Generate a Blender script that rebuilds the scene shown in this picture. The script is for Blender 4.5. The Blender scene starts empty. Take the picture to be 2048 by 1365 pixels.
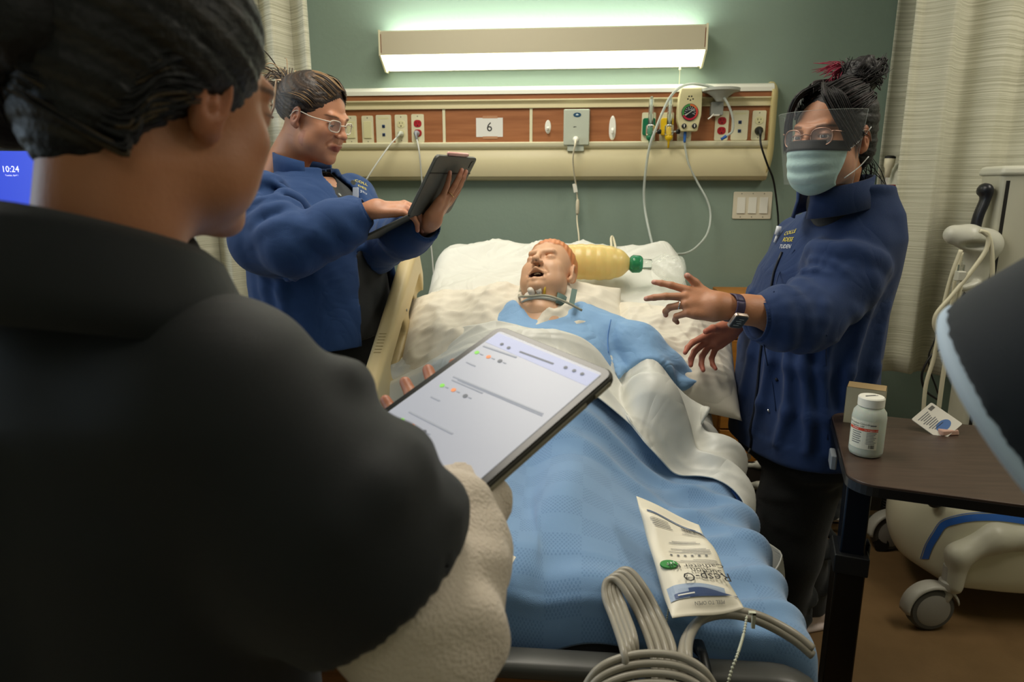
import bpy, math, random
import numpy as np
from math import sin, cos, pi, radians, sqrt, atan2
from mathutils import Vector, Matrix, noise as mnoise
rng = random.Random(7)
nrs = np.random.RandomState(7)

# ------------------------------------------------------------------ camera, world, lights, exposure
F = 1365.0; YAW = radians(5.2); PIT = radians(-12.7); CAMH = 1.43
sc = bpy.context.scene
cam_d = bpy.data.cameras.new('camera'); cam = bpy.data.objects.new('camera', cam_d); sc.collection.objects.link(cam)
cam.location = (0, 0, CAMH); cam.rotation_euler = (pi/2 + PIT, 0, YAW)
cam_d.sensor_width = 36; cam_d.lens = 36*F/2048; cam_d.clip_start = 0.02
cam_d.dof.use_dof = True; cam_d.dof.focus_distance = 1.5; cam_d.dof.aperture_fstop = 6.3
sc.camera = cam
w = bpy.data.worlds.new('world'); sc.world = w; w.use_nodes = True
w.node_tree.nodes['Background'].inputs[0].default_value = (0.75, 0.85, 1.0, 1); w.node_tree.nodes['Background'].inputs[1].default_value = 0.25
sc.view_settings.view_transform = 'Standard'; sc.view_settings.look = 'None'
sc.view_settings.gamma = 1; sc.view_settings.use_curve_mapping = False
sc.view_settings.exposure = 0.0
def area(name, loc, rot, sx, sy, e, col):
    d = bpy.data.lights.new(name, 'AREA'); d.shape = 'RECTANGLE'; d.size = sx; d.size_y = sy; d.energy = e; d.color = col
    o = bpy.data.objects.new(name, d); sc.collection.objects.link(o); o.location = loc; o.rotation_euler = rot; return o
# recessed ceiling troffers of the ward (behind and over the photographer and over both bays)
for i, (lx, ly, e) in enumerate([(-0.35, 1.75, 24), (1.75, 1.45, 20), (-2.3, 1.6, 22), (0.2, -0.9, 3)]):
    area('ceiling_troffer', (lx, ly, 2.66), (0, 0, 0), 0.6, 1.2, e, (1.0, 0.93, 0.80))
# daylight of the ward window, far left behind the photographer
area('window_daylight', (-2.9, 0.9, 1.75), (0, radians(-80), 0), 1.2, 1.4, 16, (0.62, 0.80, 1.0))

# ------------------------------------------------------------------ helpers
FW = np.array([-sin(YAW)*cos(PIT), cos(YAW)*cos(PIT), sin(PIT)]); RT = np.array([cos(YAW), sin(YAW), 0]); UP = np.cross(RT, FW)
def ray(px, py): return FW + RT*(px-1024)/F - UP*(py-682.5)/F
def at(px, py, Y): d = ray(px, py); return np.array([0, 0, CAMH]) + d*Y/d[1]
def atz(px, py, z): d = ray(px, py); return np.array([0, 0, CAMH]) + d*(z-CAMH)/d[2]
def V(*a): return np.array(a if len(a) > 1 else a[0], float)
def nz(v): v = np.asarray(v, float); return v/np.linalg.norm(v)

def lin(c):
    if isinstance(c, str): c = tuple(int(c[i:i+2], 16)/255 for i in (0, 2, 4))
    return tuple((x/12.92 if x <= 0.04045 else ((x+0.055)/1.055)**2.4) for x in c) + (1,)
MATS = {}
def mat(name, col, rough=0.6, metal=0.0, bump=None, noise=None, trans=0, ior=1.45, emit=None, sheen=0, coat=0, sss=0, spec=0.5, alpha=1, attr=None, fold=None):
    """procedural principled material; bump=(scale,strength,detail[,stretch]) noise=(scale,colour2,amount[,stretch])"""
    if name in MATS: return MATS[name]
    m = bpy.data.materials.new(name); MATS[name] = m; m.use_nodes = True
    nt = m.node_tree; N = nt.nodes; L = nt.links; b = N['Principled BSDF']
    b.inputs['Base Color'].default_value = lin(col); b.inputs['Roughness'].default_value = rough; b.inputs['Metallic'].default_value = metal
    b.inputs['Transmission Weight'].default_value = trans; b.inputs['IOR'].default_value = ior; b.inputs['Specular IOR Level'].default_value = spec
    b.inputs['Sheen Weight'].default_value = sheen; b.inputs['Coat Weight'].default_value = coat; b.inputs['Alpha'].default_value = alpha
    if sss: b.inputs['Subsurface Weight'].default_value = sss; b.inputs['Subsurface Radius'].default_value = (0.9, 0.35, 0.2); b.inputs['Subsurface Scale'].default_value = 0.01
    if emit: b.inputs['Emission Color'].default_value = lin(emit[0]); b.inputs['Emission Strength'].default_value = emit[1]
    tc = N.new('ShaderNodeTexCoord')
    def nz_(scale, detail, stretch):
        mp = N.new('ShaderNodeMapping'); L.new(tc.outputs['Object'], mp.inputs[0]); mp.inputs['Scale'].default_value = stretch or (1, 1, 1)
        t = N.new('ShaderNodeTexNoise'); t.inputs['Scale'].default_value = scale; t.inputs['Detail'].default_value = detail; L.new(mp.outputs[0], t.inputs['Vector']); return t
    cur = None
    if attr:
        a = N.new('ShaderNodeAttribute'); a.attribute_name = attr; cur = a.outputs['Color']; L.new(cur, b.inputs['Base Color'])
    if noise:
        t = nz_(noise[0], 4, noise[3] if len(noise) > 3 else None)
        mx = N.new('ShaderNodeMix'); mx.data_type = 'RGBA'; mx.inputs[7].default_value = lin(noise[1])
        if cur is not None: L.new(cur, mx.inputs[6])
        else: mx.inputs[6].default_value = lin(col)
        r = N.new('ShaderNodeMapRange'); r.inputs[1].default_value = 0.35; r.inputs[2].default_value = 0.68; r.inputs[4].default_value = noise[2]
        L.new(t.outputs['Fac'], r.inputs[0]); L.new(r.outputs[0], mx.inputs[0]); L.new(mx.outputs[2], b.inputs['Base Color'])
    if bump:
        t = nz_(bump[0], bump[2] if len(bump) > 2 else 3, bump[3] if len(bump) > 3 else None)
        bn = N.new('ShaderNodeBump'); bn.inputs['Strength'].default_value = bump[1]; bn.inputs['Distance'].default_value = 0.01
        L.new(t.outputs['Fac'], bn.inputs['Height']); L.new(bn.outputs[0], b.inputs['Normal'])
        if fold:   # soft creases: ridged, warped noise
            t2 = nz_(fold[0], 2, fold[2] if len(fold) > 2 else None); t2.inputs['Distortion'].default_value = 1.2
            m1 = N.new('ShaderNodeMath'); m1.operation = 'SUBTRACT'; L.new(t2.outputs['Fac'], m1.inputs[0]); m1.inputs[1].default_value = .5
            m2 = N.new('ShaderNodeMath'); m2.operation = 'ABSOLUTE'; L.new(m1.outputs[0], m2.inputs[0]); m3 = N.new('ShaderNodeMath'); m3.operation = 'POWER'; L.new(m2.outputs[0], m3.inputs[0]); m3.inputs[1].default_value = .95
            b2 = N.new('ShaderNodeBump'); b2.inputs['Strength'].default_value = fold[1]; b2.inputs['Distance'].default_value = .03; L.new(m3.outputs[0], b2.inputs['Height']); L.new(b2.outputs[0], bn.inputs['Normal'])
    return m
def tagit(o, label, cat, group=None, kind=None):
    if label: o['label'] = label
    if cat: o['category'] = cat
    if group: o['group'] = group
    if kind: o['kind'] = kind
    return o
ORG = {}
def thing(name, label, cat, loc, group=None):
    o = bpy.data.objects.new(name, None); sc.collection.objects.link(o); o.empty_display_size = 0.05
    o.location = tuple(float(v) for v in loc); ORG[o.name] = V(loc); return tagit(o, label, cat, group)
class MB:
    """collects shapes in world coordinates into one mesh"""
    def __init__(s): s.v = []; s.f = []; s.n = 0; s.uv = None; s.fm = []
    def add(s, vs, fs, mi=0):
        vs = np.asarray(vs, float).reshape(-1, 3); s.v.append(vs)
        for f in fs: s.f.append(tuple(int(i)+s.n for i in f)); s.fm.append(mi)
        s.n += len(vs); return s
    def box(s, a, b, M=None, mi=0):
        a = V(a); b = V(b); vs = np.array([[(a, b)[i][0], (a, b)[j][1], (a, b)[k][2]] for k in (0, 1) for j in (0, 1) for i in (0, 1)])
        if M is not None: vs = tf(M, vs)
        return s.add(vs, [(0, 2, 3, 1), (4, 5, 7, 6), (0, 1, 5, 4), (2, 6, 7, 3), (0, 4, 6, 2), (1, 3, 7, 5)], mi)
    def prism(s, poly, n, M=None, mi=0, taper=1.0, off=(0, 0)):
        """polygon in local xy extruded 0..n along z"""
        p = np.asarray(poly, float); k = len(p); c = p.mean(0)
        vs = np.vstack([np.c_[p, np.zeros(k)], np.c_[(p-c)*taper+c+off, np.full(k, n)]])
        if M is not None: vs = tf(M, vs)
        return s.add(vs, [tuple(range(k))[::-1], tuple(range(k, 2*k))] + [(i, (i+1) % k, k+(i+1) % k, k+i) for i in range(k)], mi)
    def tube(s, pts, r, n=10, cap=True, ref=None, flat=1.0, mi=0):
        pts = [V(p) for p in pts]; m = len(pts); r = [r]*m if np.isscalar(r) else list(r); vs = []; u = None
        for i in range(m):
            t = nz(pts[min(i+1, m-1)]-pts[max(i-1, 0)])
            if u is None:
                u = np.cross(t, ref if ref is not None else ((0, 0, 1) if abs(t[2]) < .9 else (1, 0, 0)))
            u = nz(u - t*(u@t)); b = np.cross(t, u)
            for k in range(n):
                a = 2*pi*k/n; vs.append(pts[i]+r[i]*(u*cos(a)+b*sin(a)*flat))
        fs = [(i*n+k, i*n+(k+1) % n, (i+1)*n+(k+1) % n, (i+1)*n+k) for i in range(m-1) for k in range(n)]
        if cap: fs += [tuple(range(n))[::-1], tuple(range((m-1)*n, m*n))]
        return s.add(vs, fs, mi)
    def lathe(s, prof, M=None, n=24, mi=0, cap=True, arc=2*pi):
        """prof: (radius, z) pairs about local z"""
        vs = [(r*cos(arc*k/n), r*sin(arc*k/n), z) for r, z in prof for k in range(n)]; m = len(prof)
        if M is not None: vs = tf(M, np.array(vs))
        fs = [(i*n+k, i*n+(k+1) % n, (i+1)*n+(k+1) % n, (i+1)*n+k) for i in range(m-1) for k in range(n)]
        if cap: fs += [tuple(range(n))[::-1], tuple(range((m-1)*n, m*n))]
        return s.add(vs, fs, mi)
    def grid(s, P, mi=0, thick=None, loopu=False):
        P = np.asarray(P, float); a, b = P.shape[:2]
        q = [(i*b+j, (i+1)*b+j, (i+1)*b+j+1, i*b+j+1) for i in range(a-1) for j in range(b-1)]
        if thick:
            du = np.gradient(P, axis=0); dv = np.gradient(P, axis=1); nn = np.cross(du, dv); nn /= np.linalg.norm(nn, axis=2, keepdims=True)+1e-12
            Q = P - nn*thick; N0 = a*b; vs = np.vstack([P.reshape(-1, 3), Q.reshape(-1, 3)]); fs = q+[tuple(N0+i for i in f[::-1]) for f in q]
            bd = [(i*b, (i+1)*b) for i in range(a-1)][::-1]
            for i in range(a-1):
                fs.append((i*b, N0+i*b, N0+(i+1)*b, (i+1)*b)); fs.append((i*b+b-1, (i+1)*b+b-1, N0+(i+1)*b+b-1, N0+i*b+b-1))
            for j in range(b-1):
                fs.append((j, j+1, N0+j+1, N0+j)); k = (a-1)*b; fs.append((k+j, N0+k+j, N0+k+j+1, k+j+1))
            return s.add(vs, fs, mi)
        return s.add(P.reshape(-1, 3), q, mi)
def tf(M, vs): M = np.asarray(M, float); return np.asarray(vs, float)@M[:3, :3].T + M[:3, 3]
def frame(o, x, y, z=None):
    """4x4 from origin and x, y axes (y re-orthogonalised)"""
    x = nz(x); y = V(y); y = nz(y-x*(x@y)); z = np.cross(x, y); M = np.eye(4); M[:3, 0] = x; M[:3, 1] = y; M[:3, 2] = z; M[:3, 3] = o; return M
def frz(o, z, xh=(1, 0, 0)):
    z = nz(z); x = V(xh); x = nz(x-z*(x@z)); M = np.eye(4); M[:3, 0] = x; M[:3, 1] = np.cross(z, x); M[:3, 2] = z; M[:3, 3] = o; return M
def rrect(x0, y0, x1, y1, r, n=5):
    r = min(r, (x1-x0)/2-1e-5, (y1-y0)/2-1e-5); P = []
    for cx, cy, a0 in ((x1-r, y0+r, -90), (x1-r, y1-r, 0), (x0+r, y1-r, 90), (x0+r, y0+r, 180)):
        for k in range(n+1): a = radians(a0+90*k/n); P.append((cx+r*cos(a), cy+r*sin(a)))
    return P
def obj(name, mb, m, parent=None, smooth=False, bevel=0, seg=2, label=None, cat=None, group=None, kind=None, cols=None, uv=None, sub=0, auto=None, weld=False):
    me = bpy.data.meshes.new(name)
    vs = np.vstack(mb.v) if isinstance(mb, MB) else np.asarray(mb[0], float); fs = mb.f if isinstance(mb, MB) else mb[1]
    root = parent
    while root is not None and root.parent is not None: root = root.parent
    o3 = ORG.get(root.name, np.zeros(3)) if root is not None else np.zeros(3)
    if root is None:   # origin of a lone mesh at its base
        o3 = V((vs[:, 0].min()+vs[:, 0].max())/2, (vs[:, 1].min()+vs[:, 1].max())/2, vs[:, 2].min())
    if isinstance(fs, np.ndarray):
        k = fs.shape[1]; me.vertices.add(len(vs)); me.vertices.foreach_set('co', (vs-o3).astype(np.float32).ravel())
        me.loops.add(fs.size); me.loops.foreach_set('vertex_index', fs.astype(np.int32).ravel())
        me.polygons.add(len(fs)); me.polygons.foreach_set('loop_start', np.arange(0, fs.size, k, dtype=np.int32))
        me.update(calc_edges=True)
    else:
        me.from_pydata([tuple(v) for v in (vs-o3)], [], fs)
    ms = m if isinstance(m, (list, tuple)) else [m]
    for x in ms: me.materials.append(x)
    if isinstance(mb, MB) and len(ms) > 1: me.polygons.foreach_set('material_index', mb.fm)
    if cols is not None:
        ca = me.color_attributes.new('Col', 'FLOAT_COLOR', 'POINT'); c4 = np.c_[cols, np.ones(len(cols))].astype(np.float32); ca.data.foreach_set('color', c4.ravel())
    if uv is not None:
        ul = me.uv_layers.new(name='UVMap'); li = np.zeros(len(me.loops), np.int32); me.loops.foreach_get('vertex_index', li); ul.data.foreach_set('uv', np.asarray(uv, np.float32)[li].ravel())
    if smooth or auto: me.polygons.foreach_set('use_smooth', [True]*len(me.polygons))
    o = bpy.data.objects.new(name, me); sc.collection.objects.link(o)
    if parent is not None: o.parent = parent
    else: o.location = tuple(o3); ORG[o.name] = o3
    if auto:
        try: me.set_sharp_from_angle(angle=radians(auto))
        except Exception: pass
    if bevel:
        b = o.modifiers.new('b', 'BEVEL'); b.width = bevel; b.segments = seg; b.limit_method = 'ANGLE'; b.angle_limit = radians(40)
        if not smooth and not auto: me.polygons.foreach_set('use_smooth', [True]*len(me.polygons)); b.harden_normals = True
    if sub: s_ = o.modifiers.new('s', 'SUBSURF'); s_.levels = sub; s_.render_levels = sub
    return tagit(o, label, cat, group, kind)
def crv(pts, n=8):
    """Catmull-Rom through pts"""
    P = [V(p) for p in pts]; P = [2*P[0]-P[1]]+P+[2*P[-1]-P[-2]]; out = []
    for i in range(1, len(P)-2):
        for k in range(n):
            t = k/n; a, b, c, d = P[i-1:i+3]
            out.append(.5*((2*b)+(c-a)*t+(2*a-5*b+4*c-d)*t*t+(3*b-a-3*c+d)*t**3))
    return out+[P[-2]]
_tc = {}
def text_mb(txt, size, M, mb=None, depth=0.0006, align='CENTER', mi=0):
    """lettering as thin real geometry; M maps local xy plane"""
    key = (txt, align)
    if key not in _tc:
        c = bpy.data.curves.new('t', 'FONT'); c.body = txt; c.align_x = align; c.align_y = 'CENTER'; c.size = 1; c.resolution_u = 2
        o = bpy.data.objects.new('t', c); me = o.to_mesh()
        _tc[key] = (np.array([v.co[:] for v in me.vertices]).reshape(-1, 3), [tuple(p.vertices) for p in me.polygons]); o.to_mesh_clear()
        bpy.data.objects.remove(o); bpy.data.curves.remove(c)
    vs, fs = _tc[key]; mb = mb or MB()
    vs = vs*size; vs[:, 2] = depth; return mb.add(tf(M, vs), fs, mi)
def cnoise(P, seed=0, scale=1.0):
    """cheap smooth pseudo-noise (sum of sines), P (...,3)"""
    r = np.random.RandomState(seed); out = 0
    for i in range(5):
        k = r.randn(3)*scale*(0.6+0.45*i); out = out+np.sin(P@k+r.rand()*6.28)/(1+.5*i)
    return out/2.2

# ------------------------------------------------------------------ implicit-surface modeller (smooth unions meshed by surface nets)
class SDF:
    def __init__(s, lo, hi, h):
        s.h = h; s.lo = V(lo)-2*h; s.n = np.ceil((V(hi)-s.lo)/h).astype(int)+3
        s.ax = [(s.lo[i]+h*np.arange(s.n[i])).astype(np.float32) for i in range(3)]
        s.D = np.full(s.n, 0.06, np.float32)
    def win(s, lo, hi):
        a = np.clip(np.floor((V(lo)-s.lo)/s.h).astype(int), 0, s.n); b = np.clip(np.ceil((V(hi)-s.lo)/s.h).astype(int)+1, 0, s.n)
        if (b <= a).any(): return None, None
        sl = tuple(slice(a[i], b[i]) for i in range(3)); X = [s.ax[0][sl[0]][:, None, None], s.ax[1][sl[1]][None, :, None], s.ax[2][sl[2]][None, None, :]]
        return sl, X
    def comb(s, sl, d, k, op):
        A = s.D[sl]
        if op == 'u':
            r = np.minimum(A, d)
            if k: hh = np.maximum(k-np.abs(A-d), 0)/k; r = r-hh*hh*k/4
        elif op == 's':
            d = -d; r = np.maximum(A, d)
            if k: hh = np.maximum(k-np.abs(A-d), 0)/k; r = r+hh*hh*k/4
        s.D[sl] = r
    def cone(s, a, b, r1, r2, k=.02, op='u', clip=None, flat=None):
        """round cone a->b; clip=(point,normal) keeps the side against the normal; flat=(axis,factor) squeezes along axis"""
        a = V(a); b = V(b); R = max(r1, r2)+k+s.h*3; sl, X = s.win(np.minimum(a, b)-R, np.maximum(a, b)+R)
        if sl is None: return s
        ab = b-a; L2 = max(ab@ab, 1e-12); P = [X[i]-a[i] for i in range(3)]
        t = np.clip((P[0]*ab[0]+P[1]*ab[1]+P[2]*ab[2])/L2, 0, 1)
        Q = [P[i]-t*ab[i] for i in range(3)]
        if flat is not None:
            n_, f_ = nz(flat[0]), flat[1]; q = Q[0]*n_[0]+Q[1]*n_[1]+Q[2]*n_[2]; d2 = Q[0]**2+Q[1]**2+Q[2]**2; d = np.sqrt(np.maximum(d2-q*q+(q*f_)**2, 0))
        else: d = np.sqrt(Q[0]**2+Q[1]**2+Q[2]**2)
        d = d-(r1+(r2-r1)*t)
        if clip is not None: p, n_ = V(clip[0]), nz(clip[1]); d = np.maximum(d, (X[0]-p[0])*n_[0]+(X[1]-p[1])*n_[1]+(X[2]-p[2])*n_[2])
        s.comb(sl, d, k, op); return s
    def chain(s, pts, rs, k=.02, op='u', clip=None, flat=None):
        for i in range(len(pts)-1): s.cone(pts[i], pts[i+1], rs[i], rs[i+1], k, op, clip if i == len(pts)-2 else None, flat)
        return s
    def ell(s, c, r, R=None, k=.02, op='u'):
        c = V(c); r = V(r) if not np.isscalar(r) else V(r, r, r); R = np.eye(3) if R is None else np.asarray(R)[:3, :3]
        ext = np.sqrt(((R*r)**2).sum(1))+k+s.h*3; sl, X = s.win(c-ext, c+ext)
        if sl is None: return s
        P = [X[i]-c[i] for i in range(3)]; q = [(P[0]*R[0, j]+P[1]*R[1, j]+P[2]*R[2, j]) for j in range(3)]
        k0 = np.sqrt(sum((q[j]/r[j])**2 for j in range(3))); k1 = np.sqrt(sum((q[j]/r[j]**2)**2 for j in range(3)))+1e-9
        s.comb(sl, (k0*(k0-1)/k1).astype(np.float32), k, op); return s
    def box(s, c, r, R=None, rd=.01, k=.01, op='u'):
        c = V(c); r = V(r)-rd; R = np.eye(3) if R is None else np.asarray(R)[:3, :3]
        ext = np.abs(R)@(V(r)+rd)+k+s.h*3; sl, X = s.win(c-ext, c+ext)
        if sl is None: return s
        P = [X[i]-c[i] for i in range(3)]; q = [np.abs(P[0]*R[0, j]+P[1]*R[1, j]+P[2]*R[2, j])-r[j] for j in range(3)]
        d = np.sqrt(sum(np.maximum(x, 0)**2 for x in q))+np.minimum(np.maximum(np.maximum(q[0], q[1]), q[2]), 0)-rd
        s.comb(sl, d.astype(np.float32), k, op); return s
    def column(s, tab, ang=0.0, k=.03, op='u', power=2.3, z0=None, z1=None):
        """vertical elliptical column: tab rows (z, cx, cy, rx, ry), axes turned by ang"""
        T = np.array(tab, float); T = T[np.argsort(T[:, 0])]; R = max(T[:, 3].max(), T[:, 4].max())+k+s.h*3
        lo = V(T[:, 1].min()-R, T[:, 2].min()-R, T[0, 0]-.05); hi = V(T[:, 1].max()+R, T[:, 2].max()+R, T[-1, 0]+.05)
        sl, X = s.win(lo, hi)
        if sl is None: return s
        z = X[2].ravel(); I = [np.interp(z, T[:, 0], T[:, j]).astype(np.float32)[None, None, :] for j in range(1, 5)]
        dx = X[0]-I[0]; dy = X[1]-I[1]; u = dx*cos(ang)+dy*sin(ang); v = -dx*sin(ang)+dy*cos(ang)
        d = ((np.abs(u/I[2])**power+np.abs(v/I[3])**power)**(1/power)-1)*np.minimum(I[2], I[3])
        d = np.maximum(d, np.maximum(X[2]-T[-1, 0], T[0, 0]-X[2])); s.comb(sl, d.astype(np.float32), k, op); return s
    def cut(s, p, n):
        """remove everything on the side the normal points to"""
        p = V(p); n = nz(n); d = (s.ax[0]-p[0])[:, None, None]*n[0]+(s.ax[1]-p[1])[None, :, None]*n[1]+(s.ax[2]-p[2])[None, None, :]*n[2]
        s.D = np.maximum(s.D, d.astype(np.float32)); return s
    def warp(s, fn):
        """fn(X,Y,Z)->offset added to the field"""
        s.D += fn(s.ax[0][:, None, None], s.ax[1][None, :, None], s.ax[2][None, None, :]).astype(np.float32); return s
    def minus(s, other, off=0.0):
        """subtract another field sampled on the same grid"""
        s.D = np.maximum(s.D, -(other.D+off)); return s
    def mesh(s, smooth=1):
        D = s.D; D[0] = D[-1] = 1; D[:, 0] = D[:, -1] = 1; D[:, :, 0] = D[:, :, -1] = 1
        I = D < 0; nx, ny, nz_ = D.shape; C = np.zeros((nx-1, ny-1, nz_-1), np.uint8)
        for i in (0, 1):
            for j in (0, 1):
                for k in (0, 1): C += I[i:nx-1+i, j:ny-1+j, k:nz_-1+k]
        act = (C > 0) & (C < 8); idx = np.argwhere(act); vid = np.full(C.shape, -1, np.int32); vid[act] = np.arange(len(idx))
        acc = np.zeros((len(idx), 3)); cnt = np.zeros(len(idx))
        cn = [(i, j, k) for i in (0, 1) for j in (0, 1) for k in (0, 1)]; a0, a1, a2 = idx.T
        for A in cn:
            for ax in range(3):
                if A[ax]: continue
                B = list(A); B[ax] = 1; va = D[a0+A[0], a1+A[1], a2+A[2]]; vb = D[a0+B[0], a1+B[1], a2+B[2]]
                m = (va < 0) != (vb < 0); t = np.where(m, va/(va-vb+1e-12), 0); p = np.tile(V(A), (len(idx), 1)); p[:, ax] += t
                acc[m] += p[m]; cnt[m] += 1
        vs = s.lo+s.h*(idx+acc/cnt[:, None]); faces = []
        for ax in range(3):
            sl0 = [slice(1, -1)]*3; sl0[ax] = slice(0, -1); sl1 = list(sl0); sl1[ax] = slice(1, None)
            E0 = I[tuple(sl0)]; E1 = I[tuple(sl1)]; e = np.argwhere(E0 != E1); off = V(1, 1, 1).astype(int); off[ax] = 0; e = e+off
            u, v = [(1, 2), (2, 0), (0, 1)][ax]; du = np.zeros(3, int); du[u] = 1; dv = np.zeros(3, int); dv[v] = 1
            g = lambda q: vid[q[:, 0], q[:, 1], q[:, 2]]
            q = np.c_[g(e-du-dv), g(e-dv), g(e), g(e-du)]; ins = I[e[:, 0], e[:, 1], e[:, 2]]
            q[~ins] = q[~ins][:, ::-1]; faces.append(q)
        fs = np.vstack(faces); fs = fs[(fs >= 0).all(1)]
        for _ in range(smooth):
            S = np.zeros_like(vs); c = np.zeros(len(vs))
            for i in range(4):
                for j in (1, 3): np.add.at(S, fs[:, i], vs[fs[:, (i+j) % 4]]); np.add.at(c, fs[:, i], 1)
            vs = vs*.5+S/np.maximum(c, 1)[:, None]*.5
        return vs, fs
def vnormals(vs, fs):
    n = np.cross(vs[fs[:, 2]]-vs[fs[:, 0]], vs[fs[:, 3]]-vs[fs[:, 1]]); N = np.zeros_like(vs)
    for i in range(4): np.add.at(N, fs[:, i], n)
    return N/(np.linalg.norm(N, axis=1, keepdims=True)+1e-12)
def join(*ms):
    vs = []; fs = []; n = 0
    for v, f in ms: vs.append(v); fs.append(f+n); n += len(v)
    return np.vstack(vs), np.vstack(fs)
from mathutils.bvhtree import BVHTree
def bvh(*os):
    vs = []; fs = []
    for o in os:
        R0 = V(ORG[(o.parent or o).name if (o.parent is None or o.parent.name in ORG) else o.parent.parent.name]); n = len(vs)
        vs += [tuple(V(*v.co)+R0) for v in o.data.vertices]; fs += [tuple(n+i for i in p.vertices) for p in o.data.polygons]
    return BVHTree.FromPolygons(vs, fs)
def hit(B, px, py):
    d = nz(ray(px, py)); l, n_, i, ds = B.ray_cast(Vector((0, 0, CAMH)), Vector(d)); return (V(*l), V(*n_)) if l is not None else (None, None)
# ------------------------------------------------------------------ room
WY = 3.0
M_wall = mat('green_wall_paint', '87998a', .75, bump=(60, .08, 4))
M_cream = mat('cream_enamel', 'cfc49c', .42, bump=(30, .03, 2))
M_creamlt = mat('cream_plastic', 'dcd6b4', .38)
M_wood = mat('cherry_laminate', 'a56a42', .42, noise=(7, '8c5531', .8, (.7, 1, 9)))
M_floor = mat('brown_sheet_vinyl', '7c6140', .5, noise=(9, '6a5233', .6), bump=(120, .05, 3))
M_white = mat('white_plastic', 'e9e7da', .4)
M_black = mat('black_plastic', '121314', .4)
M_grey = mat('grey_plastic', '8f918c', .45)
M_chrome = mat('chrome', 'c9cbcc', .2, 1.0)
M_ceil = mat('ceiling_tile_white', 'dedbcf', .9, bump=(200, .15, 4))
obj('floor', MB().box((-3.6, -1.6, -.05), (2.6, 3.15, 0)), M_floor, kind='structure')
obj('ceiling', MB().box((-3.6, -1.6, 2.7), (2.6, 3.15, 2.76)), M_ceil, kind='structure')
obj('wall_back', MB().box((-3.6, WY, 0), (2.6, 3.15, 2.7)), M_wall, kind='structure')
obj('wall_left', MB().box((-3.7, -1.6, 0), (-3.6, 3.15, 2.7)), mat('pale_wall_paint', 'b9bfae', .8), kind='structure')
obj('wall_right', MB().box((2.6, -1.6, 0), (2.7, 3.15, 2.7)), MATS['pale_wall_paint'], kind='structure')
obj('wall_front', MB().box((-3.6, -1.7, 0), (2.6, -1.6, 2.7)), MATS['pale_wall_paint'], kind='structure')
obj('baseboard_back', MB().box((-3.6, 2.985, 0), (2.6, 3.0, .1)), mat('dark_vinyl_base', '3b352c', .5), kind='structure')

# ------------------------------------------------------------------ over-bed light
M_fix = mat('fixture_enamel', 'bdb49a', .45)
M_diff = mat('lit_diffuser', 'fbfff2', .5, emit=('fdfff0', 6))
M_dift = mat('lit_uplight_lens', 'f4fff6', .5, emit=('f4fff4', 16))
lt = thing('wall_light', 'long beige wall light glowing above and below over the bed', 'light', (-.155, WY, 1.9))
x0, x1 = -.80, .495
prof = [(0, 2.045), (.105, 2.045), (.118, 2.035), (.118, 1.955), (.112, 1.95)]   # depth from wall, z
def px_(d, z, x): return (x, WY-d, z)
h = MB(); P = [[px_(d, z, x) for x in (x0+.006, x1-.006)] for d, z in [(.104, 2.043), (.112, 2.043), (.118, 2.037), (.118, 1.951), (.110, 1.951)]]
h.grid(P); h.box((x0+.006, WY-.02, 1.905), (x1-.006, WY-.0005, 2.035)); obj('housing', h, M_fix, lt, auto=30)
d_ = MB(); d_.add([px_(.117, 1.95, x0+.006), px_(.117, 1.95, x1-.006), px_(.035, 1.904, x1-.02), px_(.035, 1.904, x0+.02), px_(.021, 1.905, x1-.02), px_(.021, 1.905, x0+.02)], [(0, 1, 2, 3), (3, 2, 4, 5)]); obj('lower_diffuser', d_, M_diff, lt)
d_ = MB().box((x0+.01, WY-.100, 2.02), (x1-.01, WY-.022, 2.030)); obj('uplight_lens', d_, M_dift, lt)
for xx in (x0-.002, x1-.006):
    obj('end_cap', MB().prism([(.0, 2.046), (.12, 2.046), (.121, 1.948), (.04, 1.898), (0, 1.898)], .008, np.array([[0, 0, 1, xx], [-1, 0, 0, WY], [0, 1, 0, 0], [0, 0, 0, 1.]])), M_creamlt, lt, bevel=.0015)
    obj('end_trim', MB().box((xx+(.0085 if xx < 0 else -.0035), WY-.1195, 1.96), (xx+(.0115 if xx < 0 else -.0005), WY-.117, 2.03)), mat('brown_trim', '7a4a2e', .5), lt)
pc = at(1360, 135, WY-.05); c = MB().tube([pc, pc-V(0, 0, .07)], .0012, 6); c.lathe([(.001, 0), (.005, .003), (.004, .012), (.001, .014)], frz(pc+V(0, 0, -.012), (0, 0, 1)), 10); obj('pull_cord', c, M_creamlt, lt)

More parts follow.
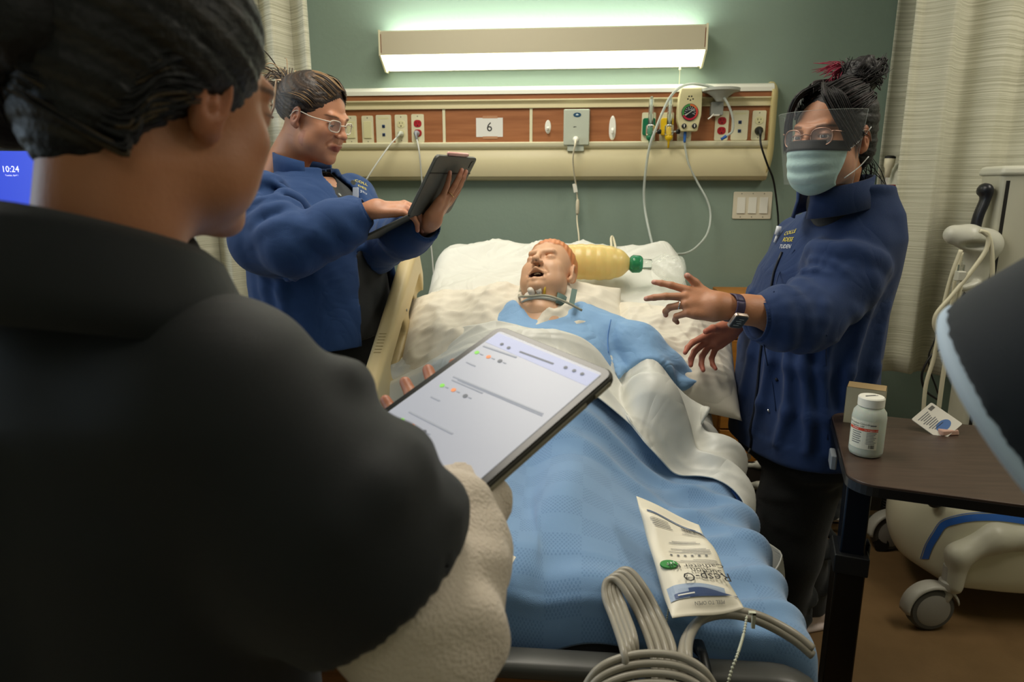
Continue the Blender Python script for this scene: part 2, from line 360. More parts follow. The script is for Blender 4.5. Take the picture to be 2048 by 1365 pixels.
# ------------------------------------------------------------------ bed head wall unit
def head_unit(name, label, xa, xb, dividers):
    t = thing(name, label, 'wall unit', ((xa+xb)/2, WY, 1.456))
    D = .075
    def strip(n, z0, z1, d0, m, bev=.003, xA=xa, xB=xb, prof=None):
        return obj(n, MB().box((xA, WY-d0, z0), (xB, WY-.0005, z1)), m, t, bevel=bev)
    pr = [(0, 1.842), (.05, 1.842), (.066, 1.838), (.068, 1.806), (.068, 1.80)]
    g = MB(); K = [(.0, 1.835), (.045, 1.835), (.060, 1.829), (.067, 1.818), (.067, 1.803), (.0, 1.803)]
    Mx = np.array([[0, 0, 1, xa], [-1, 0, 0, WY], [0, 1, 0, 0], [0, 0, 0, 1.]])
    obj('top_rail', MB().prism(K, xb-xa, Mx), mat('white_enamel_rail', 'e7e6d6', .35), t, auto=25)
    strip('upper_wood_strip', 1.783, 1.803, .060, M_wood, .001)
    K = [(0, 1.783), (.064, 1.783), (.067, 1.781), (.067, 1.777), (.058, 1.772), (.054, 1.765), (.058, 1.755), (.062, 1.752), (.062, 1.748), (0, 1.748)]
    obj('cove_rail', MB().prism(K, xb-xa, Mx), M_cream, t, auto=50)
    xs = [xa]+dividers+[xb]
    for i in range(len(xs)-1): obj('wood_panel', MB().box((xs[i]+(.006 if i else 0), WY-.052, 1.612), (xs[i+1]-.006, WY-.0005, 1.750)), M_wood, t, bevel=.001)
    for x in dividers: obj('divider', MB().box((x-.006, WY-.056, 1.612), (x+.006, WY-.02, 1.750)), M_creamlt, t, bevel=.001)
    K = [(0, 1.614), (.064, 1.614), (.069, 1.610), (.069, 1.597), (.062, 1.590), (.055, 1.586), (0, 1.586)]
    obj('lower_rail', MB().prism(K, xb-xa, Mx), M_creamlt, t, auto=50)
    K = [(0, 1.588), (.050, 1.588), (.062, 1.572), (.070, 1.54), (.070, 1.50), (.062, 1.475), (.048, 1.462), (.03, 1.458), (0, 1.458)]
    obj('raceway_cover', MB().prism(K, xb-xa, Mx), M_cream, t, auto=25)
    return t
XR = .775
hu = head_unit('bed_head_wall_unit', 'long cream and cherry wood bed head wall unit holding outlets and gas ports', -1.12, XR, [at(888, 250, WY-.055)[0], at(1062, 250, WY-.055)[0]])
# rounded end cap on the right
K = []
for k in range(9): a = radians(90-k*90/8); K.append((.03+.0*k+.042*cos(a)*1.0, 0))
cap = MB(); zs = np.linspace(1.456, 1.843, 26); rows = []
for z in zs:
    e = min(z-1.456, 1.843-z); d = .078-.05*max(0, 1-e/.06)**2; wv = .032-.03*max(0, 1-(z-1.456)/.13)**2-.012*max(0, 1-(1.843-z)/.03)**2
    row = [(XR-.008, WY-.0, z), (XR-.008, WY-d, z)]+[(XR-.008+max(wv, .002)*sin(a)*1.0, WY-d*(.35+.65*cos(a)), z) for a in np.linspace(.05, pi/2, 8)]+[(XR-.008+max(wv, .002), WY, z)]
    rows.append(row)
cap.grid(rows); n0 = len(rows[0]); cap.add(rows[0], [tuple(range(n0))]); cap.add(rows[-1], [tuple(range(n0))[::-1]])
obj('end_cap', cap, mat('end_cap_yellow_cream', 'd9c98f', .4), hu, auto=40)
hu2 = head_unit('bed_head_wall_unit', 'cream and cherry wood wall unit of the next bay, far left edge behind the monitor', -3.3, at(44, 250, WY)[0], [])

# ------------------------------------------------------------------ plates on the unit
PF = WY-.052   # wood face
def plate(px, py, w_, h_, name, label, cat, m=M_creamlt, Y=PF, group=None, screws=True):
    c = at(px, py, Y); t = thing(name, label, cat, (c[0], Y, c[2]-h_/2), group)
    M = np.array([[1, 0, 0, c[0]], [0, 0, 1, Y], [0, 1, 0, c[2]], [0, 0, 0, 1.]]); M[:3, 2] = (0, -1, 0)
    obj('plate', MB().prism(rrect(-w_/2, -h_/2, w_/2, h_/2, .006), .005, M), m, t, bevel=.0012)
    if screws:
        for s in (-1, 1): obj('screw', MB().lathe([(.0026, 0), (.0022, .0008)], frz(c+V(0, -.0048, s*h_*.42), (0, -1, 0)), 10), mat('screw_metal', '8f8a78', .35, .8), t)
    return t, c, M
def face(M, x, y, d=.005):
    Q = M.copy(); Q[:3, 3] = tf(M, [[x, y, d]])[0]; return Q
M_ivory = mat('ivory_outlet', 'd9d3a4', .4); M_red = mat('red_outlet', 'a8222a', .35); M_dark = mat('slot_dark', '14120f', .6)
def receptacle(t, M, y, m, plug=False):
    r = obj('receptacle', MB().prism(rrect(-.0165, y-.0145, .0165, y+.0145, .0125), .0024, face(M, 0, 0, .0045)), m, t, bevel=.0006)
    b = MB()
    for x, h2 in ((-.0062, .0045), (.0062, .0036)): b.box((x-.001, y+.002-h2+.003, .0068), (x+.001, y+.002+h2+.001, .0074), M)
    b.prism([(-.0026, y-.010), (.0026, y-.010), (.0026, y-.007), (0, y-.0048), (-.0026, y-.007)], .0006, face(M, 0, 0, .0068))
    obj('slots', b, M_dark, r)
def rocker(t, M, x=0):
    obj('rocker', MB().add(tf(M, [(x-.0165, -.034, .005), (x+.0165, -.034, .005), (x+.0165, .034, .005), (x-.0165, .034, .005), (x-.0165, -.034, .0095), (x+.0165, -.034, .0095), (x+.0165, .034, .0062), (x-.0165, .034, .0062)]),
        [(0, 3, 2, 1), (4, 5, 6, 7), (0, 1, 5, 4), (1, 2, 6, 5), (2, 3, 7, 6), (3, 0, 4, 7)]), M_ivory, t, bevel=.001)
PZ = .114
for px, lab in ((703, 'cream rocker switch plate partly behind the glasses of the woman in a blue jacket'), (736, 'cream rocker switch plate between the first switch and the data jacks')):
    t, c, M = plate(px, 260, .050, PZ, 'rocker_switch', lab, 'switch'); rocker(t, M)
def jacks(px, lab):
    t, c, M = plate(px, 259 if px < 1000 else 251, .066, PZ+.002, 'data_jack_plate', lab, 'data outlet', screws=False)
    for y in (.012, -.022):
        obj('jack', MB().box((-.006, y-.006, .004), (.006, y+.006, .0075), M), mat('blue_jack', '1d3f6e', .5), t, bevel=.0008)
        obj('jack_port', MB().box((-.0035, y-.0035, .0074), (.0035, y+.002, .0079), M), M_dark, t)
    obj('label_window', MB().box((-.022, .042, .004), (.022, .048, .0056), M), M_ivory, t)
jacks(768, 'cream plate with two blue data jacks left of the white outlet by the seated cords'); jacks(1479, 'cream plate with two blue data jacks between the red outlets and the black plug')
t, c, M = plate(803, 258, .054, PZ, 'duplex_outlet', 'cream outlet with white plug, left of the red outlet beside the woman at left', 'outlet'); receptacle(t, M, .019, M_ivory); receptacle(t, M, -.019, M_ivory); OW = c
t, c, M = plate(836, 257, .054, PZ, 'duplex_outlet', 'cream plate with red outlet, grey plug in its lower socket, left of number 6', 'outlet'); receptacle(t, M, .019, M_red); receptacle(t, M, -.019, M_red); OR = c
t, c, M = plate(1443, 252, .054, PZ, 'duplex_outlet', 'cream plate with two red sockets right of the suction gauge', 'outlet'); receptacle(t, M, .019, M_red); receptacle(t, M, -.019, M_red); O3 = c
t, c, M = plate(1517, 251, .054, PZ, 'duplex_outlet', 'cream outlet with round black plug at the right end of the wall unit', 'outlet'); receptacle(t, M, .019, M_ivory); receptacle(t, M, -.019, M_ivory); OB = c
# triple switch below
t, c, M = plate(1504, 411, .158, .112, 'triple_switch', 'cream wall plate with three rocker switches on the green wall', 'switch', m=mat('pale_cream_plate', 'ddd5bd', .4), Y=WY-.0005, screws=False)
for x in (-.046, 0, .046):
    for s in (-1, 1): obj('screw', MB().lathe([(.0026, 0), (.0022, .0008)], frz(c+V(x, -.0048, s*.048), (0, -1, 0)), 8), MATS['screw_metal'], t)
    obj('rocker', MB().add(tf(M, [(x-.0165, -.033, .005), (x+.0165, -.033, .005), (x+.0165, .033, .005), (x-.0165, .033, .005), (x-.0165, -.033, .0095), (x+.0165, -.033, .0095), (x+.0165, .033, .0062), (x-.0165, .033, .0062)]),
        [(0, 3, 2, 1), (4, 5, 6, 7), (0, 1, 5, 4), (1, 2, 6, 5), (2, 3, 7, 6), (3, 0, 4, 7)]), M_white, t, bevel=.001)
# far left small switch
t, c, M = plate(12, 272, .05, .1, 'rocker_switch', 'cream switch plate on the far left wall unit above the blue screen', 'switch'); rocker(t, M)
# paper sign with 6
c = at(979, 255, PF); M = np.eye(4); M[:3, 0] = (1, 0, 0); M[:3, 1] = (0, 0, 1); M[:3, 2] = (0, -1, 0); M[:3, 3] = c-V(0, .0008, 0)
t = thing('paper_sign', 'white paper sign with number 6 taped to the wood panel', 'sign', (c[0], PF, c[2]-.04))
obj('paper', MB().prism([(-.056, -.038), (.056, -.038), (.056, .038), (-.056, .038)], .0008, M), mat('sign_paper', 'dcdad2', .7), t)
obj('numeral', text_mb('6', .052, M, depth=.0014), mat('ink_black', '262626', .7), t)
for y in (.041, -.041): obj('tape', MB().box((-.028, y-.005, .0004), (.034, y+.005, .0012), M), mat('clear_tape', 'b98a68', .25), t)
# oval wall hooks
def hook(px, py, hh, lab):
    c = at(px, py, PF); t = thing('wall_hook', lab, 'hook', (c[0], PF, c[2]-hh/2)); M = np.eye(4); M[:3, 1] = (0, 0, 1); M[:3, 2] = (0, -1, 0); M[:3, 3] = c
    ww = .013 if hh < .07 else .0145
    obj('backplate', MB().prism([(ww*cos(a)*(1 if hh < .07 else (1-.12*sin(a))), hh/2*np.sign(sin(a))*abs(sin(a))**(1 if hh < .07 else .75)) for a in np.linspace(0, 2*pi, 28, endpoint=False)], .006, M, taper=.85), M_white, t, smooth=False, bevel=.001)
    obj('hook_arm', MB().tube(crv([c+V(0, -.004, -.002), c+V(0, -.014, -hh*.18), c+V(0, -.022, -hh*.24), c+V(0, -.026, -hh*.10)], 5), [.006]*8+[.005]*8, 10, flat=.7), M_white, t, smooth=True)
hook(1096, 254, .056, 'small white oval adhesive hook right of the number 6 sign'); hook(1225, 256, .098, 'tall white adhesive hook right of the nurse call box')
# call box with cord
c = at(1153, 255, PF-.02); t = thing('nurse_call_box', 'grey-white call station box with blue emblem and a cord plugged in', 'call box', (c[0], PF, c[2]-.07))
M = np.eye(4); M[:3, 1] = (0, 0, 1); M[:3, 2] = (0, -1, 0); M[:3, 3] = V(c[0], PF, c[2])
obj('case', MB().prism(rrect(-.054, -.074, .054, .074, .005), .030, M, taper=.94), mat('callbox_case', 'b9bfae', .4), t, bevel=.003)
obj('emblem', MB().prism([(.016*cos(a)+.002, .009*sin(a)+.048) for a in np.linspace(0, 2*pi, 20, endpoint=False)], .0012, face(M, 0, 0, .030)), mat('emblem_blue', '1f4a66', .4), t)
eb = MB().prism([(-.004, .046), (.006, .046), (.008, .049), (.001, .053), (-.003, .050)], .0014, face(M, 0, 0, .0302)); obj('emblem_mark', eb, mat('emblem_pale', 'c5d5dc', .5), t)
obj('logo_mark', MB().prism([(-.014, 0), (-.009, .003), (-.001, .0025), (.0, .0), (-.005, .001), (-.010, -.001)], .0006, face(M, 0, 0, .030)), M_dark, t)
obj('lower_tab', MB().box((-.036, -.094, 0), (.032, -.070, .022), M), MATS['callbox_case'], t, bevel=.002)
cj = tf(M, [[-.002, -.047, .03]])[0]
obj('jack_socket', MB().lathe([(.012, 0), (.012, .004), (.009, .006)], frz(cj, (0, -1, 0)), 16), M_white, t, smooth=True)
def P_(pts, Y): return [at(a, b, y) for (a, b), y in zip(pts, Y if hasattr(Y, '__len__') else [Y]*len(pts))]
ct = thing('call_cord', 'cream call cord hanging from the call box down behind the bed', 'cord', at(1158, 470, 2.85))
pts = crv(P_([(1152, 276), (1150, 290), (1146, 315), (1148, 345), (1152, 372), (1155, 405), (1154, 440), (1158, 480), (1160, 560)], [2.895, 2.86, 2.88, 2.92, 2.95, 2.96, 2.95, 2.88, 2.85]), 8)
pts = [cj+V(0, -.004, 0), cj+V(0, -.016, -.001)]+pts[3:]
obj('cord', MB().tube(pts, .0034, 8), mat('cream_cord', 'd9d0b4', .5), ct, smooth=True)
obj('plug', MB().tube([cj+V(0, -.003, 0), cj+V(0, -.018, 0), cj+V(0, -.022, -.004), cj+V(-.002, -.022, -.03)], [.008, .009, .008, .0045], 12), M_white, ct, smooth=True)
q = at(1155, 412, 2.955); obj('inline_connector', MB().tube([q+V(0, 0, .028), q+V(0, 0, .02), q, q-V(0, 0, .03), q-V(0, 0, .036)], [.004, .007, .008, .007, .004], 12), MATS['cream_cord'], ct, smooth=True)
q = at(1151, 375, 2.945); obj('cord_tag', MB().box((-.011, -.0012, -.02), (.006, .0012, .016), frame(q, (1, .3, .2), (0, 1, 0))), M_white, ct)
# cords on the left outlets
def cord(name, lab, cat, pts, Y, r, m, start, plugm=None, pr=.012, n=8):
    t = thing(name, lab, cat, at(*pts[-1], Y[-1])); P = crv([start+V(0, -.03, -.004)]+P_(pts, Y), n)
    obj('cord', MB().tube(P, r, 8), m, t, smooth=True)
    if plugm: obj('plug', MB().tube([start, start+V(0, -.012, 0), start+V(0, -.024, 0), start+V(0, -.030, -.002), P[3]], [pr, pr, pr*.8, pr*.45, r*1.1], 16), plugm, t, smooth=True)
    return t
M_wc = mat('white_cord', 'c9cac2', .45); M_gp = mat('grey_plug', '8d8f96', .4)
cord('power_cord', 'white power cord slanting down from the left cream outlet', 'cord', [(780, 290), (755, 325), (735, 356), (718, 385), (705, 470)], [2.86, 2.82, 2.8, 2.8, 2.8], .0032, M_wc, OW+V(0, -.006, -.021), mat('clear_plug', 'b9bcae', .3))
cord('power_cord', 'white power cord hanging straight down from the red outlet', 'cord', [(838, 300), (842, 340), (845, 375), (850, 440), (862, 492), (868, 560)], [2.88, 2.9, 2.92, 2.94, 2.93, 2.9], .0032, M_wc, OR+V(-.003, -.006, -.021), M_gp)
cord('power_cord', 'black power cord curving down from the round plug past the light switches', 'cord', [(1522, 290), (1535, 330), (1547, 362), (1555, 420), (1558, 470), (1568, 620)], [2.88, 2.90, 2.925, 2.965, 2.97, 2.975], .0040, M_black, OB+V(0, -.006, -.021), mat('black_plug', '22231f', .5), .016)

# gas outlets, flowmeters, suction gauge
M_clear = mat('clear_plastic', 'f4faf6', .04, trans=.95, ior=1.3)
M_tube = mat('milky_tube', 'dfe6de', .18, trans=.45, ior=1.3)
def gas(px, m, gm, lab1, lab2, rotcol, plated=True):
    c = at(px, 254, PF); t = thing('gas_outlet', lab1, 'gas outlet', (c[0], PF, c[2]-.06)); M = np.eye(4); M[:3, 1] = (0, 0, 1); M[:3, 2] = (0, -1, 0); M[:3, 3] = c
    obj('plate', MB().prism(rrect(-.028, -.056, .028, .056, .006), .005, M), M_creamlt, t, bevel=.001)
    if m: obj('coloured_face', MB().prism(rrect(-.025, -.034, .025, .033, .008), .016, face(M, 0, 0)), m, t, bevel=.002)
    return t, c, M
def flow(c, m, lab, cat='flowmeter'):
    q = c+V(.004, -.040, 0); t = thing('flowmeter', lab, cat, q+V(0, 0, -.085))
    obj('flow_tube', MB().lathe([(.0105, -.012), (.0105, .09), (.006, .094), (.006, .100), (.0025, .102)], frz(q+V(0, 0, .012), (0, 0, 1)), 20), M_clear, t, smooth=True)
    obj('inner_tube', MB().lathe([(.004, -.02), (.0045, .09)], frz(q+V(0, 0, .012), (0, 0, 1)), 12), mat('frosted_tube', 'cfd8cc', .2, trans=.6), t, smooth=True)
    obj('clear_base', MB().lathe([(.013, .006), (.018, .0), (.0185, -.03), (.015, -.036)], frz(q, (0, 0, 1)), 20), M_clear, t, smooth=True)
    obj('valve_body', MB().lathe([(.007, .0), (.011, -.01), (.0125, -.036), (.016, -.040), (.014, -.052), (.007, -.056), (.0045, -.062), (.004, -.085)], frz(q, (0, 0, 1)), 20), m, t, smooth=True)
    obj('wall_connector', MB().tube([q+V(0, 0, -.02), q+V(0, .026, -.02)], .009, 12), M_chrome, t, smooth=True)
    obj('knob_stem', MB().tube([q+V(.010, 0, -.022), q+V(.028, 0, -.022)], .003, 8), M_white, t, smooth=True)
    obj('knob', MB().tube([q+V(.027, 0, -.022), q+V(.030, 0, -.022), q+V(.041, 0, -.022), q+V(.044, 0, -.022)], [.007, .0095, .0095, .006], 14), M_black, t, smooth=True)
M_gr = mat('oxygen_green', '0d6b45', .4); M_ye = mat('air_yellow', 'e6bd10', .4)
t, c, M = gas(1297, M_gr, None, 'wall gas outlet with green face behind the green flowmeter', '', 0); flow(c, M_gr, 'clear flowmeter with green base and black knob on the wall unit')
t, c, M = gas(1333, M_ye, None, 'wall gas outlet with yellow face behind the yellow flowmeter', '', 0); flow(c+V(.002, 0, 0), M_ye, 'clear flowmeter with yellow base beside the suction gauge')
t, c, M = gas(1369, None, None, 'white vacuum wall outlet below the suction gauge box', '', 0)
obj('coloured_face', MB().prism(rrect(-.024, -.040, .024, .02, .008), .014, face(M, 0, 0)), M_white, t, bevel=.002, label='white vacuum face')
c = at(1379, 220, PF-.05); t = thing('suction_regulator', 'cream suction regulator box with round coloured pressure dial', 'medical gauge', (c[0], PF, c[2]-.08))
M = np.eye(4); M[:3, 1] = (0, 0, 1); M[:3, 2] = (0, -1, 0); M[:3, 3] = V(c[0], PF-.012, c[2])
obj('case', MB().prism([(-.036, .081), (.040, .081), (.046, .06), (.046, -.02), (.034, -.082), (-.030, -.082), (-.046, -.04), (-.047, .0), (-.044, .05)], .048, M), mat('gauge_case', 'd6cd9f', .4), t, bevel=.004)
b = MB()
for x, y in ((-.006, .050), (.004, .050), (-.010, .040), (.000, .036), (.010, .040)): b.lathe([(.0032, 0), (.0028, .0006)], face(M, x, y, .048), 10)
obj('vent_holes', b, M_dark, t)
G = face(M, .000, -.010, .048)
def ring(G, r0, r1, a0, a1, z, n=24):
    b = MB(); A = np.linspace(radians(a0), radians(a1), n); P = [[(r*cos(a), r*sin(a), z) for r in (r0, r1)] for a in A]; b.grid(tf(G, np.array(P).reshape(-1, 3)).reshape(n, 2, 3)); b.f = [f[::-1] for f in b.f]; return b
bez = obj('gauge_bezel', MB().lathe([(.0325, 0), (.0325, .005), (.030, .0065), (.0295, .005), (.001, .004)], G, 36), mat('bezel_dark', '30302c', .4), t, auto=40)
for nm, r0, r1, a0, a1, col in (('green_arc', .0235, .0305, 92, 205, '3f8f45'), ('orange_arc', .0235, .0305, 30, 92, 'cf6a3a'), ('red_arc', .0235, .0305, -40, 30, 'c83a34'), ('crimson_arc', .0235, .0305, 205, 320, 'b41f3a')):
    obj('dial_arc', ring(G, r0, r1, a0, a1, .0069), mat('dial_'+nm, col, .4), t, label=nm.replace('_', ' ')+' of the dial')
obj('dial_face', MB().lathe([(.0238, .005), (.0238, .0067)], G, 36), mat('dial_black', '15181c', .4), t)
b = MB()
for k in range(11):
    a = radians(205-k*23); b.box((.0165, -.0007, .0068), (.0215, .0007, .0074), G@np.array([[cos(a), -sin(a), 0, 0], [sin(a), cos(a), 0, 0], [0, 0, 1, 0], [0, 0, 0, 1.]]))
text_mb('mmHg', .006, face(G, 0, .009, .0004), b, .007)
for k, s in enumerate(('0', '40', '80', '120', '160', '200')):
    a = radians(205-k*46); text_mb(s, .0055, face(G, .0135*cos(a), .0135*sin(a), 0), b, .0072)
obj('dial_marks', b, mat('dial_white', 'd8dcdc', .5), t)
b = MB(); a = radians(35); R2 = np.array([[cos(a), -sin(a), 0, 0], [sin(a), cos(a), 0, 0], [0, 0, 1, 0], [0, 0, 0, 1.]]); b.prism([(-.022, -.0016), (-.022, .0016), (.020, .001), (.020, -.001)], .001, face(G, 0, 0, .008)@R2); obj('needle', b, mat('needle_pale', 'c9c9bd', .4), t)
for x in (-.020, .020):
    k = obj('control_knob', MB().lathe([(.0095, 0), (.0095, .007), (.007, .009)], face(M, x, -.062, .048), 18), M_black, t, auto=40)
    obj('knob_mark', MB().box((-.0015, -.0055, 0), (.0015, .0055, .0015), face(M, x, -.062, .057)), M_white, k)
q = at(1370, 268, PF-.036); obj('blue_connector', MB().tube([q+V(0, 0, .012), q, q-V(0, 0, .028), q-V(0, 0, .034)], [.006, .006, .0055, .004], 12), mat('tube_blue', '2f64b0', .35), t, smooth=True)
SP = q-V(0, 0, .03)
t = thing('suction_tube', 'clear tube from the gauge looping behind the right corner of the bed', 'tube', at(1380, 505, 2.7))
obj('tubing', MB().tube(crv([SP]+P_([(1371, 300), (1378, 330), (1395, 365), (1414, 400), (1421, 432), (1414, 468), (1392, 495), (1370, 507), (1345, 508)], [2.92, 2.93, 2.94, 2.93, 2.92, 2.88, 2.8, 2.72, 2.66]), 8), .0042, 10), M_tube, t, smooth=True)
# canister bracket + tubes
c = at(1436, 205, PF-.04); t = thing('canister_bracket', 'grey suction canister ring bracket clipped on the wall unit top', 'bracket', (c[0], PF, c[2]-.05))
obj('clamp', MB().box((c[0]-.024, PF-.035, c[2]-.048), (c[0]+.024, PF, c[2]+.004)), mat('bracket_grey', '8f928a', .45), t, bevel=.003)
obj('clamp_lip', MB().box((c[0]-.016, PF-.04, c[2]-.050), (c[0]+.010, PF-.005, c[2]-.045)), M_white, t, bevel=.001)
Mx = np.eye(4); Mx[:3, 3] = (c[0]+.006, PF-.055, 0)
obj('funnel', MB().lathe([(.016, c[2]+.002), (.030, c[2]+.02), (.055, c[2]+.036), (.058, c[2]+.040), (.052, c[2]+.038), (.026, c[2]+.022), (.012, c[2]+.004)], Mx, 30), mat('bracket_pale', 'b5b8ae', .4), t, auto=40)
obj('ring_plate', MB().lathe([(.050, c[2]+.036), (.072, c[2]+.039), (.073, c[2]+.049), (.068, c[2]+.050), (.060, c[2]+.042), (.050, c[2]+.041)], Mx, 36), MATS['bracket_pale'], t, auto=40)
obj('lever', MB().tube([c+V(-.018, -.02, -.046), c+V(-.03, -.03, -.058), c+V(-.040, -.03, -.066)], [.003, .0028, .003], 8), M_white, t, smooth=True)
t = thing('oxygen_tube', 'clear tube arching over the gauge from the green flowmeter down behind the bed', 'tube', at(1330, 470, 2.8))
obj('tubing', MB().tube(crv(P_([(1440, 180), (1415, 172), (1385, 168), (1360, 175), (1340, 195), (1325, 225), (1310, 262), (1300, 290), (1293, 330), (1288, 380), (1290, 420), (1300, 470), (1318, 540)], [2.87, 2.85, 2.83, 2.83, 2.84, 2.85, 2.86, 2.87, 2.9, 2.93, 2.93, 2.88, 2.8]), 8), .0052, 10), M_tube, t, smooth=True)
t = thing('suction_tube', 'short milky tube with blue tip hanging beside the red outlets', 'tube', at(1455, 272, 2.9))
P = crv(P_([(1448, 195), (1459, 215), (1466, 240), (1465, 262), (1453, 272)], [2.87, 2.87, 2.88, 2.89, 2.9]), 8)
obj('tubing', MB().tube(P, .0046, 10), M_tube, t, smooth=True)
obj('blue_tip', MB().tube([P[-1], P[-1]+(P[-1]-P[-3])*.5, P[-1]+nz(P[-1]-P[-3])*.024], [.0062, .0068, .005], 12), MATS['tube_blue'], t, smooth=True)

# ------------------------------------------------------------------ curtains
def cmat():
    m = mat('woven_curtain', 'b9b79a', .9, sheen=.2); nt = m.node_tree; N = nt.nodes; L = nt.links; b = N['Principled BSDF']
    tc = N.new('ShaderNodeTexCoord'); mp = N.new('ShaderNodeMapping'); mp.inputs['Scale'].default_value = (2, 2, 260); L.new(tc.outputs['Object'], mp.inputs[0])
    t = N.new('ShaderNodeTexNoise'); t.inputs['Scale'].default_value = 1; t.inputs['Detail'].default_value = 3; L.new(mp.outputs[0], t.inputs['Vector'])
    cr = N.new('ShaderNodeMix'); cr.data_type = 'RGBA'; cr.inputs[6].default_value = lin('aeac95'); cr.inputs[7].default_value = lin('cfcdb8')
    r = N.new('ShaderNodeMapRange'); r.inputs[1].default_value = .38; r.inputs[2].default_value = .6; L.new(t.outputs['Fac'], r.inputs[0]); L.new(r.outputs[0], cr.inputs[0]); L.new(cr.outputs[2], b.inputs['Base Color'])
    bn = N.new('ShaderNodeBump'); bn.inputs['Strength'].default_value = .35; bn.inputs['Distance'].default_value = .004; L.new(t.outputs['Fac'], bn.inputs['Height']); L.new(bn.outputs[0], b.inputs['Normal'])
    return m
M_cur = cmat()
def curtain(name, lab, A, B, z0, z1, nf, amp, seed, hemdrop=0.0, flare=0.15):
    """A,B ends of the curtain track in plan; nf folds"""
    A = V(*A); B = V(*B); d = B-A; L_ = np.linalg.norm(d); d = d/L_; n = V(-d[1], d[0]); r = np.random.RandomState(seed)
    nu, nv = nf*14, 26; ph = np.cumsum(r.uniform(.6, 1.4, nu)); ph = ph/ph[-1]*nf*2*pi; am = np.interp(np.linspace(0, nf, nu), np.arange(nf+1), r.uniform(.7, 1.25, nf+1))
    P = np.zeros((nv, nu, 3))
    for i, v in enumerate(np.linspace(0, 1, nv)):
        z = z1+(z0-z1)*v
        for j in range(nu):
            s = j/(nu-1); a = amp*am[j]*(1-.25*v)+.012*v*sin(3*s*nf+seed); o = a*np.sign(sin(ph[j]))*abs(sin(ph[j]))**.8+.02*v*sin(ph[j]*.37+seed)
            q = A+d*(s*L_+.35*a*sin(2*ph[j])*.5+flare*v*(s-.3)*.3)+n*o; P[i, j] = (q[0], q[1], z-hemdrop*s*v+.006*sin(ph[j]*.5)*v)
    return obj(name, MB().grid(P, thick=.003), M_cur, None, smooth=True, label=lab, cat='curtain')
curtain('privacy_curtain', 'cream woven privacy curtain hanging behind the woman at left', (-1.00, 2.66), (-1.62, 2.50), .42, 2.6, 6, .045, 3)
q = at(1792, 400, 2.50); curtain('privacy_curtain', 'cream woven privacy curtain at right behind the beige cart', (q[0], 2.53), (2.35, 2.50), .77, 2.6, 8, .034, 11, .03, -.10)
curtain('privacy_curtain', 'flat back panel of cream curtain against the wall behind the white pump', (q[0]+.12, 2.95), (q[0]+.6, 2.92), .80, 2.6, 3, .014, 19, 0, .02)
# ------------------------------------------------------------------ bed
BX = -.06; HW = .455; HY, HZ = 1.60, .70; SL = .53; TY = 2.60
def mz(Y): Y = np.asarray(Y, float); t = (Y-HY)/.12; k = np.clip(t*.5+.5, 0, 1); return HZ+np.where(Y > HY+.12, (Y-HY)*SL, np.where(Y < HY-.12, 0, .12*SL*k*k))
def sm(a, b, x): t = np.clip((np.asarray(x, float)-a)/(b-a), 0, 1); return t*t*(3-2*t)
def wrap(u, half, r):
    """cloth coordinate -> (position, drop) over a rounded edge"""
    u = np.asarray(u, float); s = np.sign(u); a = np.abs(u); f = half-r; q = r*pi/2; t = np.clip((a-f)/r, 0, pi/2)
    x = np.where(a < f, a, f+r*np.sin(t)); d = np.where(a < f, 0, np.where(a < f+q, r*(1-np.cos(t)), r+(a-f-q))); return s*x, d
M_sheet = mat('white_cotton', 'e2ded2', .75, bump=(35, .12, 4), sheen=.15, fold=(5, .35))
M_sheet2 = mat('white_poly_sheet', 'dcdcd4', .42, bump=(20, .12, 4), fold=(6, .40, (1, 1, .6)))
M_pil = mat('pillow_cotton', 'e6dfcf', .75, bump=(14, .2, 4), sheen=.15, fold=(4.5, .40))
M_beige = mat('bed_beige_plastic', 'cbb88a', .42)
M_beiged = mat('bed_frame_beige', 'b5a780', .5)
bed = thing('hospital_bed', 'adjustable hospital bed with raised back and wood footboard with dark top', 'bed', (BX, 1.8, 0))
def ridged(P, seed, n=6, amp=.01, dirs=None, freq=9):
    r = np.random.RandomState(seed); out = 0
    for i in range(n):
        th = (dirs if dirs is not None else 0)+r.uniform(-.45, .45) if dirs is not None else r.uniform(0, pi)
        f = freq*r.uniform(.6, 1.5); ph = r.rand()*6.28; u = P[..., 0]*cos(th)+P[..., 1]*sin(th); v = -P[..., 0]*sin(th)+P[..., 1]*cos(th)
        w_ = np.sin(u*f*2+.9*np.sin(v*f*.4+ph*2)+ph); out = out+(1-np.abs(w_))**2.2*(.5+.5*np.sin(v*f*.5+ph*3))
    return amp*out/n*2.2
# mattress with fitted sheet (closed shell)
U = np.linspace(-HW-.14, HW+.14, 90); T = np.linspace(0, 1, 110); Ys = 1.04+(TY-1.04)*T
P = np.zeros((110, 90, 3))
x, d = wrap(U, HW-.005, .05)
for i, Y in enumerate(Ys):
    e = max(0, Y-(TY-.10)); k = sqrt(max(.10**2-e*e, 0)) if e > 0 else .10; nar = (.10-k)*.9
    zt = float(mz(Y)); zz = zt-(.10-k)*.25; P[i, :, 0] = BX+x*(1-nar/HW*.9); P[i, :, 1] = Y+d*.45*(Y > HY); P[i, :, 2] = zz-d*(.88 if Y > HY else 1)
wr = ridged(P[..., :2]*V(1, 1), 3, 7, .045, dirs=-.9, freq=9)*sm(1.9, 2.3, P[..., 1])+ridged(P[..., :2], 5, 6, .034, dirs=1.25, freq=9)*(1-sm(2.0, 2.3, P[..., 1]))
P[..., 2] += wr; 
m = MB().grid(P, thick=.0)
low = P.copy(); 
obj('fitted_sheet', MB().grid(P, thick=.004), M_sheet2, bed, smooth=True)
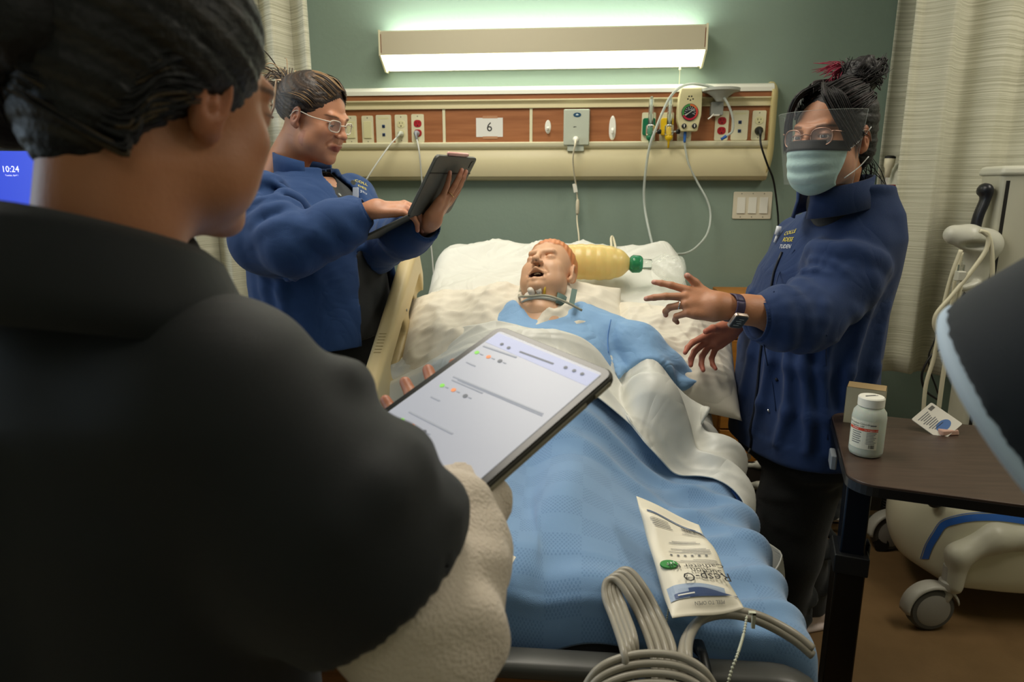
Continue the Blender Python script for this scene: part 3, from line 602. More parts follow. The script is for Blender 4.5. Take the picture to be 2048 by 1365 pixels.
m = MB(); ms = [(1.04, HZ-.15), (HY, HZ-.15), (TY+.05, float(mz(TY))-.17), (TY+.01, float(mz(TY))-.03), (HY, HZ-.02), (1.04, HZ-.02)]
obj('mattress', MB().prism(ms, 2*HW-.05, np.array([[0, 0, 1, BX-HW+.025], [1, 0, 0, 0], [0, 1, 0, 0], [0, 0, 0, 1.]])), mat('mattress_blue_grey', '77828c', .6), bed, bevel=.012)
fr = MB(); fr.box((BX-.44, 1.02, .47), (BX+.44, 1.62, .53)); fr.prism([(1.60, .48), (TY, float(mz(TY))-.24), (TY, float(mz(TY))-.18), (1.60, .53)], .84, np.array([[0, 0, 1, BX-.42], [1, 0, 0, 0], [0, 1, 0, 0], [0, 0, 0, 1.]]))
obj('deck', fr, M_beiged, bed, bevel=.006)
obj('base_frame', MB().box((BX-.36, 1.1, .24), (BX-.28, 2.7, .32)).box((BX+.28, 1.1, .24), (BX+.36, 2.7, .32)).box((BX-.36, 1.2, .25), (BX+.36, 1.3, .31)).box((BX-.36, 2.5, .25), (BX+.36, 2.6, .31)).box((BX-.06, 1.25, .31), (BX+.06, 1.35, .48)).box((BX-.06, 2.1, .31), (BX+.06, 2.2, .60)), M_grey, bed, bevel=.006)
for cx in (-.34, .34):
    for cy in (1.2, 2.6):
        k = obj('caster', MB().tube([(BX+cx-.015, cy, .06), (BX+cx+.015, cy, .06)], .06, 18), M_grey, bed, bevel=.006)
        obj('caster_fork', MB().box((BX+cx-.03, cy-.02, .06), (BX+cx-.02, cy+.02, .25)).box((BX+cx+.02, cy-.02, .06), (BX+cx+.03, cy+.02, .25)).box((BX+cx-.03, cy-.02, .13), (BX+cx+.03, cy+.02, .25)), M_grey, k)
hb = MB().prism(rrect(BX-.44, .55, BX+.44, 1.10, .06), .03, np.array([[1, 0, 0, 0], [0, 0, -1, 2.80], [0, 1, 0, 0], [0, 0, 0, 1.]])); obj('headboard', hb, M_wood, bed, bevel=.004)
# footboard
FWd = mat('oak_laminate_board', '8a5a2c', .45, noise=(10, '5e3816', .75, (.6, 1, 9))); M_bump = mat('dark_grey_molding', '4a4a46', .38)
FY = .935; xa, xb = BX-.52, .405
Mf = np.array([[1, 0, 0, 0], [0, 0, -1, FY+.03], [0, 1, 0, 0], [0, 0, 0, 1.]])
obj('footboard', MB().prism(rrect(xa+.012, .26, xb-.012, .672, .06), .026, Mf), FWd, bed, bevel=.002)
pts = [(xa, FY+.017, .28), (xa, FY+.017, .58)]+[(xa+.085-.085*cos(a), FY+.017, .60+.085*sin(a)) for a in np.linspace(0, pi/2, 8)]+[(x_, FY+.017, .685) for x_ in np.linspace(xa+.1, xb-.1, 10)]+[(xb-.085+.085*sin(a), FY+.017, .60+.085*cos(a)) for a in np.linspace(0, pi/2, 8)]+[(xb, FY+.017, .28)]
def sweep(pts, sec, up=V(0, 1, 0)):
    g = MB(); rows = []
    for i, p in enumerate(pts):
        t = nz(V(pts[min(i+1, len(pts)-1)])-V(pts[max(i-1, 0)])); n_ = nz(np.cross(up, t)); rows.append([V(p)+up*a+n_*b for a, b in sec+[sec[0]]])
    return g.grid(rows)
sec = [(.026*np.sign(cos(a))*abs(cos(a))**.6, .016*np.sign(sin(a))*abs(sin(a))**.6) for a in np.linspace(0, 2*pi, 16, endpoint=False)]
obj('footboard_molding', sweep(pts, sec), M_bump, bed, smooth=True)
obj('label_strip', MB().box((-.13, FY+.001, .600), (.03, FY+.0038, .615)), mat('beige_label', 'b8a98a', .5), bed)
# side rail, head section, left
S = SDF((-.58, 1.45, .62), (-.46, 2.2, 1.30), .0055)
a = atan2(.355, .57); rx = V(0, cos(a), sin(a)); rz = V(0, -sin(a), cos(a)); R = np.c_[V(1, 0, 0), rx, rz]
c0 = V(-.52, 1.87, 1.055)-rz*.135+V(0, .0, .015)
def L2(x_, y_, z_): return c0+V(1, 0, 0)*x_+rx*y_+rz*z_
S.box(c0, (.025, .345, .145), R, .018, 0)
S.box(L2(.02, .20, -.02), (.018, .10, .075), R, .012, .004, 's'); S.box(L2(0, -.05, -.075), (.06, .09, .030), R, .02, .006, 's'); S.box(L2(0, -.05, .055), (.06, .10, .028), R, .02, .006, 's')
S.box(L2(0, .20, -.03), (.06, .055, .05), R, .015, .006, 's'); S.box(L2(0, -.25, -.02), (.06, .045, .05), R, .02, .006, 's'); S.box(L2(.022, -.05, -.01), (.010, .075, .016), R, .008, .004)
vs, fs = S.mesh(1); rail = obj('side_rail', (vs, fs), M_beige, bed, smooth=True)
b = MB()
for k in range(7): q = L2(0, -.08-.012*k, .1455); b.box((-.010, -.0008, 0), (.010, .0008, .0006), frame(q, (1, 0, 0), rx))
obj('ruler_marks', b, mat('mark_tan', 'a08b58', .5), rail)
obj('rail_screw', MB().tube([L2(.024, .085, .085), L2(.0275, .085, .085)], .004, 10), M_grey, rail)
obj('rail_arm', MB().tube([L2(-.0, -.12, -.14), V(-.50, 1.8, .62), V(-.46, 1.75, .50)], .016, 10), M_grey, bed, smooth=True)
# grey side bumper seen beyond the blanket at right
obj('lowered_side_rail', MB().box((.405, 1.62, .36), (.43, 2.2, .56)), mat('rail_dark', '3b3935', .5), bed, bevel=.01)

# pillows
def pillow(lab, c, hx, hy, th, nrm, xdir, seed, m=M_pil):
    n = 84; M = frz(c, nrm, xdir); G = np.linspace(-1, 1, n); vs = []
    A, B = np.meshgrid(G, G, indexing='ij'); Q = np.stack([A, B, 0*A], -1)
    env = np.clip((1-np.abs(A)**3.2)*(1-np.abs(B)**3.2), 0, 1)**.5; cr = 1+.06*(np.abs(A*B))**3
    top = np.stack([A*hx*cr*(1-.05*(1-B*B)*0), B*hy*cr*(1-.06*(1-A*A)), th*env*(1+.10*cnoise(Q*3, seed))], -1)
    top[..., 2] += ridged(Q*V(hx, hy, 1), seed, 9, .045, freq=6)*env+ridged(Q*V(hx, hy, 1), seed+9, 10, .030, freq=15)*env+.006*cnoise(Q*9, seed+3)*env
    bot = top.copy(); bot[..., 2] = -th*.55*env
    a1 = tf(M, top.reshape(-1, 3)).reshape(n, n, 3); a2 = tf(M, bot.reshape(-1, 3)).reshape(n, n, 3)[::-1]
    mb = MB().grid(a1).grid(a2); o = obj('pillow', mb, m, None, smooth=True, label=lab, cat='pillow')
    w_ = o.modifiers.new('w', 'WELD'); w_.merge_threshold = .0008; return o
bn = nz((0, -SL, 1))
pillow('large white pillow under the manikin head on the left of the bed', V(-.175, 2.005, .0)+V(0, 0, float(mz(2.005))+.055), .335, .235, .105, nz((-.03, -.52, 1)), (1, .10, 0), 11)
pillow('white pillow at the right of the bed beside the manikin shoulder', V(.285, 2.0, .0)+V(0, 0, float(mz(2.0))+.025), .185, .215, .085, nz((.08, -.48, 1)), (1, -.10, -.03), 23)

# body shape under the covers
def bump(x, Y):
    hb_ = np.interp(Y, [.95, 1.10, 1.2, 1.45, 1.62, 1.8, 2.1], [.03, .085, .095, .115, .165, .185, .17]); xc = np.interp(Y, [1.0, 2.0], [.02, -.10])
    wd = np.interp(Y, [1.0, 1.5, 1.7, 2.0], [.20, .25, .27, .28]); leg = 1-.30*np.exp(-((x-xc)/.05)**2)*(Y < 1.6)
    return hb_*np.exp(-(np.abs(x-xc)/wd)**3.5)*leg+.13*np.exp(-((x-.27)/.055)**2)*sm(1.58, 1.70, Y)*(x > 0)
def cover(name, lab, cat, m, u0, u1, vlo, vhi, off, folds, nu=120, nv=90, half=HW+.005, thick=.004, foot=False, uvs=1.0, r=.05, gu=None):
    Uu = np.linspace(u0, u1, nu); P = np.zeros((nv, nu, 3)); UV = np.zeros((nv, nu, 2)); x, d = wrap(Uu, half, r)
    for j in range(nu):
        a, b_ = vlo(Uu[j]), vhi(Uu[j]); vv = np.linspace(a, b_, nv); Y = vv.copy(); fd = np.zeros(nv)
        if foot: e = np.maximum(1.03-vv, 0); Y = np.maximum(vv, 1.03-.035*(1-np.exp(-e/.035))); fd = np.maximum(e-.02, 0)
        z = mz(Y)+bump(x[j], Y)*(1-sm(.36, HW, abs(x[j])))+off; P[:, j, 0] = BX+x[j]; P[:, j, 1] = Y; P[:, j, 2] = z-fd-d[j]; UV[:, j, 0] = Uu[j]*uvs; UV[:, j, 1] = vv*uvs
    UU = np.stack([UV[..., 0], UV[..., 1], 0*UV[..., 0]], -1)
    du = np.gradient(P, axis=1); dv = np.gradient(P, axis=0); N_ = np.cross(du, dv); N_ /= np.linalg.norm(N_, axis=2, keepdims=True)+1e-9
    P = P+N_*folds(UU, P)[..., None]
    o = obj(name, MB().grid(P[::-1], thick=None), m, None, smooth=True, label=lab, cat=cat, uv=UV[::-1].reshape(-1, 2))
    s_ = o.modifiers.new('s', 'SOLIDIFY'); s_.thickness = thick; s_.offset = -1; return o
# blue blanket
def bmat():
    m = mat('blue_waffle_blanket', '769ac2', .95, sheen=.4); nt = m.node_tree; N = nt.nodes; L = nt.links; b = N['Principled BSDF']
    uv = N.new('ShaderNodeUVMap'); sx = N.new('ShaderNodeSeparateXYZ'); L.new(uv.outputs[0], sx.inputs[0])
    def mth(op, a, b_=None, c=None):
        n_ = N.new('ShaderNodeMath'); n_.operation = op
        for i, v in enumerate((a, b_, c)):
            if v is None: continue
            if isinstance(v, (int, float)): n_.inputs[i].default_value = v
            else: L.new(v, n_.inputs[i])
        return n_.outputs[0]
    U_, V_ = sx.outputs[0], sx.outputs[1]
    def sq(x, f): return mth('SIGN', mth('SINE', mth('MULTIPLY', x, f)))
    chk = mth('MULTIPLY', sq(mth('ADD', U_, 5), pi/.062), sq(V_, pi/.052)); chk = mth('MAXIMUM', chk, 0)
    hole = mth('MULTIPLY', mth('SINE', mth('MULTIPLY', U_, 2*pi/.0062)), mth('SINE', mth('MULTIPLY', V_, 2*pi/.0105))); hole = mth('GREATER_THAN', hole, .15)
    hh = mth('MULTIPLY', hole, chk)
    fine = N.new('ShaderNodeTexNoise'); fine.inputs['Scale'].default_value = 900; L.new(uv.outputs[0], fine.inputs['Vector'])
    ht = mth('ADD', mth('MULTIPLY', hh, -1.0), mth('MULTIPLY', fine.outputs['Fac'], .7))
    bn_ = N.new('ShaderNodeBump'); bn_.inputs['Strength'].default_value = .5; bn_.inputs['Distance'].default_value = .0022; L.new(ht, bn_.inputs['Height']); L.new(bn_.outputs[0], b.inputs['Normal'])
    mx = N.new('ShaderNodeMix'); mx.data_type = 'RGBA'; mx.inputs[6].default_value = lin('769ac2'); mx.inputs[7].default_value = lin('547aa6'); L.new(mth('MULTIPLY', hh, .45), mx.inputs[0]); L.new(mx.outputs[2], b.inputs['Base Color'])
    return m
M_blan = bmat()
def ytop(u): return 1.70+.10*sm(.2, -.5, u)-.06*sm(.12, .36, u)-.26*sm(.34, .62, u)+.012*sin(u*17)
def bf(Q, P):
    u, v = Q[..., 0], Q[..., 1]; f = .010*cnoise(Q*V(5, 3.5, 1), 4)
    f = f+.030*np.exp(-((u-.02-.25*(v-1.2))/.055)**2)*sm(1.62, 1.2, v)*sm(.98, 1.1, v)     # central ridge
    for (c, w_, a_, s_) in ((1.18, .030, .017, .5), (1.31, .026, .013, .4), (1.43, .030, .015, .55), (1.08, .022, .012, .3), (1.55, .028, .012, .6)):
        f = f+a_*np.exp(-((v-c+(u-.40)*s_*-.9)/w_)**2)*sm(.12, .34, u)                      # side folds at right
    for (c, w_, a_, s_) in ((1.60, .025, .016, .35), (1.50, .03, .012, .5)): f = f+a_*np.exp(-((v-c+(u-.1)*s_)/w_)**2)*sm(-.1, .1, u)
    f = f+.016*np.exp(-((v-1.045)/.03)**2)*(.5+.5*np.sin(u*13)); return f+.004
cover('blanket', 'pale blue waffle-weave blanket over the legs on the bed', 'blanket', M_blan, -.66, .60, lambda u: .93+.02*sin(9*u), ytop, .016, bf, 260, 190, thick=.006, foot=True)
# dark blue underside turned up along the blanket's top edge at right
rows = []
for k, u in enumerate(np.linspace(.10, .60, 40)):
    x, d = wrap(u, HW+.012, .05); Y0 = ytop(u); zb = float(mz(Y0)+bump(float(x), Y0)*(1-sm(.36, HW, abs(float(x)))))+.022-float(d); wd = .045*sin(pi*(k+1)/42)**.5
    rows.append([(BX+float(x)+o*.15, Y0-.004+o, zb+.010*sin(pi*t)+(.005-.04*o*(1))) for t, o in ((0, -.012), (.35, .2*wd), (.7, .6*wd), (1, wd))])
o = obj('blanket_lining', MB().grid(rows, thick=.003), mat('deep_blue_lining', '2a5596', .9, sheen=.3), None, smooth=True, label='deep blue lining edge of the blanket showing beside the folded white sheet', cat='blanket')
# white top sheet in loose folds
def ys_hi(u): return 1.90+.05*sm(-.2, -.4, u)-.05*sm(-.25, .0, u)+.02*sin(u*9)-.06*sm(.25, .45, u)-.14*sm(.45, .62, u)
def sf(Q, P):
    u, v = Q[..., 0], Q[..., 1]; s = v-(1.88-.30*sm(0, .6, u)); f = 0
    def fold(c, w_, a_, sl=0, k=1): t = (s-c-sl*u)/w_; return a_*np.exp(-np.abs(t)**1.6*np.where(t > 0, 1.8, .7))*k
    f = fold(-.06, .030, .030, .06)+fold(-.13, .026, .026, -.10)+fold(.0, .024, .020, .12, sm(-.5, -.1, u))+fold(-.20, .028, .020, .05)
    f = f+.016*cnoise(Q*V(7, 12, 1), 8)+ridged(Q, 31, 7, .020, dirs=1.2, freq=10)*.8
    f = f+.075*np.exp(-((u-.36)/.045)**2-((v-1.745)/.035)**2)+.05*np.exp(-((u-.43)/.05)**2-((v-1.66)/.05)**2)
    f = f+.07*sm(-.30, -.44, u)*np.exp(-((v-1.87)/.10)**2); return f+.010
cover('top_sheet', 'white top sheet bunched in loose folds between gown and blue blanket', 'sheet', M_sheet2, -.60, .66, lambda u: ytop(u)-.05, ys_hi, .020, sf, 200, 110, thick=.003)

# suction catheter packet
q00, q10, q11, q01 = [V(.142, 1.30, .855), V(.252, 1.235, .835), V(.268, 1.02, .795), V(.165, .985, .795)]
def zc(p, dz=0): return p
def refp(px, py):   # point of the packet plane seen at a pixel
    n_ = np.cross(q10-q00, q01-q00); r_ = ray(px, py); return V(0, 0, CAMH)+r_*((q00-V(0, 0, CAMH))@n_)/(r_@n_)
q00, q10, q11, q01 = refp(1271, 1003), refp(1398, 1049), refp(1488, 1216), refp(1344, 1240)
pk = thing('catheter_packet', 'white suction catheter kit packet with blue bands lying upside down on the blue blanket', 'packet', (q00+q11)/2)
n = 30; m_ = 44; P = np.zeros((m_, n, 3)); nn = nz(np.cross(q01-q00, q10-q00)); nn = nn if nn[2] > 0 else -nn
def pkp(a, b_, h_=0):   # a across 0..1 (left..right), b along 0..1 (far..near)
    p = (q00*(1-a)+q10*a)*(1-b_)+(q01*(1-a)+q11*a)*b_; e = min(1, 7*min(a, 1-a))*min(1, 9*min(b_-.10, .96-b_)) if .10 < b_ < .96 else 0
    return p+nn*(.012*max(e, 0)**.5+.004*sin(5*a+7*b_)+.003*sin(13*b_-4*a)+.012*max(0, .12-b_)/.12*(1-a)+h_)
for i in range(m_):
    for j in range(n): P[i, j] = pkp(j/(n-1), i/(m_-1))
gm = MB().grid(P, thick=.0015); gm.f = [f[::-1] for f in gm.f] if nn@np.cross(P[1, 0]-P[0, 0], P[0, 1]-P[0, 0]) < 0 else gm.f
obj('pouch', gm, mat('pouch_paper', 'e9e2cf', .45), pk, smooth=True)
def pkpatch(a0, a1, b0f, b1f, na=20, nb=4, h_=.0016):
    return MB().grid([[pkp(a, b0f(a)+(b1f(a)-b0f(a))*t, h_) for t in np.linspace(0, 1, nb)] for a in np.linspace(a0, a1, na)])
M_nav = mat('print_navy', '39507f', .45); M_pbg = mat('print_blue_grey', '9fb0c8', .45); M_pgrey = mat('print_grey', '6f6f70', .5); M_ink = mat('print_black', '2a2a2c', .5); M_pgrn = mat('print_green', '2f8a3c', .45)
obj('printed_band', pkpatch(.12, .98, lambda a: .135+.02*a-.02*sin(3*a)+.02*max(0, a-.3), lambda a: .155+.02*a+.07*max(0, a-.25)), M_pbg, pk, label='grey-blue band at far end')
obj('printed_band', pkpatch(.10, .80, lambda a: .12+.035*a, lambda a: .145+.03*a, h_=.002), M_nav, pk, label='navy wave at far end')
obj('printed_band', pkpatch(.04, .80, lambda a: .80+.09*a*a, lambda a: .90-.0*a, h_=.0016), M_pbg, pk, label='grey-blue band at near end')
obj('printed_band', pkpatch(.30, .97, lambda a: .86+.04*a-.03*sin(4*a), lambda a: .895+.015*a, h_=.002), M_nav, pk, label='navy wave at near end')
obj('brand_box', pkpatch(.10, .42, lambda a: .865, lambda a: .895, h_=.0024), M_nav, pk)
def pktext(s, a, b_, size, m, nm='print', align='CENTER', h_=.0032, wa=1):
    """text reading upside down: baseline runs right to left"""
    o3 = pkp(a, b_); ex = nz(pkp(a-.1, b_)-o3); ey = nz(pkp(a, b_-.03)-pkp(a, b_+.03))*-1; ey = nz(pkp(a, b_+.0)-pkp(a, b_+.04))*-1
    M = np.eye(4); M[:3, 0] = ex; M[:3, 1] = nz(pkp(a, b_+.03)-pkp(a, b_-.03)); M[:3, 2] = nn; M[:3, 3] = o3
    obj(nm, text_mb(s, size, M, depth=h_, align=align), m, pk)
# upright direction of the lettering points toward the camera (packet seen upside down)
pktext('Resp-O', .60, .775, .026, M_ink, align='CENTER'); pktext('2', .33, .765, .013, M_ink); pktext('Suction', .64, .715, .018, M_ink); pktext('Catheter Kit', .52, .66, .018, M_ink)
b = MB(); o3 = pkp(.16, .635); M = np.eye(4); M[:3, 0] = nz(pkp(.1, .6)-pkp(.2, .6)); M[:3, 1] = nz(pkp(.2, .66)-pkp(.2, .6)); M[:3, 2] = nn; M[:3, 3] = o3
b.prism([(.0145*cos(t), .011*sin(t)) for t in np.linspace(0, 2*pi, 20, endpoint=False)], .003, M); obj('size_badge', b, M_pgrn, pk); pktext('14 FR', .16, .635, .0085, mat('print_white', 'f0f0ea', .5), h_=.0042)
for k, (b_, a0, a1) in enumerate(((.60, .25, .90), (.585, .35, .90), (.57, .55, .9), (.50, .60, .85), (.485, .25, .85), (.47, .45, .85), (.455, .3, .8), (.40, .3, .75), (.385, .35, .7), (.30, .55, .9), (.28, .6, .9), (.22, .1, .38), (.235, .1, .38), (.25, .12, .40), (.265, .12, .40), (.28, .14, .42))):
    obj('print_line', pkpatch(a0, a1, lambda a: b_, lambda a: b_+.005, 14, 2, .0018), M_pgrey, pk)
for k in range(6): obj('symbol', pkpatch(.25+.1*k, .285+.1*k, lambda a: .515, lambda a: .532, 3, 2, .0018), M_pgrey, pk)
b = MB(); rr = random.Random(4); a = .58
while a < .88:
    w_ = rr.choice((.006, .010, .014)); g = pkpatch(a, a+w_, lambda a: .215, lambda a: .262, 2, 2, .0022); b.add(np.vstack(g.v), g.f); a += w_+rr.choice((.006, .01))
obj('barcode', b, M_ink, pk)
obj('round_emblem', pkpatch(.74, .84, lambda a: .165-.018*sqrt(max(0, 1-((a-.79)/.05)**2))+.012, lambda a: .165+.02*sqrt(max(0, 1-((a-.79)/.05)**2))+.012, 12, 3, .0026), M_nav, pk)
pktext('PEEL TO OPEN', .55, .94, .008, M_pgrey); obj('brand_bar', pkpatch(.14, .37, lambda a: .876, lambda a: .884, 8, 2, .0030), mat('print_white', 'f0f0ea', .5), pk)
# white scrap of packaging by the sleeve
q = refp(1008, 1125); t = obj('paper_scrap', MB().prism([(-.03, -.02), (.01, -.03), (.02, .0), (.006, .006), (.014, .018), (-.004, .012), (-.012, .03), (-.03, .02)], .002, frz(q+V(0, 0, .012), (.2, -.3, 1))), MATS['pouch_paper'], None, label='torn white paper scrap on the blanket beside the white sleeve', cat='paper')

# hoses over the footboard
M_hose = mat('grey_hose', '9a9486', .32); 
def hose(lab, pts, Ys_, n, dx, r, cat='hose', spread=None):
    t = thing('air_hose', lab, cat, at(*pts[0], Ys_[0])); base = P_(pts, Ys_)
    for k in range(n):
        o = (k-(n-1)/2); P = [p+V(*(dx if spread is None else spread(i/(len(base)-1))))*o for i, p in enumerate(base)]
        obj('hose_lumen', MB().tube(crv(P, 8), r, 10), M_hose, t, smooth=True)
    return t
hose('bundle of grey air hoses looped up over the footboard, left loop', [(1262, 1345), (1258, 1290), (1238, 1230), (1222, 1185), (1226, 1155), (1246, 1152), (1270, 1180), (1300, 1235), (1325, 1300), (1332, 1360)], [.86, .87, .96, 1.0, 1.02, 1.02, 1.0, .97, .90, .86], 4, (.0098, .004, .002), .0058, spread=lambda t: (.005+.005*t, .006*(1-t)+.003, .001+.003*t))
hose('grey air hose pair arching over the right half of the footboard', [(1378, 1350), (1370, 1310), (1378, 1270), (1405, 1238), (1450, 1226), (1500, 1232), (1545, 1250), (1590, 1276), (1625, 1305)], [.86, .88, .94, .98, 1.0, 1.0, 1.0, .99, .98], 2, (.0075, .004, -.002), .0072, spread=lambda t: (.009*(1-t), .004, .009*t))
hose('coil of grey air hoses hung on the near face of the footboard', [(1160, 1420), (1195, 1370), (1245, 1345), (1305, 1337), (1365, 1345), (1410, 1372), (1440, 1420)], [.82, .83, .84, .845, .84, .83, .82], 4, (0, .008, .0095), .0056)
br = thing('hose_bracket', 'black steel bracket hooked over the footboard below the hoses', 'bracket', at(1315, 1345, .9))
for px in (1262, 1398):
    p = at(px, 1300, .985); obj('hook', MB().tube([p+V(0, .015, -.06), p+V(0, .012, .005), p+V(0, -.03, .012), p+V(.01, -.085, -.03), p+V(.015, -.09, -.12)], .006, 8, flat=1.6), M_black, br, smooth=True)
p = at(1320, 1365, .885); obj('crossbar', MB().box(p+V(-.06, -.01, -.07), p+V(.075, .01, -.02)), M_black, br, bevel=.003)
for px in (1285, 1310, 1345): p = at(px, 1360, .865); obj('chrome_fitting', MB().tube([p+V(0, 0, -.04), p+V(0, 0, .0)], .006, 12), M_chrome, br, smooth=True)
ch = thing('bead_chain', 'white beaded chain hanging in front of the footboard', 'chain', at(1455, 1365, .84))
P = crv(P_([(1494, 1232), (1487, 1270), (1475, 1310), (1462, 1345), (1448, 1400)], [.975, .93, .865, .85, .84]), 14); b = MB()
acc = 0; last = P[0]
for p in P:
    if np.linalg.norm(p-last) > .0042: b.lathe([(.0008, -.0022), (.0022, -.001), (.0022, .001), (.0008, .0022)], frz(p, (0, 0, 1)), 7); last = p
obj('beads', b, mat('pale_bead', 'c9cbb6', .4), ch, smooth=True, kind='stuff'); obj('string', MB().tube(P, .0009, 5), MATS['pale_bead'], ch)
p = at(1507, 1240, .965); obj('white_clip', MB().box(p+V(-.0025, -.003, -.014), p+V(.0025, .003, .012)).box(p+V(-.008, -.003, .009), p+V(.0025, .003, .013)), MATS['pale_bead'], ch)
p = at(1336, 1232, 1.0); b = MB()
for k in range(8): b.lathe([(.0006, -.002), (.0017, 0), (.0006, .002)], frz(p+V(-.0003*k, 0, .012-.0042*k), (0, 0, 1)), 6)
obj('chain_end', b, MATS['pale_bead'], None, smooth=True, label='short end of pale beaded chain lying at the packet\'s near corner', cat='chain')

# ------------------------------------------------------------------ bedside cabinet and bin
M_cab = mat('orange_oak', 'b0742a', .45, noise=(8, '8f5a1e', .7, (1, 1, 9)))
nb = thing('bedside_cabinet', 'orange oak bedside cabinet with drawers behind the woman in mask and visor', 'cabinet', (.78, 2.80, 0))
obj('body', MB().box((.585, 2.68, .03), (.98, 2.93, 1.02)), M_cab, nb, bevel=.003)
for k in range(4):
    z = .30+.185*k; dr = obj('drawer', MB().box((.595, 2.660, z), (.97, 2.682, z+.178)), M_cab, nb, bevel=.003); obj('drawer_handle', MB().tube([(.73, 2.66, z+.09), (.73, 2.635, z+.09), (.84, 2.635, z+.09), (.84, 2.66, z+.09)], .005, 8), M_chrome, dr)
obj('plinth', MB().box((.60, 2.70, 0), (.97, 2.92, .03)), M_black, nb)
tb = thing('waste_bin', 'small dark bin with knotted white liner beside the bed', 'bin', (.69, 2.42, 0))
obj('bin_body', MB().lathe([(.085, .0), (.115, .40), (.112, .40), (.08, .01)], frz((.69, 2.42, 0), (0, 0, 1)), 28), mat('bin_brown', '2e2721', .5), tb, auto=40)
S = SDF((.54, 2.25, .30), (.85, 2.6, .48), .0045)
for k in range(24):
    a = 2*pi*k/24; b_ = 2*pi*(k+1)/24; S.cone((.69+.118*cos(a), 2.42+.118*sin(a), .395+.012*sin(3*a)), (.69+.118*cos(b_), 2.42+.118*sin(b_), .395+.012*sin(3*b_)), .014+.004*sin(7*a), .014+.004*sin(7*b_), .01)
S.chain([(.585, 2.36, .40), (.565, 2.34, .415), (.55, 2.345, .40)], [.012, .022, .012], .012)
obj('liner', S.mesh(1), mat('bag_white', 'cfcdbf', .35, trans=.15), tb, smooth=True)

# ------------------------------------------------------------------ overbed table with its things
TZ = .90; th_ = radians(-13); Mt = np.eye(4); ex = nz((.165, -.045, 0)); ey = nz((.055, .25, 0)); ey = nz(ey-ex*(ex@ey)); Mt[:3, 0] = ex; Mt[:3, 1] = ey; Mt[:3, 3] = (.513, 1.222, TZ)
ot = thing('overbed_table', 'overbed table with dark woodgrain top and dark steel column', 'table', (.554, 1.28, 0))
M_top = mat('dark_walnut_laminate', '4a3a30', .38, noise=(9, '392b24', .8, (1, 9, 1)))
obj('tabletop', MB().prism(rrect(0, 0, .74, .44, .05, 8), .024, Mt@np.array([[1, 0, 0, 0], [0, 1, 0, 0], [0, 0, 1, -.024], [0, 0, 0, 1.]])), M_top, ot, bevel=.002)
obj('edge_band', MB().prism(rrect(-.002, -.002, .742, .442, .052, 8), .018, Mt@np.array([[1, 0, 0, 0], [0, 1, 0, 0], [0, 0, 1, -.0225], [0, 0, 0, 1.]])), mat('edge_black', '171515', .35), ot)
M_blue = mat('column_midnight', '0f1622', .22, .4)
lc = V(.556, 1.285, 0); R3 = Mt.copy(); R3[:3, 3] = lc
obj('upper_column', MB().box((-.022, -.03, .70), (.022, .03, .876), R3), M_blue, ot, bevel=.004)
obj('collar', MB().box((-.031, -.042, .695), (.031, .042, .735), R3).box((.03, .0, .705), (.036, .03, .745), R3), M_black, ot, bevel=.003)
obj('lower_column', MB().box((-.027, -.038, .06), (.027, .038, .70), R3), mat('column_bronze', '2b2620', .2, .6), ot, bevel=.004)
obj('base', MB().box((-.04, -.10, .045), (.70, -.05, .075), R3).box((-.04, .05, .045), (.70, .10, .075), R3).box((-.04, -.10, .045), (.02, .10, .08), R3), M_blue, ot, bevel=.004)
for x_, y_ in ((0, -.08), (0, .08), (.66, -.08), (.66, .08)): q = tf(R3, [[x_, y_, .022]])[0]; obj('caster', MB().tube([q-ey*.012, q+ey*.012], .022, 14), M_black, ot, bevel=.003)
q = tf(Mt, [[-.004, .20, -.02]])[0]; obj('height_lever', MB().box((-.012, -.025, -.03), (.0, .025, .002), frame(q, ex, ey)), mat('lever_grey', '7b8086', .4), ot, bevel=.003)
# bottle
bc = atz(1730, 908, TZ); bt = thing('solution_bottle', 'translucent solution bottle with white cap and red-striped label on the dark table', 'bottle', (bc[0], bc[1], TZ)); Mb = frz((bc[0], bc[1], TZ), (0, 0, 1))
obj('bottle_body', MB().lathe([(.024, 0), (.0300, .003), (.0318, .010), (.0318, .080), (.0300, .092), (.0235, .101), (.0205, .104), (.0205, .108)], Mb, 36), mat('cloudy_hdpe', 'dfe6da', .3, trans=.35, ior=1.25, sss=.3), bt, smooth=True)
obj('liquid', MB().lathe([(.0235, .002), (.0302, .012), (.0302, .074), (.001, .074)], Mb, 30), mat('liquid_pale', 'd3dbc6', .15, trans=.6, ior=1.33), bt, smooth=True)
obj('cap', MB().lathe([(.0235, .103), (.0245, .104), (.0245, .120), (.0225, .1225), (.001, .1228)], Mb, 40), M_white, bt, auto=35)
la0 = atan2(-bc[1], -bc[0])
def lab_patch(a0, a1, z0, z1, r, m, nm, **k): return obj(nm, MB().grid([[(bc[0]+r*cos(la0+a), bc[1]+r*sin(la0+a), TZ+z) for z in (z1, z0)] for a in np.linspace(a0, a1, 16)]), m, bt, **k)
lab_patch(-1.25, .62, .020, .078, .0322, mat('bottle_label', 'dcdccb', .5), 'label')
lab_patch(-1.25, .60, .0575, .063, .0325, mat('label_red', 'd24a2c', .45), 'label_stripe')
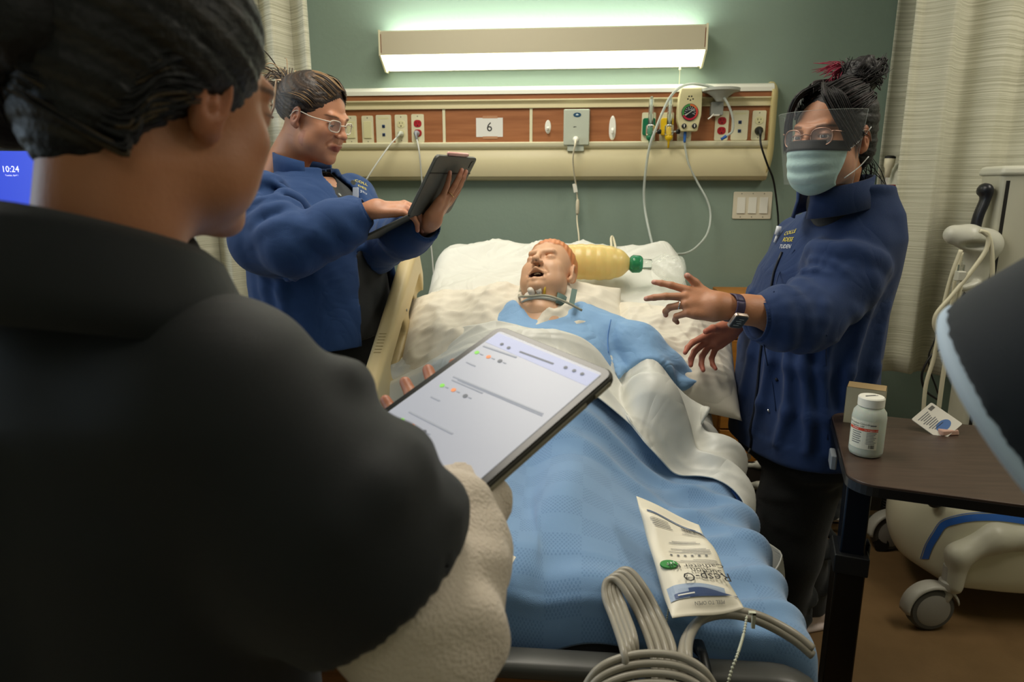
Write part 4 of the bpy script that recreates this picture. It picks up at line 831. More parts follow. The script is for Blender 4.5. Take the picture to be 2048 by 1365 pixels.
def cyl_text(s, a, z, size, m, nm='lettering'):
    o3 = V(bc[0]+.0325*cos(la0+a), bc[1]+.0325*sin(la0+a), TZ+z); r_ = V(cos(la0+a), sin(la0+a), 0); M = np.eye(4); M[:3, 0] = V(-sin(la0+a), cos(la0+a), 0); M[:3, 1] = (0, 0, 1); M[:3, 2] = r_; M[:3, 3] = o3
    mb = text_mb(s, size, M, depth=0.0003, align='CENTER'); v = np.vstack(mb.v); d_ = v[:, :2]-bc[:2]; t_ = (v-o3)@M[:3, 0]; an = la0+a+t_/.0325; v[:, 0] = bc[0]+.0328*np.cos(an); v[:, 1] = bc[1]+.0328*np.sin(an); mb.v = [v]; obj(nm, mb, m, bt)
cyl_text('0.9% Sodium Chloride', -.62, .0715, .0052, M_ink); cyl_text('Irrigation, USP', -.66, .0660, .0050, M_ink); cyl_text('STERILE', -.75, .0602, .004, MATS['print_white']); cyl_text('For irrigation only', .22, .0602, .0035, MATS['print_white']); lab_patch(.12, .46, .0690, .0715, .0325, M_pgrey, 'fine_print')
for k in range(8): lab_patch(-.05, .52-.07*(k % 3), .054-.0032*k, .0552-.0032*k, .0325, M_pgrey, 'fine_print')
for k in range(6): lab_patch(-.95, -.35-.06*(k % 2), .053-.0045*k, .0546-.0045*k, .0325, M_pgrey, 'fine_print')
b = MB(); a = .12
while a < .44: w_ = rr.choice((.012, .02, .03)); b.grid([[(bc[0]+.0325*cos(la0+t), bc[1]+.0325*sin(la0+t), TZ+z) for z in (.030, .0225)] for t in (a, a+w_)]); a += w_+rr.choice((.012, .02))
obj('barcode', b, M_ink, bt)
tx = tf(np.eye(4), [[bc[0], bc[1], TZ+.1229]])[0]; M = frame(tx, (.9, .25, 0), (-.25, .9, 0)); obj('cap_marks', MB().box((-.014, -.001, 0), (.014, .001, .0004), M).box((-.011, .003, 0), (.011, .0045, .0004), M), M_pgrey, bt)
# open carton behind
cc = atz(1748, 862, TZ)+V(.0, .06, 0); cx_ = thing('carton', 'small open cream carton standing behind the bottle', 'box', (cc[0], cc[1], TZ)); Mc = frame(V(cc[0], cc[1], TZ), (.80, -.38, 0), (.38, .8, 0))
M_card = mat('cream_card', 'd6c8a4', .6); hw, hd, hh = .040, .026, .086; b = MB()
b.box((-hw, -hd, 0), (hw, -hd+.001, hh), Mc).box((-hw, hd-.001, 0), (hw, hd, hh), Mc).box((-hw, -hd, 0), (-hw+.001, hd, hh), Mc).box((hw-.001, -hd, 0), (hw, hd, hh), Mc).box((-hw, -hd, 0), (hw, hd, .001), Mc)
obj('carton_walls', b, M_card, cx_)
obj('flap', MB().box((-hw, -hd, hh-.001), (hw, hd, hh), Mc), mat('card_inside', 'c5a878', .6), cx_, label='tan closed flap'); 
None and obj('film', MB().box((-hw*.2, -hd, hh), (hw, hd, hh+.0008), Mc@np.array([[1, 0, 0, 0], [0, 1, 0, 0], [0, 0, 1, .0], [0, 0, 0, 1.]])), mat('film', 'eef0ee', .1, trans=.8), cx_)
# sachet propped up
sa, sb, sc_ = at(1858, 800, 1.56), at(1822, 840, 1.53), at(1856, 884, 1.50); sc_[2] = TZ+.002; fa = sa+(sc_-sb)
Ms = frame(sb, sc_-sb, sa-sb); w1, h1 = np.linalg.norm(sc_-sb), np.linalg.norm(sa-sb)
if Ms[:3, 2]@V(0, 1, 0) > 0: Ms[:3, 2] *= -1
h1 = .065; w1 = max(w1, .075)
sac = thing('swab_sachet', 'white printed swab sachet propped up at a slant on the dark table', 'sachet', sc_)
obj('sachet_body', MB().prism(rrect(0, 0, w1, h1, .004), .0022, Ms), mat('sachet_white', 'd9d4c6', .5), sac, bevel=.0005)
obj('blue_oval', MB().prism([(w1*.70+.011*cos(t)*1.0, .034+.019*sin(t)) for t in np.linspace(0, 2*pi, 20, endpoint=False)], .0026, Ms), mat('sachet_blue', '3f69a4', .45), sac)
b = MB()
for k in range(9): b.box((.010+.0045*k, .008+.003*(k % 3), 0), (.012+.0045*k, .040-.002*(k % 4), .0026), Ms)
obj('fine_print', b, M_pgrey, sac)
b = MB()
for k in range(7): b.box((.006, .046+.002*k, 0), (.014, .047+.002*k, .0027), Ms)
obj('barcode', b, M_ink, sac)
q = atz(1890, 868, TZ); obj('swab_pad', MB().prism(rrect(-.02, -.015, .025, .015, .006), .012, frame(V(q[0], q[1], TZ), (.9, .2, 0), (-.2, .9, 0)), taper=.9), mat('pad_pink', 'c9a08e', .6), None, bevel=.003, label='small pinkish pad lying under the propped sachet', cat='pad')

# ------------------------------------------------------------------ beige medical cart
M_cart = mat('cart_ivory', 'cfcbb2', .3, coat=.2); M_cart2 = mat('cart_grey_ivory', 'b9b6a4', .4); M_stripe = mat('cart_blue', '2f62b4', .35)
ca = thing('medical_cart', 'beige wheeled equipment cart with blue stripe, tall column and grey casters', 'medical cart', (1.6, 2.35, 0))
S = SDF((1.08, 1.95, .08), (2.1, 2.75, .56), .0095)
S.ell((1.49, 2.38, .27), (.33, .26, .27), k=.05).box((1.62, 2.38, .28), (.38, .24, .17), None, .08, .08).box((1.55, 2.38, .46), (.22, .17, .05), None, .04, .06)
S.cut((0, 0, .13), (0, 0, -1)).cut((0, 0, .50), (0, 0, 1))
vs, fs = S.mesh(2)
body_cart = obj('base_body', (vs, fs), M_cart, ca, smooth=True)
# blue stripe follows the body as a thin belt
def surf_hit(o3, dr):
    t = 0; 
    return None
fc = vs[fs].mean(1); nrm = vnormals(vs, fs)
def zst(p): return .345-.42*np.clip(1.50-p[:, 0], 0, .42)**1.25-.10*np.clip(p[:, 1]-2.3, 0, 1)
def belt(off, wd, name, m, lift):
    k = np.abs(fc[:, 2]-(zst(fc)+off)) < wd; k &= np.abs(nrm[fs].mean(1)[:, 2]) < .93; f2 = fs[k]; ids = np.unique(f2); mp = -np.ones(len(vs), int); mp[ids] = np.arange(len(ids))
    if len(ids): obj(name, (vs[ids]+nrm[ids]*lift, mp[f2]), m, body_cart, smooth=True)
CARTB = BVHTree.FromPolygons([tuple(v) for v in vs], [tuple(int(i) for i in f) for f in fs])
for nm, o1, o2, m_, lf in (('blue_stripe', -7, 7, M_stripe, .0016), ('stripe_edge', -10.5, -9, M_stripe, .0014)):
    rows = []
    for (x_, y_, tx_, ty_) in [(1852, 1146, 1, 0), (1850, 1119, 1, 0), (1859, 1094, .9, .35), (1874, 1069, .85, .5), (1887, 1051, .6, .8), (1912, 1042, .2, 1), (1949, 1036, .08, 1), (1999, 1036, 0, 1), (2046, 1042, -.1, 1), (2090, 1052, -.1, 1)]:
        r_ = [hit(CARTB, x_+tx_*o_, y_+ty_*o_) for o_ in np.linspace(o1, o2, 4)]
        if all(q[0] is not None for q in r_): rows.append([q[0]-nz(ray(x_, y_))*lf*2 for q in r_])
    if len(rows) > 3: obj(nm, MB().grid(np.array([crv([r_[j] for r_ in rows], 5) for j in range(4)]).transpose(1, 0, 2)), m_, body_cart, smooth=True)
S = SDF((1.08, 1.95, .08), (2.1, 2.75, .50), .008)   # wheel arms
for (wx, wy) in ((1.20, 2.11), (1.27, 2.62)):
    S.chain([(wx+.05, wy+.0, .165), (wx+.055, wy+.01, .27), (wx+.16, wy+.02*(1 if wy < 2.3 else -1), .335), (wx+.40, wy+.04*(1 if wy < 2.3 else -1), .34), (wx+.66, wy+.05*(1 if wy < 2.3 else -1), .27)], [.026, .034, .045, .05, .05], .03)
obj('wheel_arms', S.mesh(1), M_cart2, ca, smooth=True)
for (wx, wy, ang) in ((1.19, 2.12, .35), (1.285, 2.64, .35)):
    ax_ = V(sin(ang)*.35, -1, .0); ax_ = nz(ax_); c3 = V(wx, wy, .078)
    w_ = obj('caster', MB().lathe([(.052, -.022), (.068, -.020), (.077, -.010), (.077, .010), (.068, .020), (.052, .022)], frz(c3, ax_), 36), mat('tyre_grey', '4d4c48', .6), ca, auto=40)
    obj('hub_cap', MB().lathe([(.001, .026), (.045, .026), (.056, .022), (.056, -.022), (.045, -.026), (.001, -.026)], frz(c3, ax_), 32), mat('hub_grey', '8e8b84', .45), w_, auto=30)
    P = [[c3+(V(cos(t), 0, 0)*1+0)*0+nz(np.cross(ax_, (0, 0, 1)))*(r_*cos(t))+V(0, 0, r_*sin(t))+ax_*o_ for o_, r_ in ((-.025, .079), (-.02, .086), (.02, .086), (.025, .079))] for t in np.linspace(-.15, pi*.92, 20)]
    obj('fender', MB().grid(P, thick=.003), mat('fender_grey', 'aaa79d', .4), w_, smooth=True); obj('swivel', MB().lathe([(.030, .15), (.032, .16), (.030, .175), (.024, .18), (.024, .23)], frz((wx+.052, wy+.004, 0), (0, 0, 1)), 20), MATS['fender_grey'], w_, auto=40)
    obj('caster_neck', MB().tube([(wx+.055, wy, .165), (wx+.045, wy, .13), (wx+.03, wy, .09)], .020, 12), MATS['fender_grey'], w_, smooth=True)
for y_ in (2.12, 2.62): obj('caster', MB().lathe([(.052, -.022), (.077, -.010), (.077, .010), (.052, .022)], frz((2.0, y_, .078), (.1, -1, 0)), 30), MATS['tyre_grey'], ca, auto=40)
obj('top_tray', MB().prism(rrect(1.36, 2.22, 1.95, 2.56, .06), .03, frz((0, 0, .50), (0, 0, 1)), taper=.94), M_cart2, ca, bevel=.008)
obj('socket', MB().tube([(1.215, 2.22, .40), (1.205, 2.215, .425)], .022, 14).box((1.185, 2.20, .42), (1.245, 2.225, .428)), M_black, ca, bevel=.002)
b = MB().tube(crv([(1.21, 2.217, .43), (1.214, 2.22, .47), (1.235, 2.25, .53)], 8), [.010+.0035*(i % 2) for i in range(17)], 10); obj('ribbed_cable', b, M_black, ca, smooth=True)
obj('port', MB().tube([(1.262, 2.135, .245), (1.262, 2.128, .243)], .006, 10), M_dark, ca)
# column
xk = 1.31
obj('column', MB().prism([(xk, 2.30), (xk+.05, 2.26), (xk+.60, 2.26), (xk+.60, 2.41), (xk, 2.41)], .955, frz((0, 0, .52), (0, 0, 1))), mat('column_ivory', 'b5b3a0', .4), ca, bevel=.012)
obj('column_groove', MB().box((xk+.012, 2.284, .60), (xk+.022, 2.292, 1.45), np.eye(4)), M_dark, ca)
obj('column_top', MB().prism([(xk-.01, 2.29), (xk+.05, 2.25), (xk+.61, 2.25), (xk+.61, 2.42), (xk-.01, 2.42)], .03, frz((0, 0, 1.465), (0, 0, 1)), taper=.97), mat('cart_pale', 'c3c2b2', .4), ca, bevel=.012)
obj('side_shelf', MB().box((xk+.05, 2.10, .80), (xk+.6, 2.26, .90)).box((xk+.045, 2.09, .895), (xk+.61, 2.26, .905)), MATS['cart_pale'], ca, bevel=.004)
S = SDF((1.12, 2.1, 1.05), (1.36, 2.4, 1.36), .005)
S.chain([(1.185, 2.28, 1.285), (1.225, 2.27, 1.278), (1.29, 2.29, 1.255)], [.030, .036, .046], .02, flat=((0, 1, 0), 1.0)).chain([(1.28, 2.30, 1.25), (1.285, 2.31, 1.12)], [.045, .032], .03).chain([(1.27, 2.27, 1.13), (1.225, 2.26, 1.118)], [.014, .010], .01)
S.ell((1.235, 2.235, 1.255), (.045, .03, .012), k=.01, op='s')
obj('cord_hook', S.mesh(1), mat('hook_ivory', 'bdbcae', .35), ca, smooth=True)
obj('black_handle', MB().tube(crv([(1.30, 2.34, 1.15), (1.275, 2.33, 1.24), (1.27, 2.32, 1.33), (1.285, 2.32, 1.40), (1.275, 2.33, 1.44)], 6), [.02]*18+[.022, .026, .03, .03, .028, .022, .01], 12, flat=.7), mat('black_grip', '17191f', .35), ca, smooth=True)
M_cable = mat('ivory_cable', 'cfc9ae', .42)
def cable(lab, pts, Y, r, m=M_cable):
    t = thing('equipment_cable', lab, 'cable', at(*pts[-1], (Y if np.isscalar(Y) else Y[-1]))); obj('cable', MB().tube(crv(P_(pts, Y), 8), r, 10), m, t, smooth=True); return t
cable('thick ivory cable looping left from the cart hook to the floor behind the table', [(1960, 462), (1976, 470), (1972, 500), (1945, 540), (1905, 590), (1872, 630), (1872, 660), (1895, 676), (1935, 676)], 2.19, .0065)
cable('ivory cable hanging almost straight from the cart hook, left strand', [(1922, 500), (1905, 545), (1890, 600), (1878, 660), (1868, 715), (1852, 770), (1846, 830)], 2.22, .006)
cable('ivory cable with plug on its top end hanging beside the cart column', [(1921, 572), (1915, 600), (1905, 650), (1895, 700), (1885, 760), (1877, 820)], 2.2, .0068)
cable('ivory cable passing over the right side of the cart column', [(1965, 463), (1980, 480), (1985, 530), (1983, 600), (1975, 650), (1955, 690)], 2.19, .0062)
cable('ivory cable hanging behind the plug on the cart hook', [(1924, 505), (1910, 560), (1905, 600), (1895, 650), (1900, 672)], 2.24, .005)
cable('black lead hanging in a double curve below the right curtain hem', [(1932, 580), (1922, 610), (1922, 660), (1915, 690), (1870, 705), (1845, 745), (1850, 780), (1875, 800)], 2.35, .004, M_black)
cable('thin black lead looping beside the hem of the right curtain', [(1900, 610), (1880, 650), (1870, 680), (1858, 710), (1860, 740), (1872, 775), (1880, 800)], 2.38, .0028, M_black)
pl = thing('mains_plug', 'ivory mains plug with bare pins standing on the cart hook', 'plug', at(1921, 575, 2.2)); p = at(1920, 552, 2.2)
obj('plug_body', MB().prism([(-.014, -.016), (.014, -.016), (.012, .016), (-.012, .016)], .024, frame(p+V(0, .01, 0), (1, 0, 0), (0, 0, 1)), taper=.9), MATS['hook_ivory'], pl, bevel=.003)
for x_ in (-.008, .008): obj('pin', MB().box(p+V(x_-.0012, -.003, .014), p+V(x_+.0012, .003, .034)), M_chrome, pl)

# white pump on a pole behind the woman, pole below the curtain
ip = thing('infusion_pole', 'white pole standing against the wall under the right curtain', 'pole', (1.12, 2.72, 0))
obj('pole', MB().tube([(1.165, 2.72, .05), (1.165, 2.72, 1.50)], .019, 16), mat('pole_white', 'b9b3ab', .35), ip, smooth=True)
for k in range(5): a = 2*pi*k/5+.4; l_ = obj('base_leg', MB().tube([(1.165, 2.72, .08), (1.165+.13*cos(a), 2.72+.13*sin(a), .07)], .012, 8), M_chrome, ip, smooth=True); obj('wheel', MB().tube([(1.165+.13*cos(a), 2.72+.13*sin(a)-.01, .03), (1.165+.13*cos(a), 2.72+.13*sin(a)+.01, .03)], .029, 14), M_black, l_)
pm = thing('infusion_pump', 'white pump with black-topped knob and red label half hidden by the curtain', 'medical pump', (1.17, 2.69, 1.12)); 
obj('pump_case', MB().prism([(1.12, 1.14), (1.14, 1.48), (1.16, 1.515), (1.20, 1.52), (1.24, 1.49), (1.24, 1.12)], .09, np.array([[1, 0, 0, 0], [0, 0, -1, 2.69], [0, 1, 0, 0], [0, 0, 0, 1.]])), mat('pump_white', 'c6c4b4', .4), pm, bevel=.006)
b = at(1777, 338, 2.64); obj('knob', MB().lathe([(.009, -.03), (.012, .0), (.017, .01), (.018, .035), (.015, .038)], frz(V(b[0], 2.64, b[2]), (.05, 0, 1)), 18), MATS['cream_cord'], pm, smooth=True); obj('knob_cap', MB().lathe([(.018, .036), (.018, .043), (.01, .046)], frz(V(b[0], 2.64, b[2]), (.05, 0, 1)), 18), M_dark, pm)
b = at(1780, 388, 2.60); obj('red_label', MB().box((b[0]-.016, 2.595, b[2]-.030), (b[0]+.014, 2.599, b[2]+.032)), mat('label_crimson', '9c2b33', .5), pm); obj('label_window', MB().box((b[0]-.006, 2.593, b[2]-.024), (b[0]+.009, 2.596, b[2]+.026)), mat('label_pale', 'c9a89c', .5), pm)
for py_ in (418, 436): b = at(1776, py_, 2.60); obj('black_button', MB().lathe([(.013, 0), (.011, .008)], frz(V(b[0], 2.598, b[2]), (0, -1, 0)), 14), M_black, pm)
b = at(1763, 372, 2.60); obj('side_mark', MB().box((b[0]-.008, 2.596, b[2]-.02), (b[0]+.006, 2.600, b[2]+.02)), M_grey, pm)
# small black castor stool behind the cart
st = thing('rolling_stand', 'chrome and black casters of a stand behind the grey cart wheel', 'stand', (1.24, 2.80, 0)); p = atz(1762, 990, .035)
obj('wheel', MB().tube([p+V(-.012, 0, 0), p+V(.012, 0, 0)], .035, 16), M_black, st, bevel=.004); obj('fork', MB().tube(crv([p+V(-.03, 0, .03), p+V(0, 0, .05), p+V(.06, 0, .05)], 4), .012, 10), M_chrome, st, smooth=True)
obj('coiled_lead', MB().tube([at(1778, 965, 2.82)+V(.016*cos(t), .016*sin(t), -.0020*t) for t in np.linspace(0, 60, 300)], .0045, 6), M_black, st, smooth=True)

# ------------------------------------------------------------------ monitor with clock at far left
p = at(20, 340, 2.6); mo = thing('computer_monitor', 'dark monitor with blue lock screen showing 10:24 at far left', 'monitor', (p[0], 2.6, 1.0))
s0, s1 = at(72, 300, 2.6), at(-260, 390, 2.6); xr_, xl_ = s0[0], s0[0]-.52; zt_ = at(40, 302, 2.6)[2]; zb_ = zt_-.31
obj('bezel', MB().box((xl_-.012, 2.6, zb_-.014), (xr_+.010, 2.63, zt_+.014)), M_black, mo, bevel=.004)
def smat():
    m = mat('blue_screen', '2b3fae', .3, emit=('3348c8', .75)); return m
obj('screen', MB().box((xl_, 2.597, zb_), (xr_, 2.601, zt_)), smat(), mo)
tt = at(21, 339, 2.596); M = np.eye(4); M[:3, 1] = (0, 0, 1); M[:3, 2] = (0, -1, 0); M[:3, 3] = tt
obj('clock_digits', text_mb('10:24', .034, M, depth=.001), mat('screen_white', 'e8ecff', .5, emit=('e8ecff', .9)), mo)
M2 = M.copy(); M2[:3, 3] = at(24, 351, 2.596); obj('date_text', text_mb('Tuesday, April 1', .0085, M2, depth=.001), MATS['screen_white'], mo)
obj('stand', MB().box((xl_+.22, 2.62, .92), (xl_+.30, 2.64, zb_+.05)).box((xl_+.15, 2.55, .90), (xl_+.37, 2.70, .92)), M_black, mo, bevel=.003)
obj('computer_desk', MB().box((xl_-.1, 2.4, .87), (xr_+.15, 2.98, .90)).box((xl_-.1, 2.42, 0), (xl_-.06, 2.95, .87)).box((xr_+.1, 2.42, 0), (xr_+.14, 2.95, .87)), M_creamlt, None, bevel=.004, label='pale desk under the monitor, hidden behind the nearest person', cat='desk')
# ------------------------------------------------------------------ people toolkit
def clr(h): return V([*lin(h)[:3]])
def skinmat(n, rough=.5): return mat(n, 'b07a5c', rough, attr='Col', sss=.12, bump=(260, .05, 3))
def head_local(eyes='open', mouth='shut', res=.0027, neck=((0, -.03, -.08), (0, -.055, -.20)), nr=(.052, .055), lid=.0042, wide=1.0, gaze=0, nose=1.0, full=1.0):
    S = SDF((-.10, -.13, -.21), (.10, .135, .13), res)
    S.ell((0, -.014, .032), (.074*wide, .094, .086), k=0).ell((0, .028, -.028), (.060*wide, .060, .080), k=.03).ell((0, .036, -.078), (.044*wide*full, .046, .034*full), k=.03)
    S.ell((0, .075, -.100), (.020, .016, .014), k=.02)
    for s in (-1, 1):
        S.ell((s*.040*wide, .058, -.028), (.022, .020, .020), k=.022).cone((s*.034, .078, .022), (s*.012, .086, .017), .009, .008, .014)
        S.ell((s*.046*wide*full, .030, -.062), (.024, .034, .030), k=.025)
        S.ell((s*.031, .096, .001), (.019, .013, .012), k=.014, op='s')
        ec = V(s*.031, .0735, .0); S.ell(ec, .0142, k=.004)
        if eyes == 'open': S.ell(ec+V(0, .012, -.0005+gaze), (.0128, .012, lid), k=.0015, op='s')
        else: S.cone(ec+V(-.012, .0085, -.005), ec+V(0, .0135, -.0075), .0012, .0014, .002, 's').cone(ec+V(0, .0135, -.0075), ec+V(.012, .0085, -.005), .0014, .0012, .002, 's').cone(ec+V(-.014, .006, .009), ec+V(.014, .006, .009), .002, .002, .006, 's')
    S.cone((0, .088, .014), (0, .101*nose, -.018), .0075, .0085, .012).ell((0, .106*nose, -.026), (.0115, .0115, .0095), k=.010)
    for s in (-1, 1):
        S.ell((s*.0125, .096, -.029), (.0075, .0095, .0075), k=.006).ell((s*.006, .103, -.036), (.0038, .0055, .004), k=.003, op='s')
        S.cone((s*.016, .092, -.034), (s*.030, .078, -.058), .0015, .0015, .010, 's')
    if mouth == 'shut':
        S.chain([(-.024, .082, -.0605), (-.010, .0935, -.0565), (0, .095, -.058), (.010, .0935, -.0565), (.024, .082, -.0605)], [.003, .0058, .0056, .0058, .003], .006)
        S.chain([(-.022, .082, -.0625), (0, .0925, -.0675), (.022, .082, -.0625)], [.003, .0068, .003], .006)
        S.chain([(-.025, .088, -.0612), (-.010, .1005, -.0610), (.010, .1005, -.0610), (.025, .088, -.0612)], [.0012]*4, .002, 's')
        S.ell((0, .094, -.080), (.016, .006, .005), k=.008, op='s')
    else:   # open mouth with teeth
        S.chain([(-.025, .080, -.058), (0, .096, -.052), (.025, .080, -.058)], [.004, .0055, .004], .007).chain([(-.024, .078, -.078), (0, .090, -.086), (.024, .078, -.078)], [.004, .0060, .004], .007)
        S.ell((0, .098, -.067), (.024, .034, .0115), k=.003, op='s')
    for s in (-1, 1):   # ears
        R = np.array(Matrix.Rotation(radians(-12*s), 3, 'Z')@Matrix.Rotation(radians(-12), 3, 'X')); c = V(s*.0765*wide, -.006, -.006)
        S.ell(c, (.0075, .0165, .030), R, k=.006).ell(c+V(-s*.004, .006, -.024), (.006, .009, .010), R, k=.006); S.ell(c+V(s*.006, .002, .004), (.006, .0095, .019), R, k=.003, op='s').ell(c+V(s*.003, .0, -.004), (.0035, .004, .008), R, k=.003)
    S.chain([neck[0], neck[1]], nr, .03)
    return S.mesh(1)
def head_cols(vs, skin, lips, brow=None, shade=None, manikin=False):
    c = np.tile(clr(skin), (len(vs), 1)); x, y, z = vs.T
    def mix(w_, col): nonlocal c; c = c*(1-w_[:, None])+clr(col)*w_[:, None]
    nz3 = cnoise(vs*60, 5)*.5+cnoise(vs*160, 9)*.3
    c = c*(1+.05*nz3[:, None])
    if not manikin:
        mix(.30*np.exp(-((np.abs(x)-.040)/.022)**2-((z+.03)/.022)**2)*(y > .03), lips); mix(.25*np.exp(-(x/.012)**2-((z+.028)/.012)**2)*(y > .08), lips)
        mix(np.clip(1.3-((np.abs(x))/.025)**4-((z+.0615)/.0105)**2-1*(y < .078), 0, .95), lips)
        mix(.35*(np.abs(x) > .070)*(np.abs(y) < .03), lips)
    if brow: mix(np.clip(1.2-((np.abs(x)-.033)/.019)**4*1.2-((z-.0225+(np.abs(x)-.033)**2*7)/.0032)**2, 0, .72)*(y > .05), brow)
    if brow: mix(np.clip(1.3-(np.abs(np.hypot(np.abs(x)-.031, (z+.0)*2.2)-.0125)/.0022)**2, 0, .7)*(y > .07)*(z > -.001), '2a1c16')
    return c
def tfn(M, vs, s=1.0): return tf(M, vs*s)
def headframe(c, f, up=(0, 0, 1)):
    f = nz(f); u = V(up); u = nz(u-f*(u@f)); M = np.eye(4); M[:3, 1] = f; M[:3, 2] = u; M[:3, 0] = np.cross(f, u); M[:3, 3] = c; return M
def eyeball(p, M, s=1.0, gx=0, gz=0, iris='3a2416'):
    for sd in (-1, 1):
        c = V(sd*.031, .0735, 0); d = nz(V(gx, 1, gz)); vs = []; cl = []
        A = frz(c, d); n = 20; prof = [(0, .0128), (.0026, .01265), (.0028, .0126), (.0068, .0110), (.0071, .0106), (.009, .0091), (.0115, .0055), (.0128, 0), (.009, -.009)]
        cc = ['050505', '050505', iris, iris, 'e0d8d0', 'e0d8d0', 'd8c8c0', 'd8c8c0', 'd8c8c0']
        v = np.array([(r*cos(2*pi*k/n), r*sin(2*pi*k/n), z) for r, z in prof for k in range(n)]); fs = [(i*n+k, i*n+(k+1) % n, (i+1)*n+(k+1) % n, (i+1)*n+k) for i in range(len(prof)-1) for k in range(n)]
        obj('eye', (tf(M, tf(A, v)*s), fs), mat('eye_wet', 'e0d8d0', .08, attr='Col', coat=.6), p, smooth=True, cols=np.repeat(np.array([clr(q) for q in cc]), n, axis=0))
HM = {}
def hairmat(n, col, rough=.55):
    return mat(n, col, rough, attr='Col', bump=(90, .3, 3))
def hair_shell(name, p, M, parts, cuts, base, hi, streak_ax, s=1.0, res=.0035, seed=1, amount=.5, warp=.0022, parent_m=None):
    """implicit hair volume in head space with fine combed relief and streaked colour"""
    S = SDF((-.125, -.20, -.16), (.125, .115, .20), res)
    for q in parts:
        if q[0] == 'e': S.ell(q[1], q[2], k=q[3])
        else: S.chain(q[1], q[2], q[3])
    for q in cuts:
        if q[0] == 'e': S.ell(q[1], q[2], k=q[3] if len(q) > 3 else .01, op='s')
        else: S.cut(q[1], q[2])
    vs, fs = S.mesh(1); N_ = vnormals(vs, fs); a = streak_ax(vs)
    g = np.sin(a*1.0)+.6*np.sin(a*2.3+1.3)+.5*np.sin(a*4.1+.4); vs = vs+N_*(warp*g*.5)[:, None]
    t = np.clip(.5+.5*np.sin(a*.9+seed)+.35*np.sin(a*3.3+seed*2), 0, 1)**3*amount; c = clr(base)*(1-t[:, None])+clr(hi)*t[:, None]
    return obj(name, (tfn(M, vs, s), fs), hairmat('hair_'+base, base), p, smooth=True, cols=c)
def locks(name, p, M, guides, base, hi, s=1.0, n=120, r=.0016, jit=.006, seed=3, amount=.4, seg=4, prof=None, ends=.35):
    """combed locks: tapered strands interpolated between neighbouring guide curves (head space)"""
    R_ = np.random.RandomState(seed); G = [np.array(crv(g, 5)) for g in guides]; m = min(len(g) for g in G); G = np.array([g[np.linspace(0, len(g)-1, m).round().astype(int)] for g in G]); mb = MB(); cols = []
    for k in range(n):
        u = R_.rand()*(len(G)-1); i = min(int(u), len(G)-2); w_ = u-i; P = G[i]*(1-w_)+G[i+1]*w_ if len(G) > 1 else G[0]
        t = np.linspace(0, 1, m)[:, None]; off = R_.randn(3)*jit; off2 = R_.randn(3)*jit*1.4; P = P+off*(1-t)*.6+off2*t*ends/.35*.6+np.sin(t*R_.uniform(3, 9)+R_.rand()*6)*R_.randn(3)*jit*.25
        q = R_.uniform(.55, 1.2)*r; rr_ = q*(np.sin(np.clip(t[:, 0]*.93+.05, 0, 1)*pi)**.45); P = tfn(M, P, s); mb.tube(list(P), list(rr_*s), seg, cap=False)
        h_ = clr(hi) if R_.rand() < amount else clr(base); cols += [h_*R_.uniform(.7, 1.15)]*(m*seg)
    return obj(name, mb, hairmat('hair_'+base, base), p, smooth=True, cols=np.array(cols))
def hand_prims(S, M, sd, curls, spread=(8, 2, -4, -10), thumb=((.35, .75, -.35), (.15, .9, -.3)), s=1.0, k=.0035, th=1.0):
    """sd=+1 thumb on local +x; curls per finger (3 joint angles, degrees, toward the palm)"""
    W = lambda q: tf(M, np.array([V(q)*s]))[0]; tips = []
    kn = [(.029, .086, .001), (.0095, .090, .003), (-.0095, .086, .002), (-.028, .077, -.002)]; L_ = [(.041, .024, .020), (.045, .028, .021), (.041, .026, .021), (.033, .020, .018)]
    R_ = [(.0102, .0085, .0076, .0064), (.0104, .0087, .0078, .0066), (.0100, .0083, .0074, .0063), (.0092, .0074, .0066, .0057)]
    for i in range(4):
        x_, y_, z_ = kn[i]; b = W((sd*x_*.55, .008, -.002)); S.cone(b, W((sd*x_*.95, y_*.97, z_-.005)), .0165*s, .0125*s, .012*s, flat=(M[:3, 2], 1.35))
    S.cone(W((0, .02, -.006)), W((sd*-.004, .07, -.007)), .017*s, .015*s, .012*s).cone(W((-sd*.026, .02, -.007)), W((-sd*.028, .06, -.006)), .012*s, .011*s, .012*s)
    for i in range(4):
        x_, y_, z_ = kn[i]; p = V(sd*x_, y_, z_-.004); a = 0; sp = radians(spread[i])*sd; P = [p]
        for j in range(3):
            a += radians(curls[i][j]); d = V(sin(sp)*cos(a), cos(sp)*cos(a), -sin(a)); p = p+d*L_[i][j]; P.append(p)
        S.chain([W(q) for q in P], [r_*s for r_ in R_[i]], k*s); tips.append((W(P[-1]), nz(M[:3, :3]@V(sin(sp)*sin(a), sin(a), cos(a)))))
    p0 = V(sd*.014, .018, -.008); p1 = V(sd*.034, .045, -.014); d1 = nz(V(thumb[0])*V(sd, 1, 1)); d2 = nz(V(thumb[1])*V(sd, 1, 1)); p2 = p1+d1*.034; p3 = p2+d2*.026
    S.cone(W(p0), W(p1), .0165*s, .0135*s, .014*s); S.chain([W(p1), W(p2), W(p3)], [.0125*s, .0098*s, .0080*s], .006*s); tips.append((W(p3), nz(M[:3, 2])))
    return tips
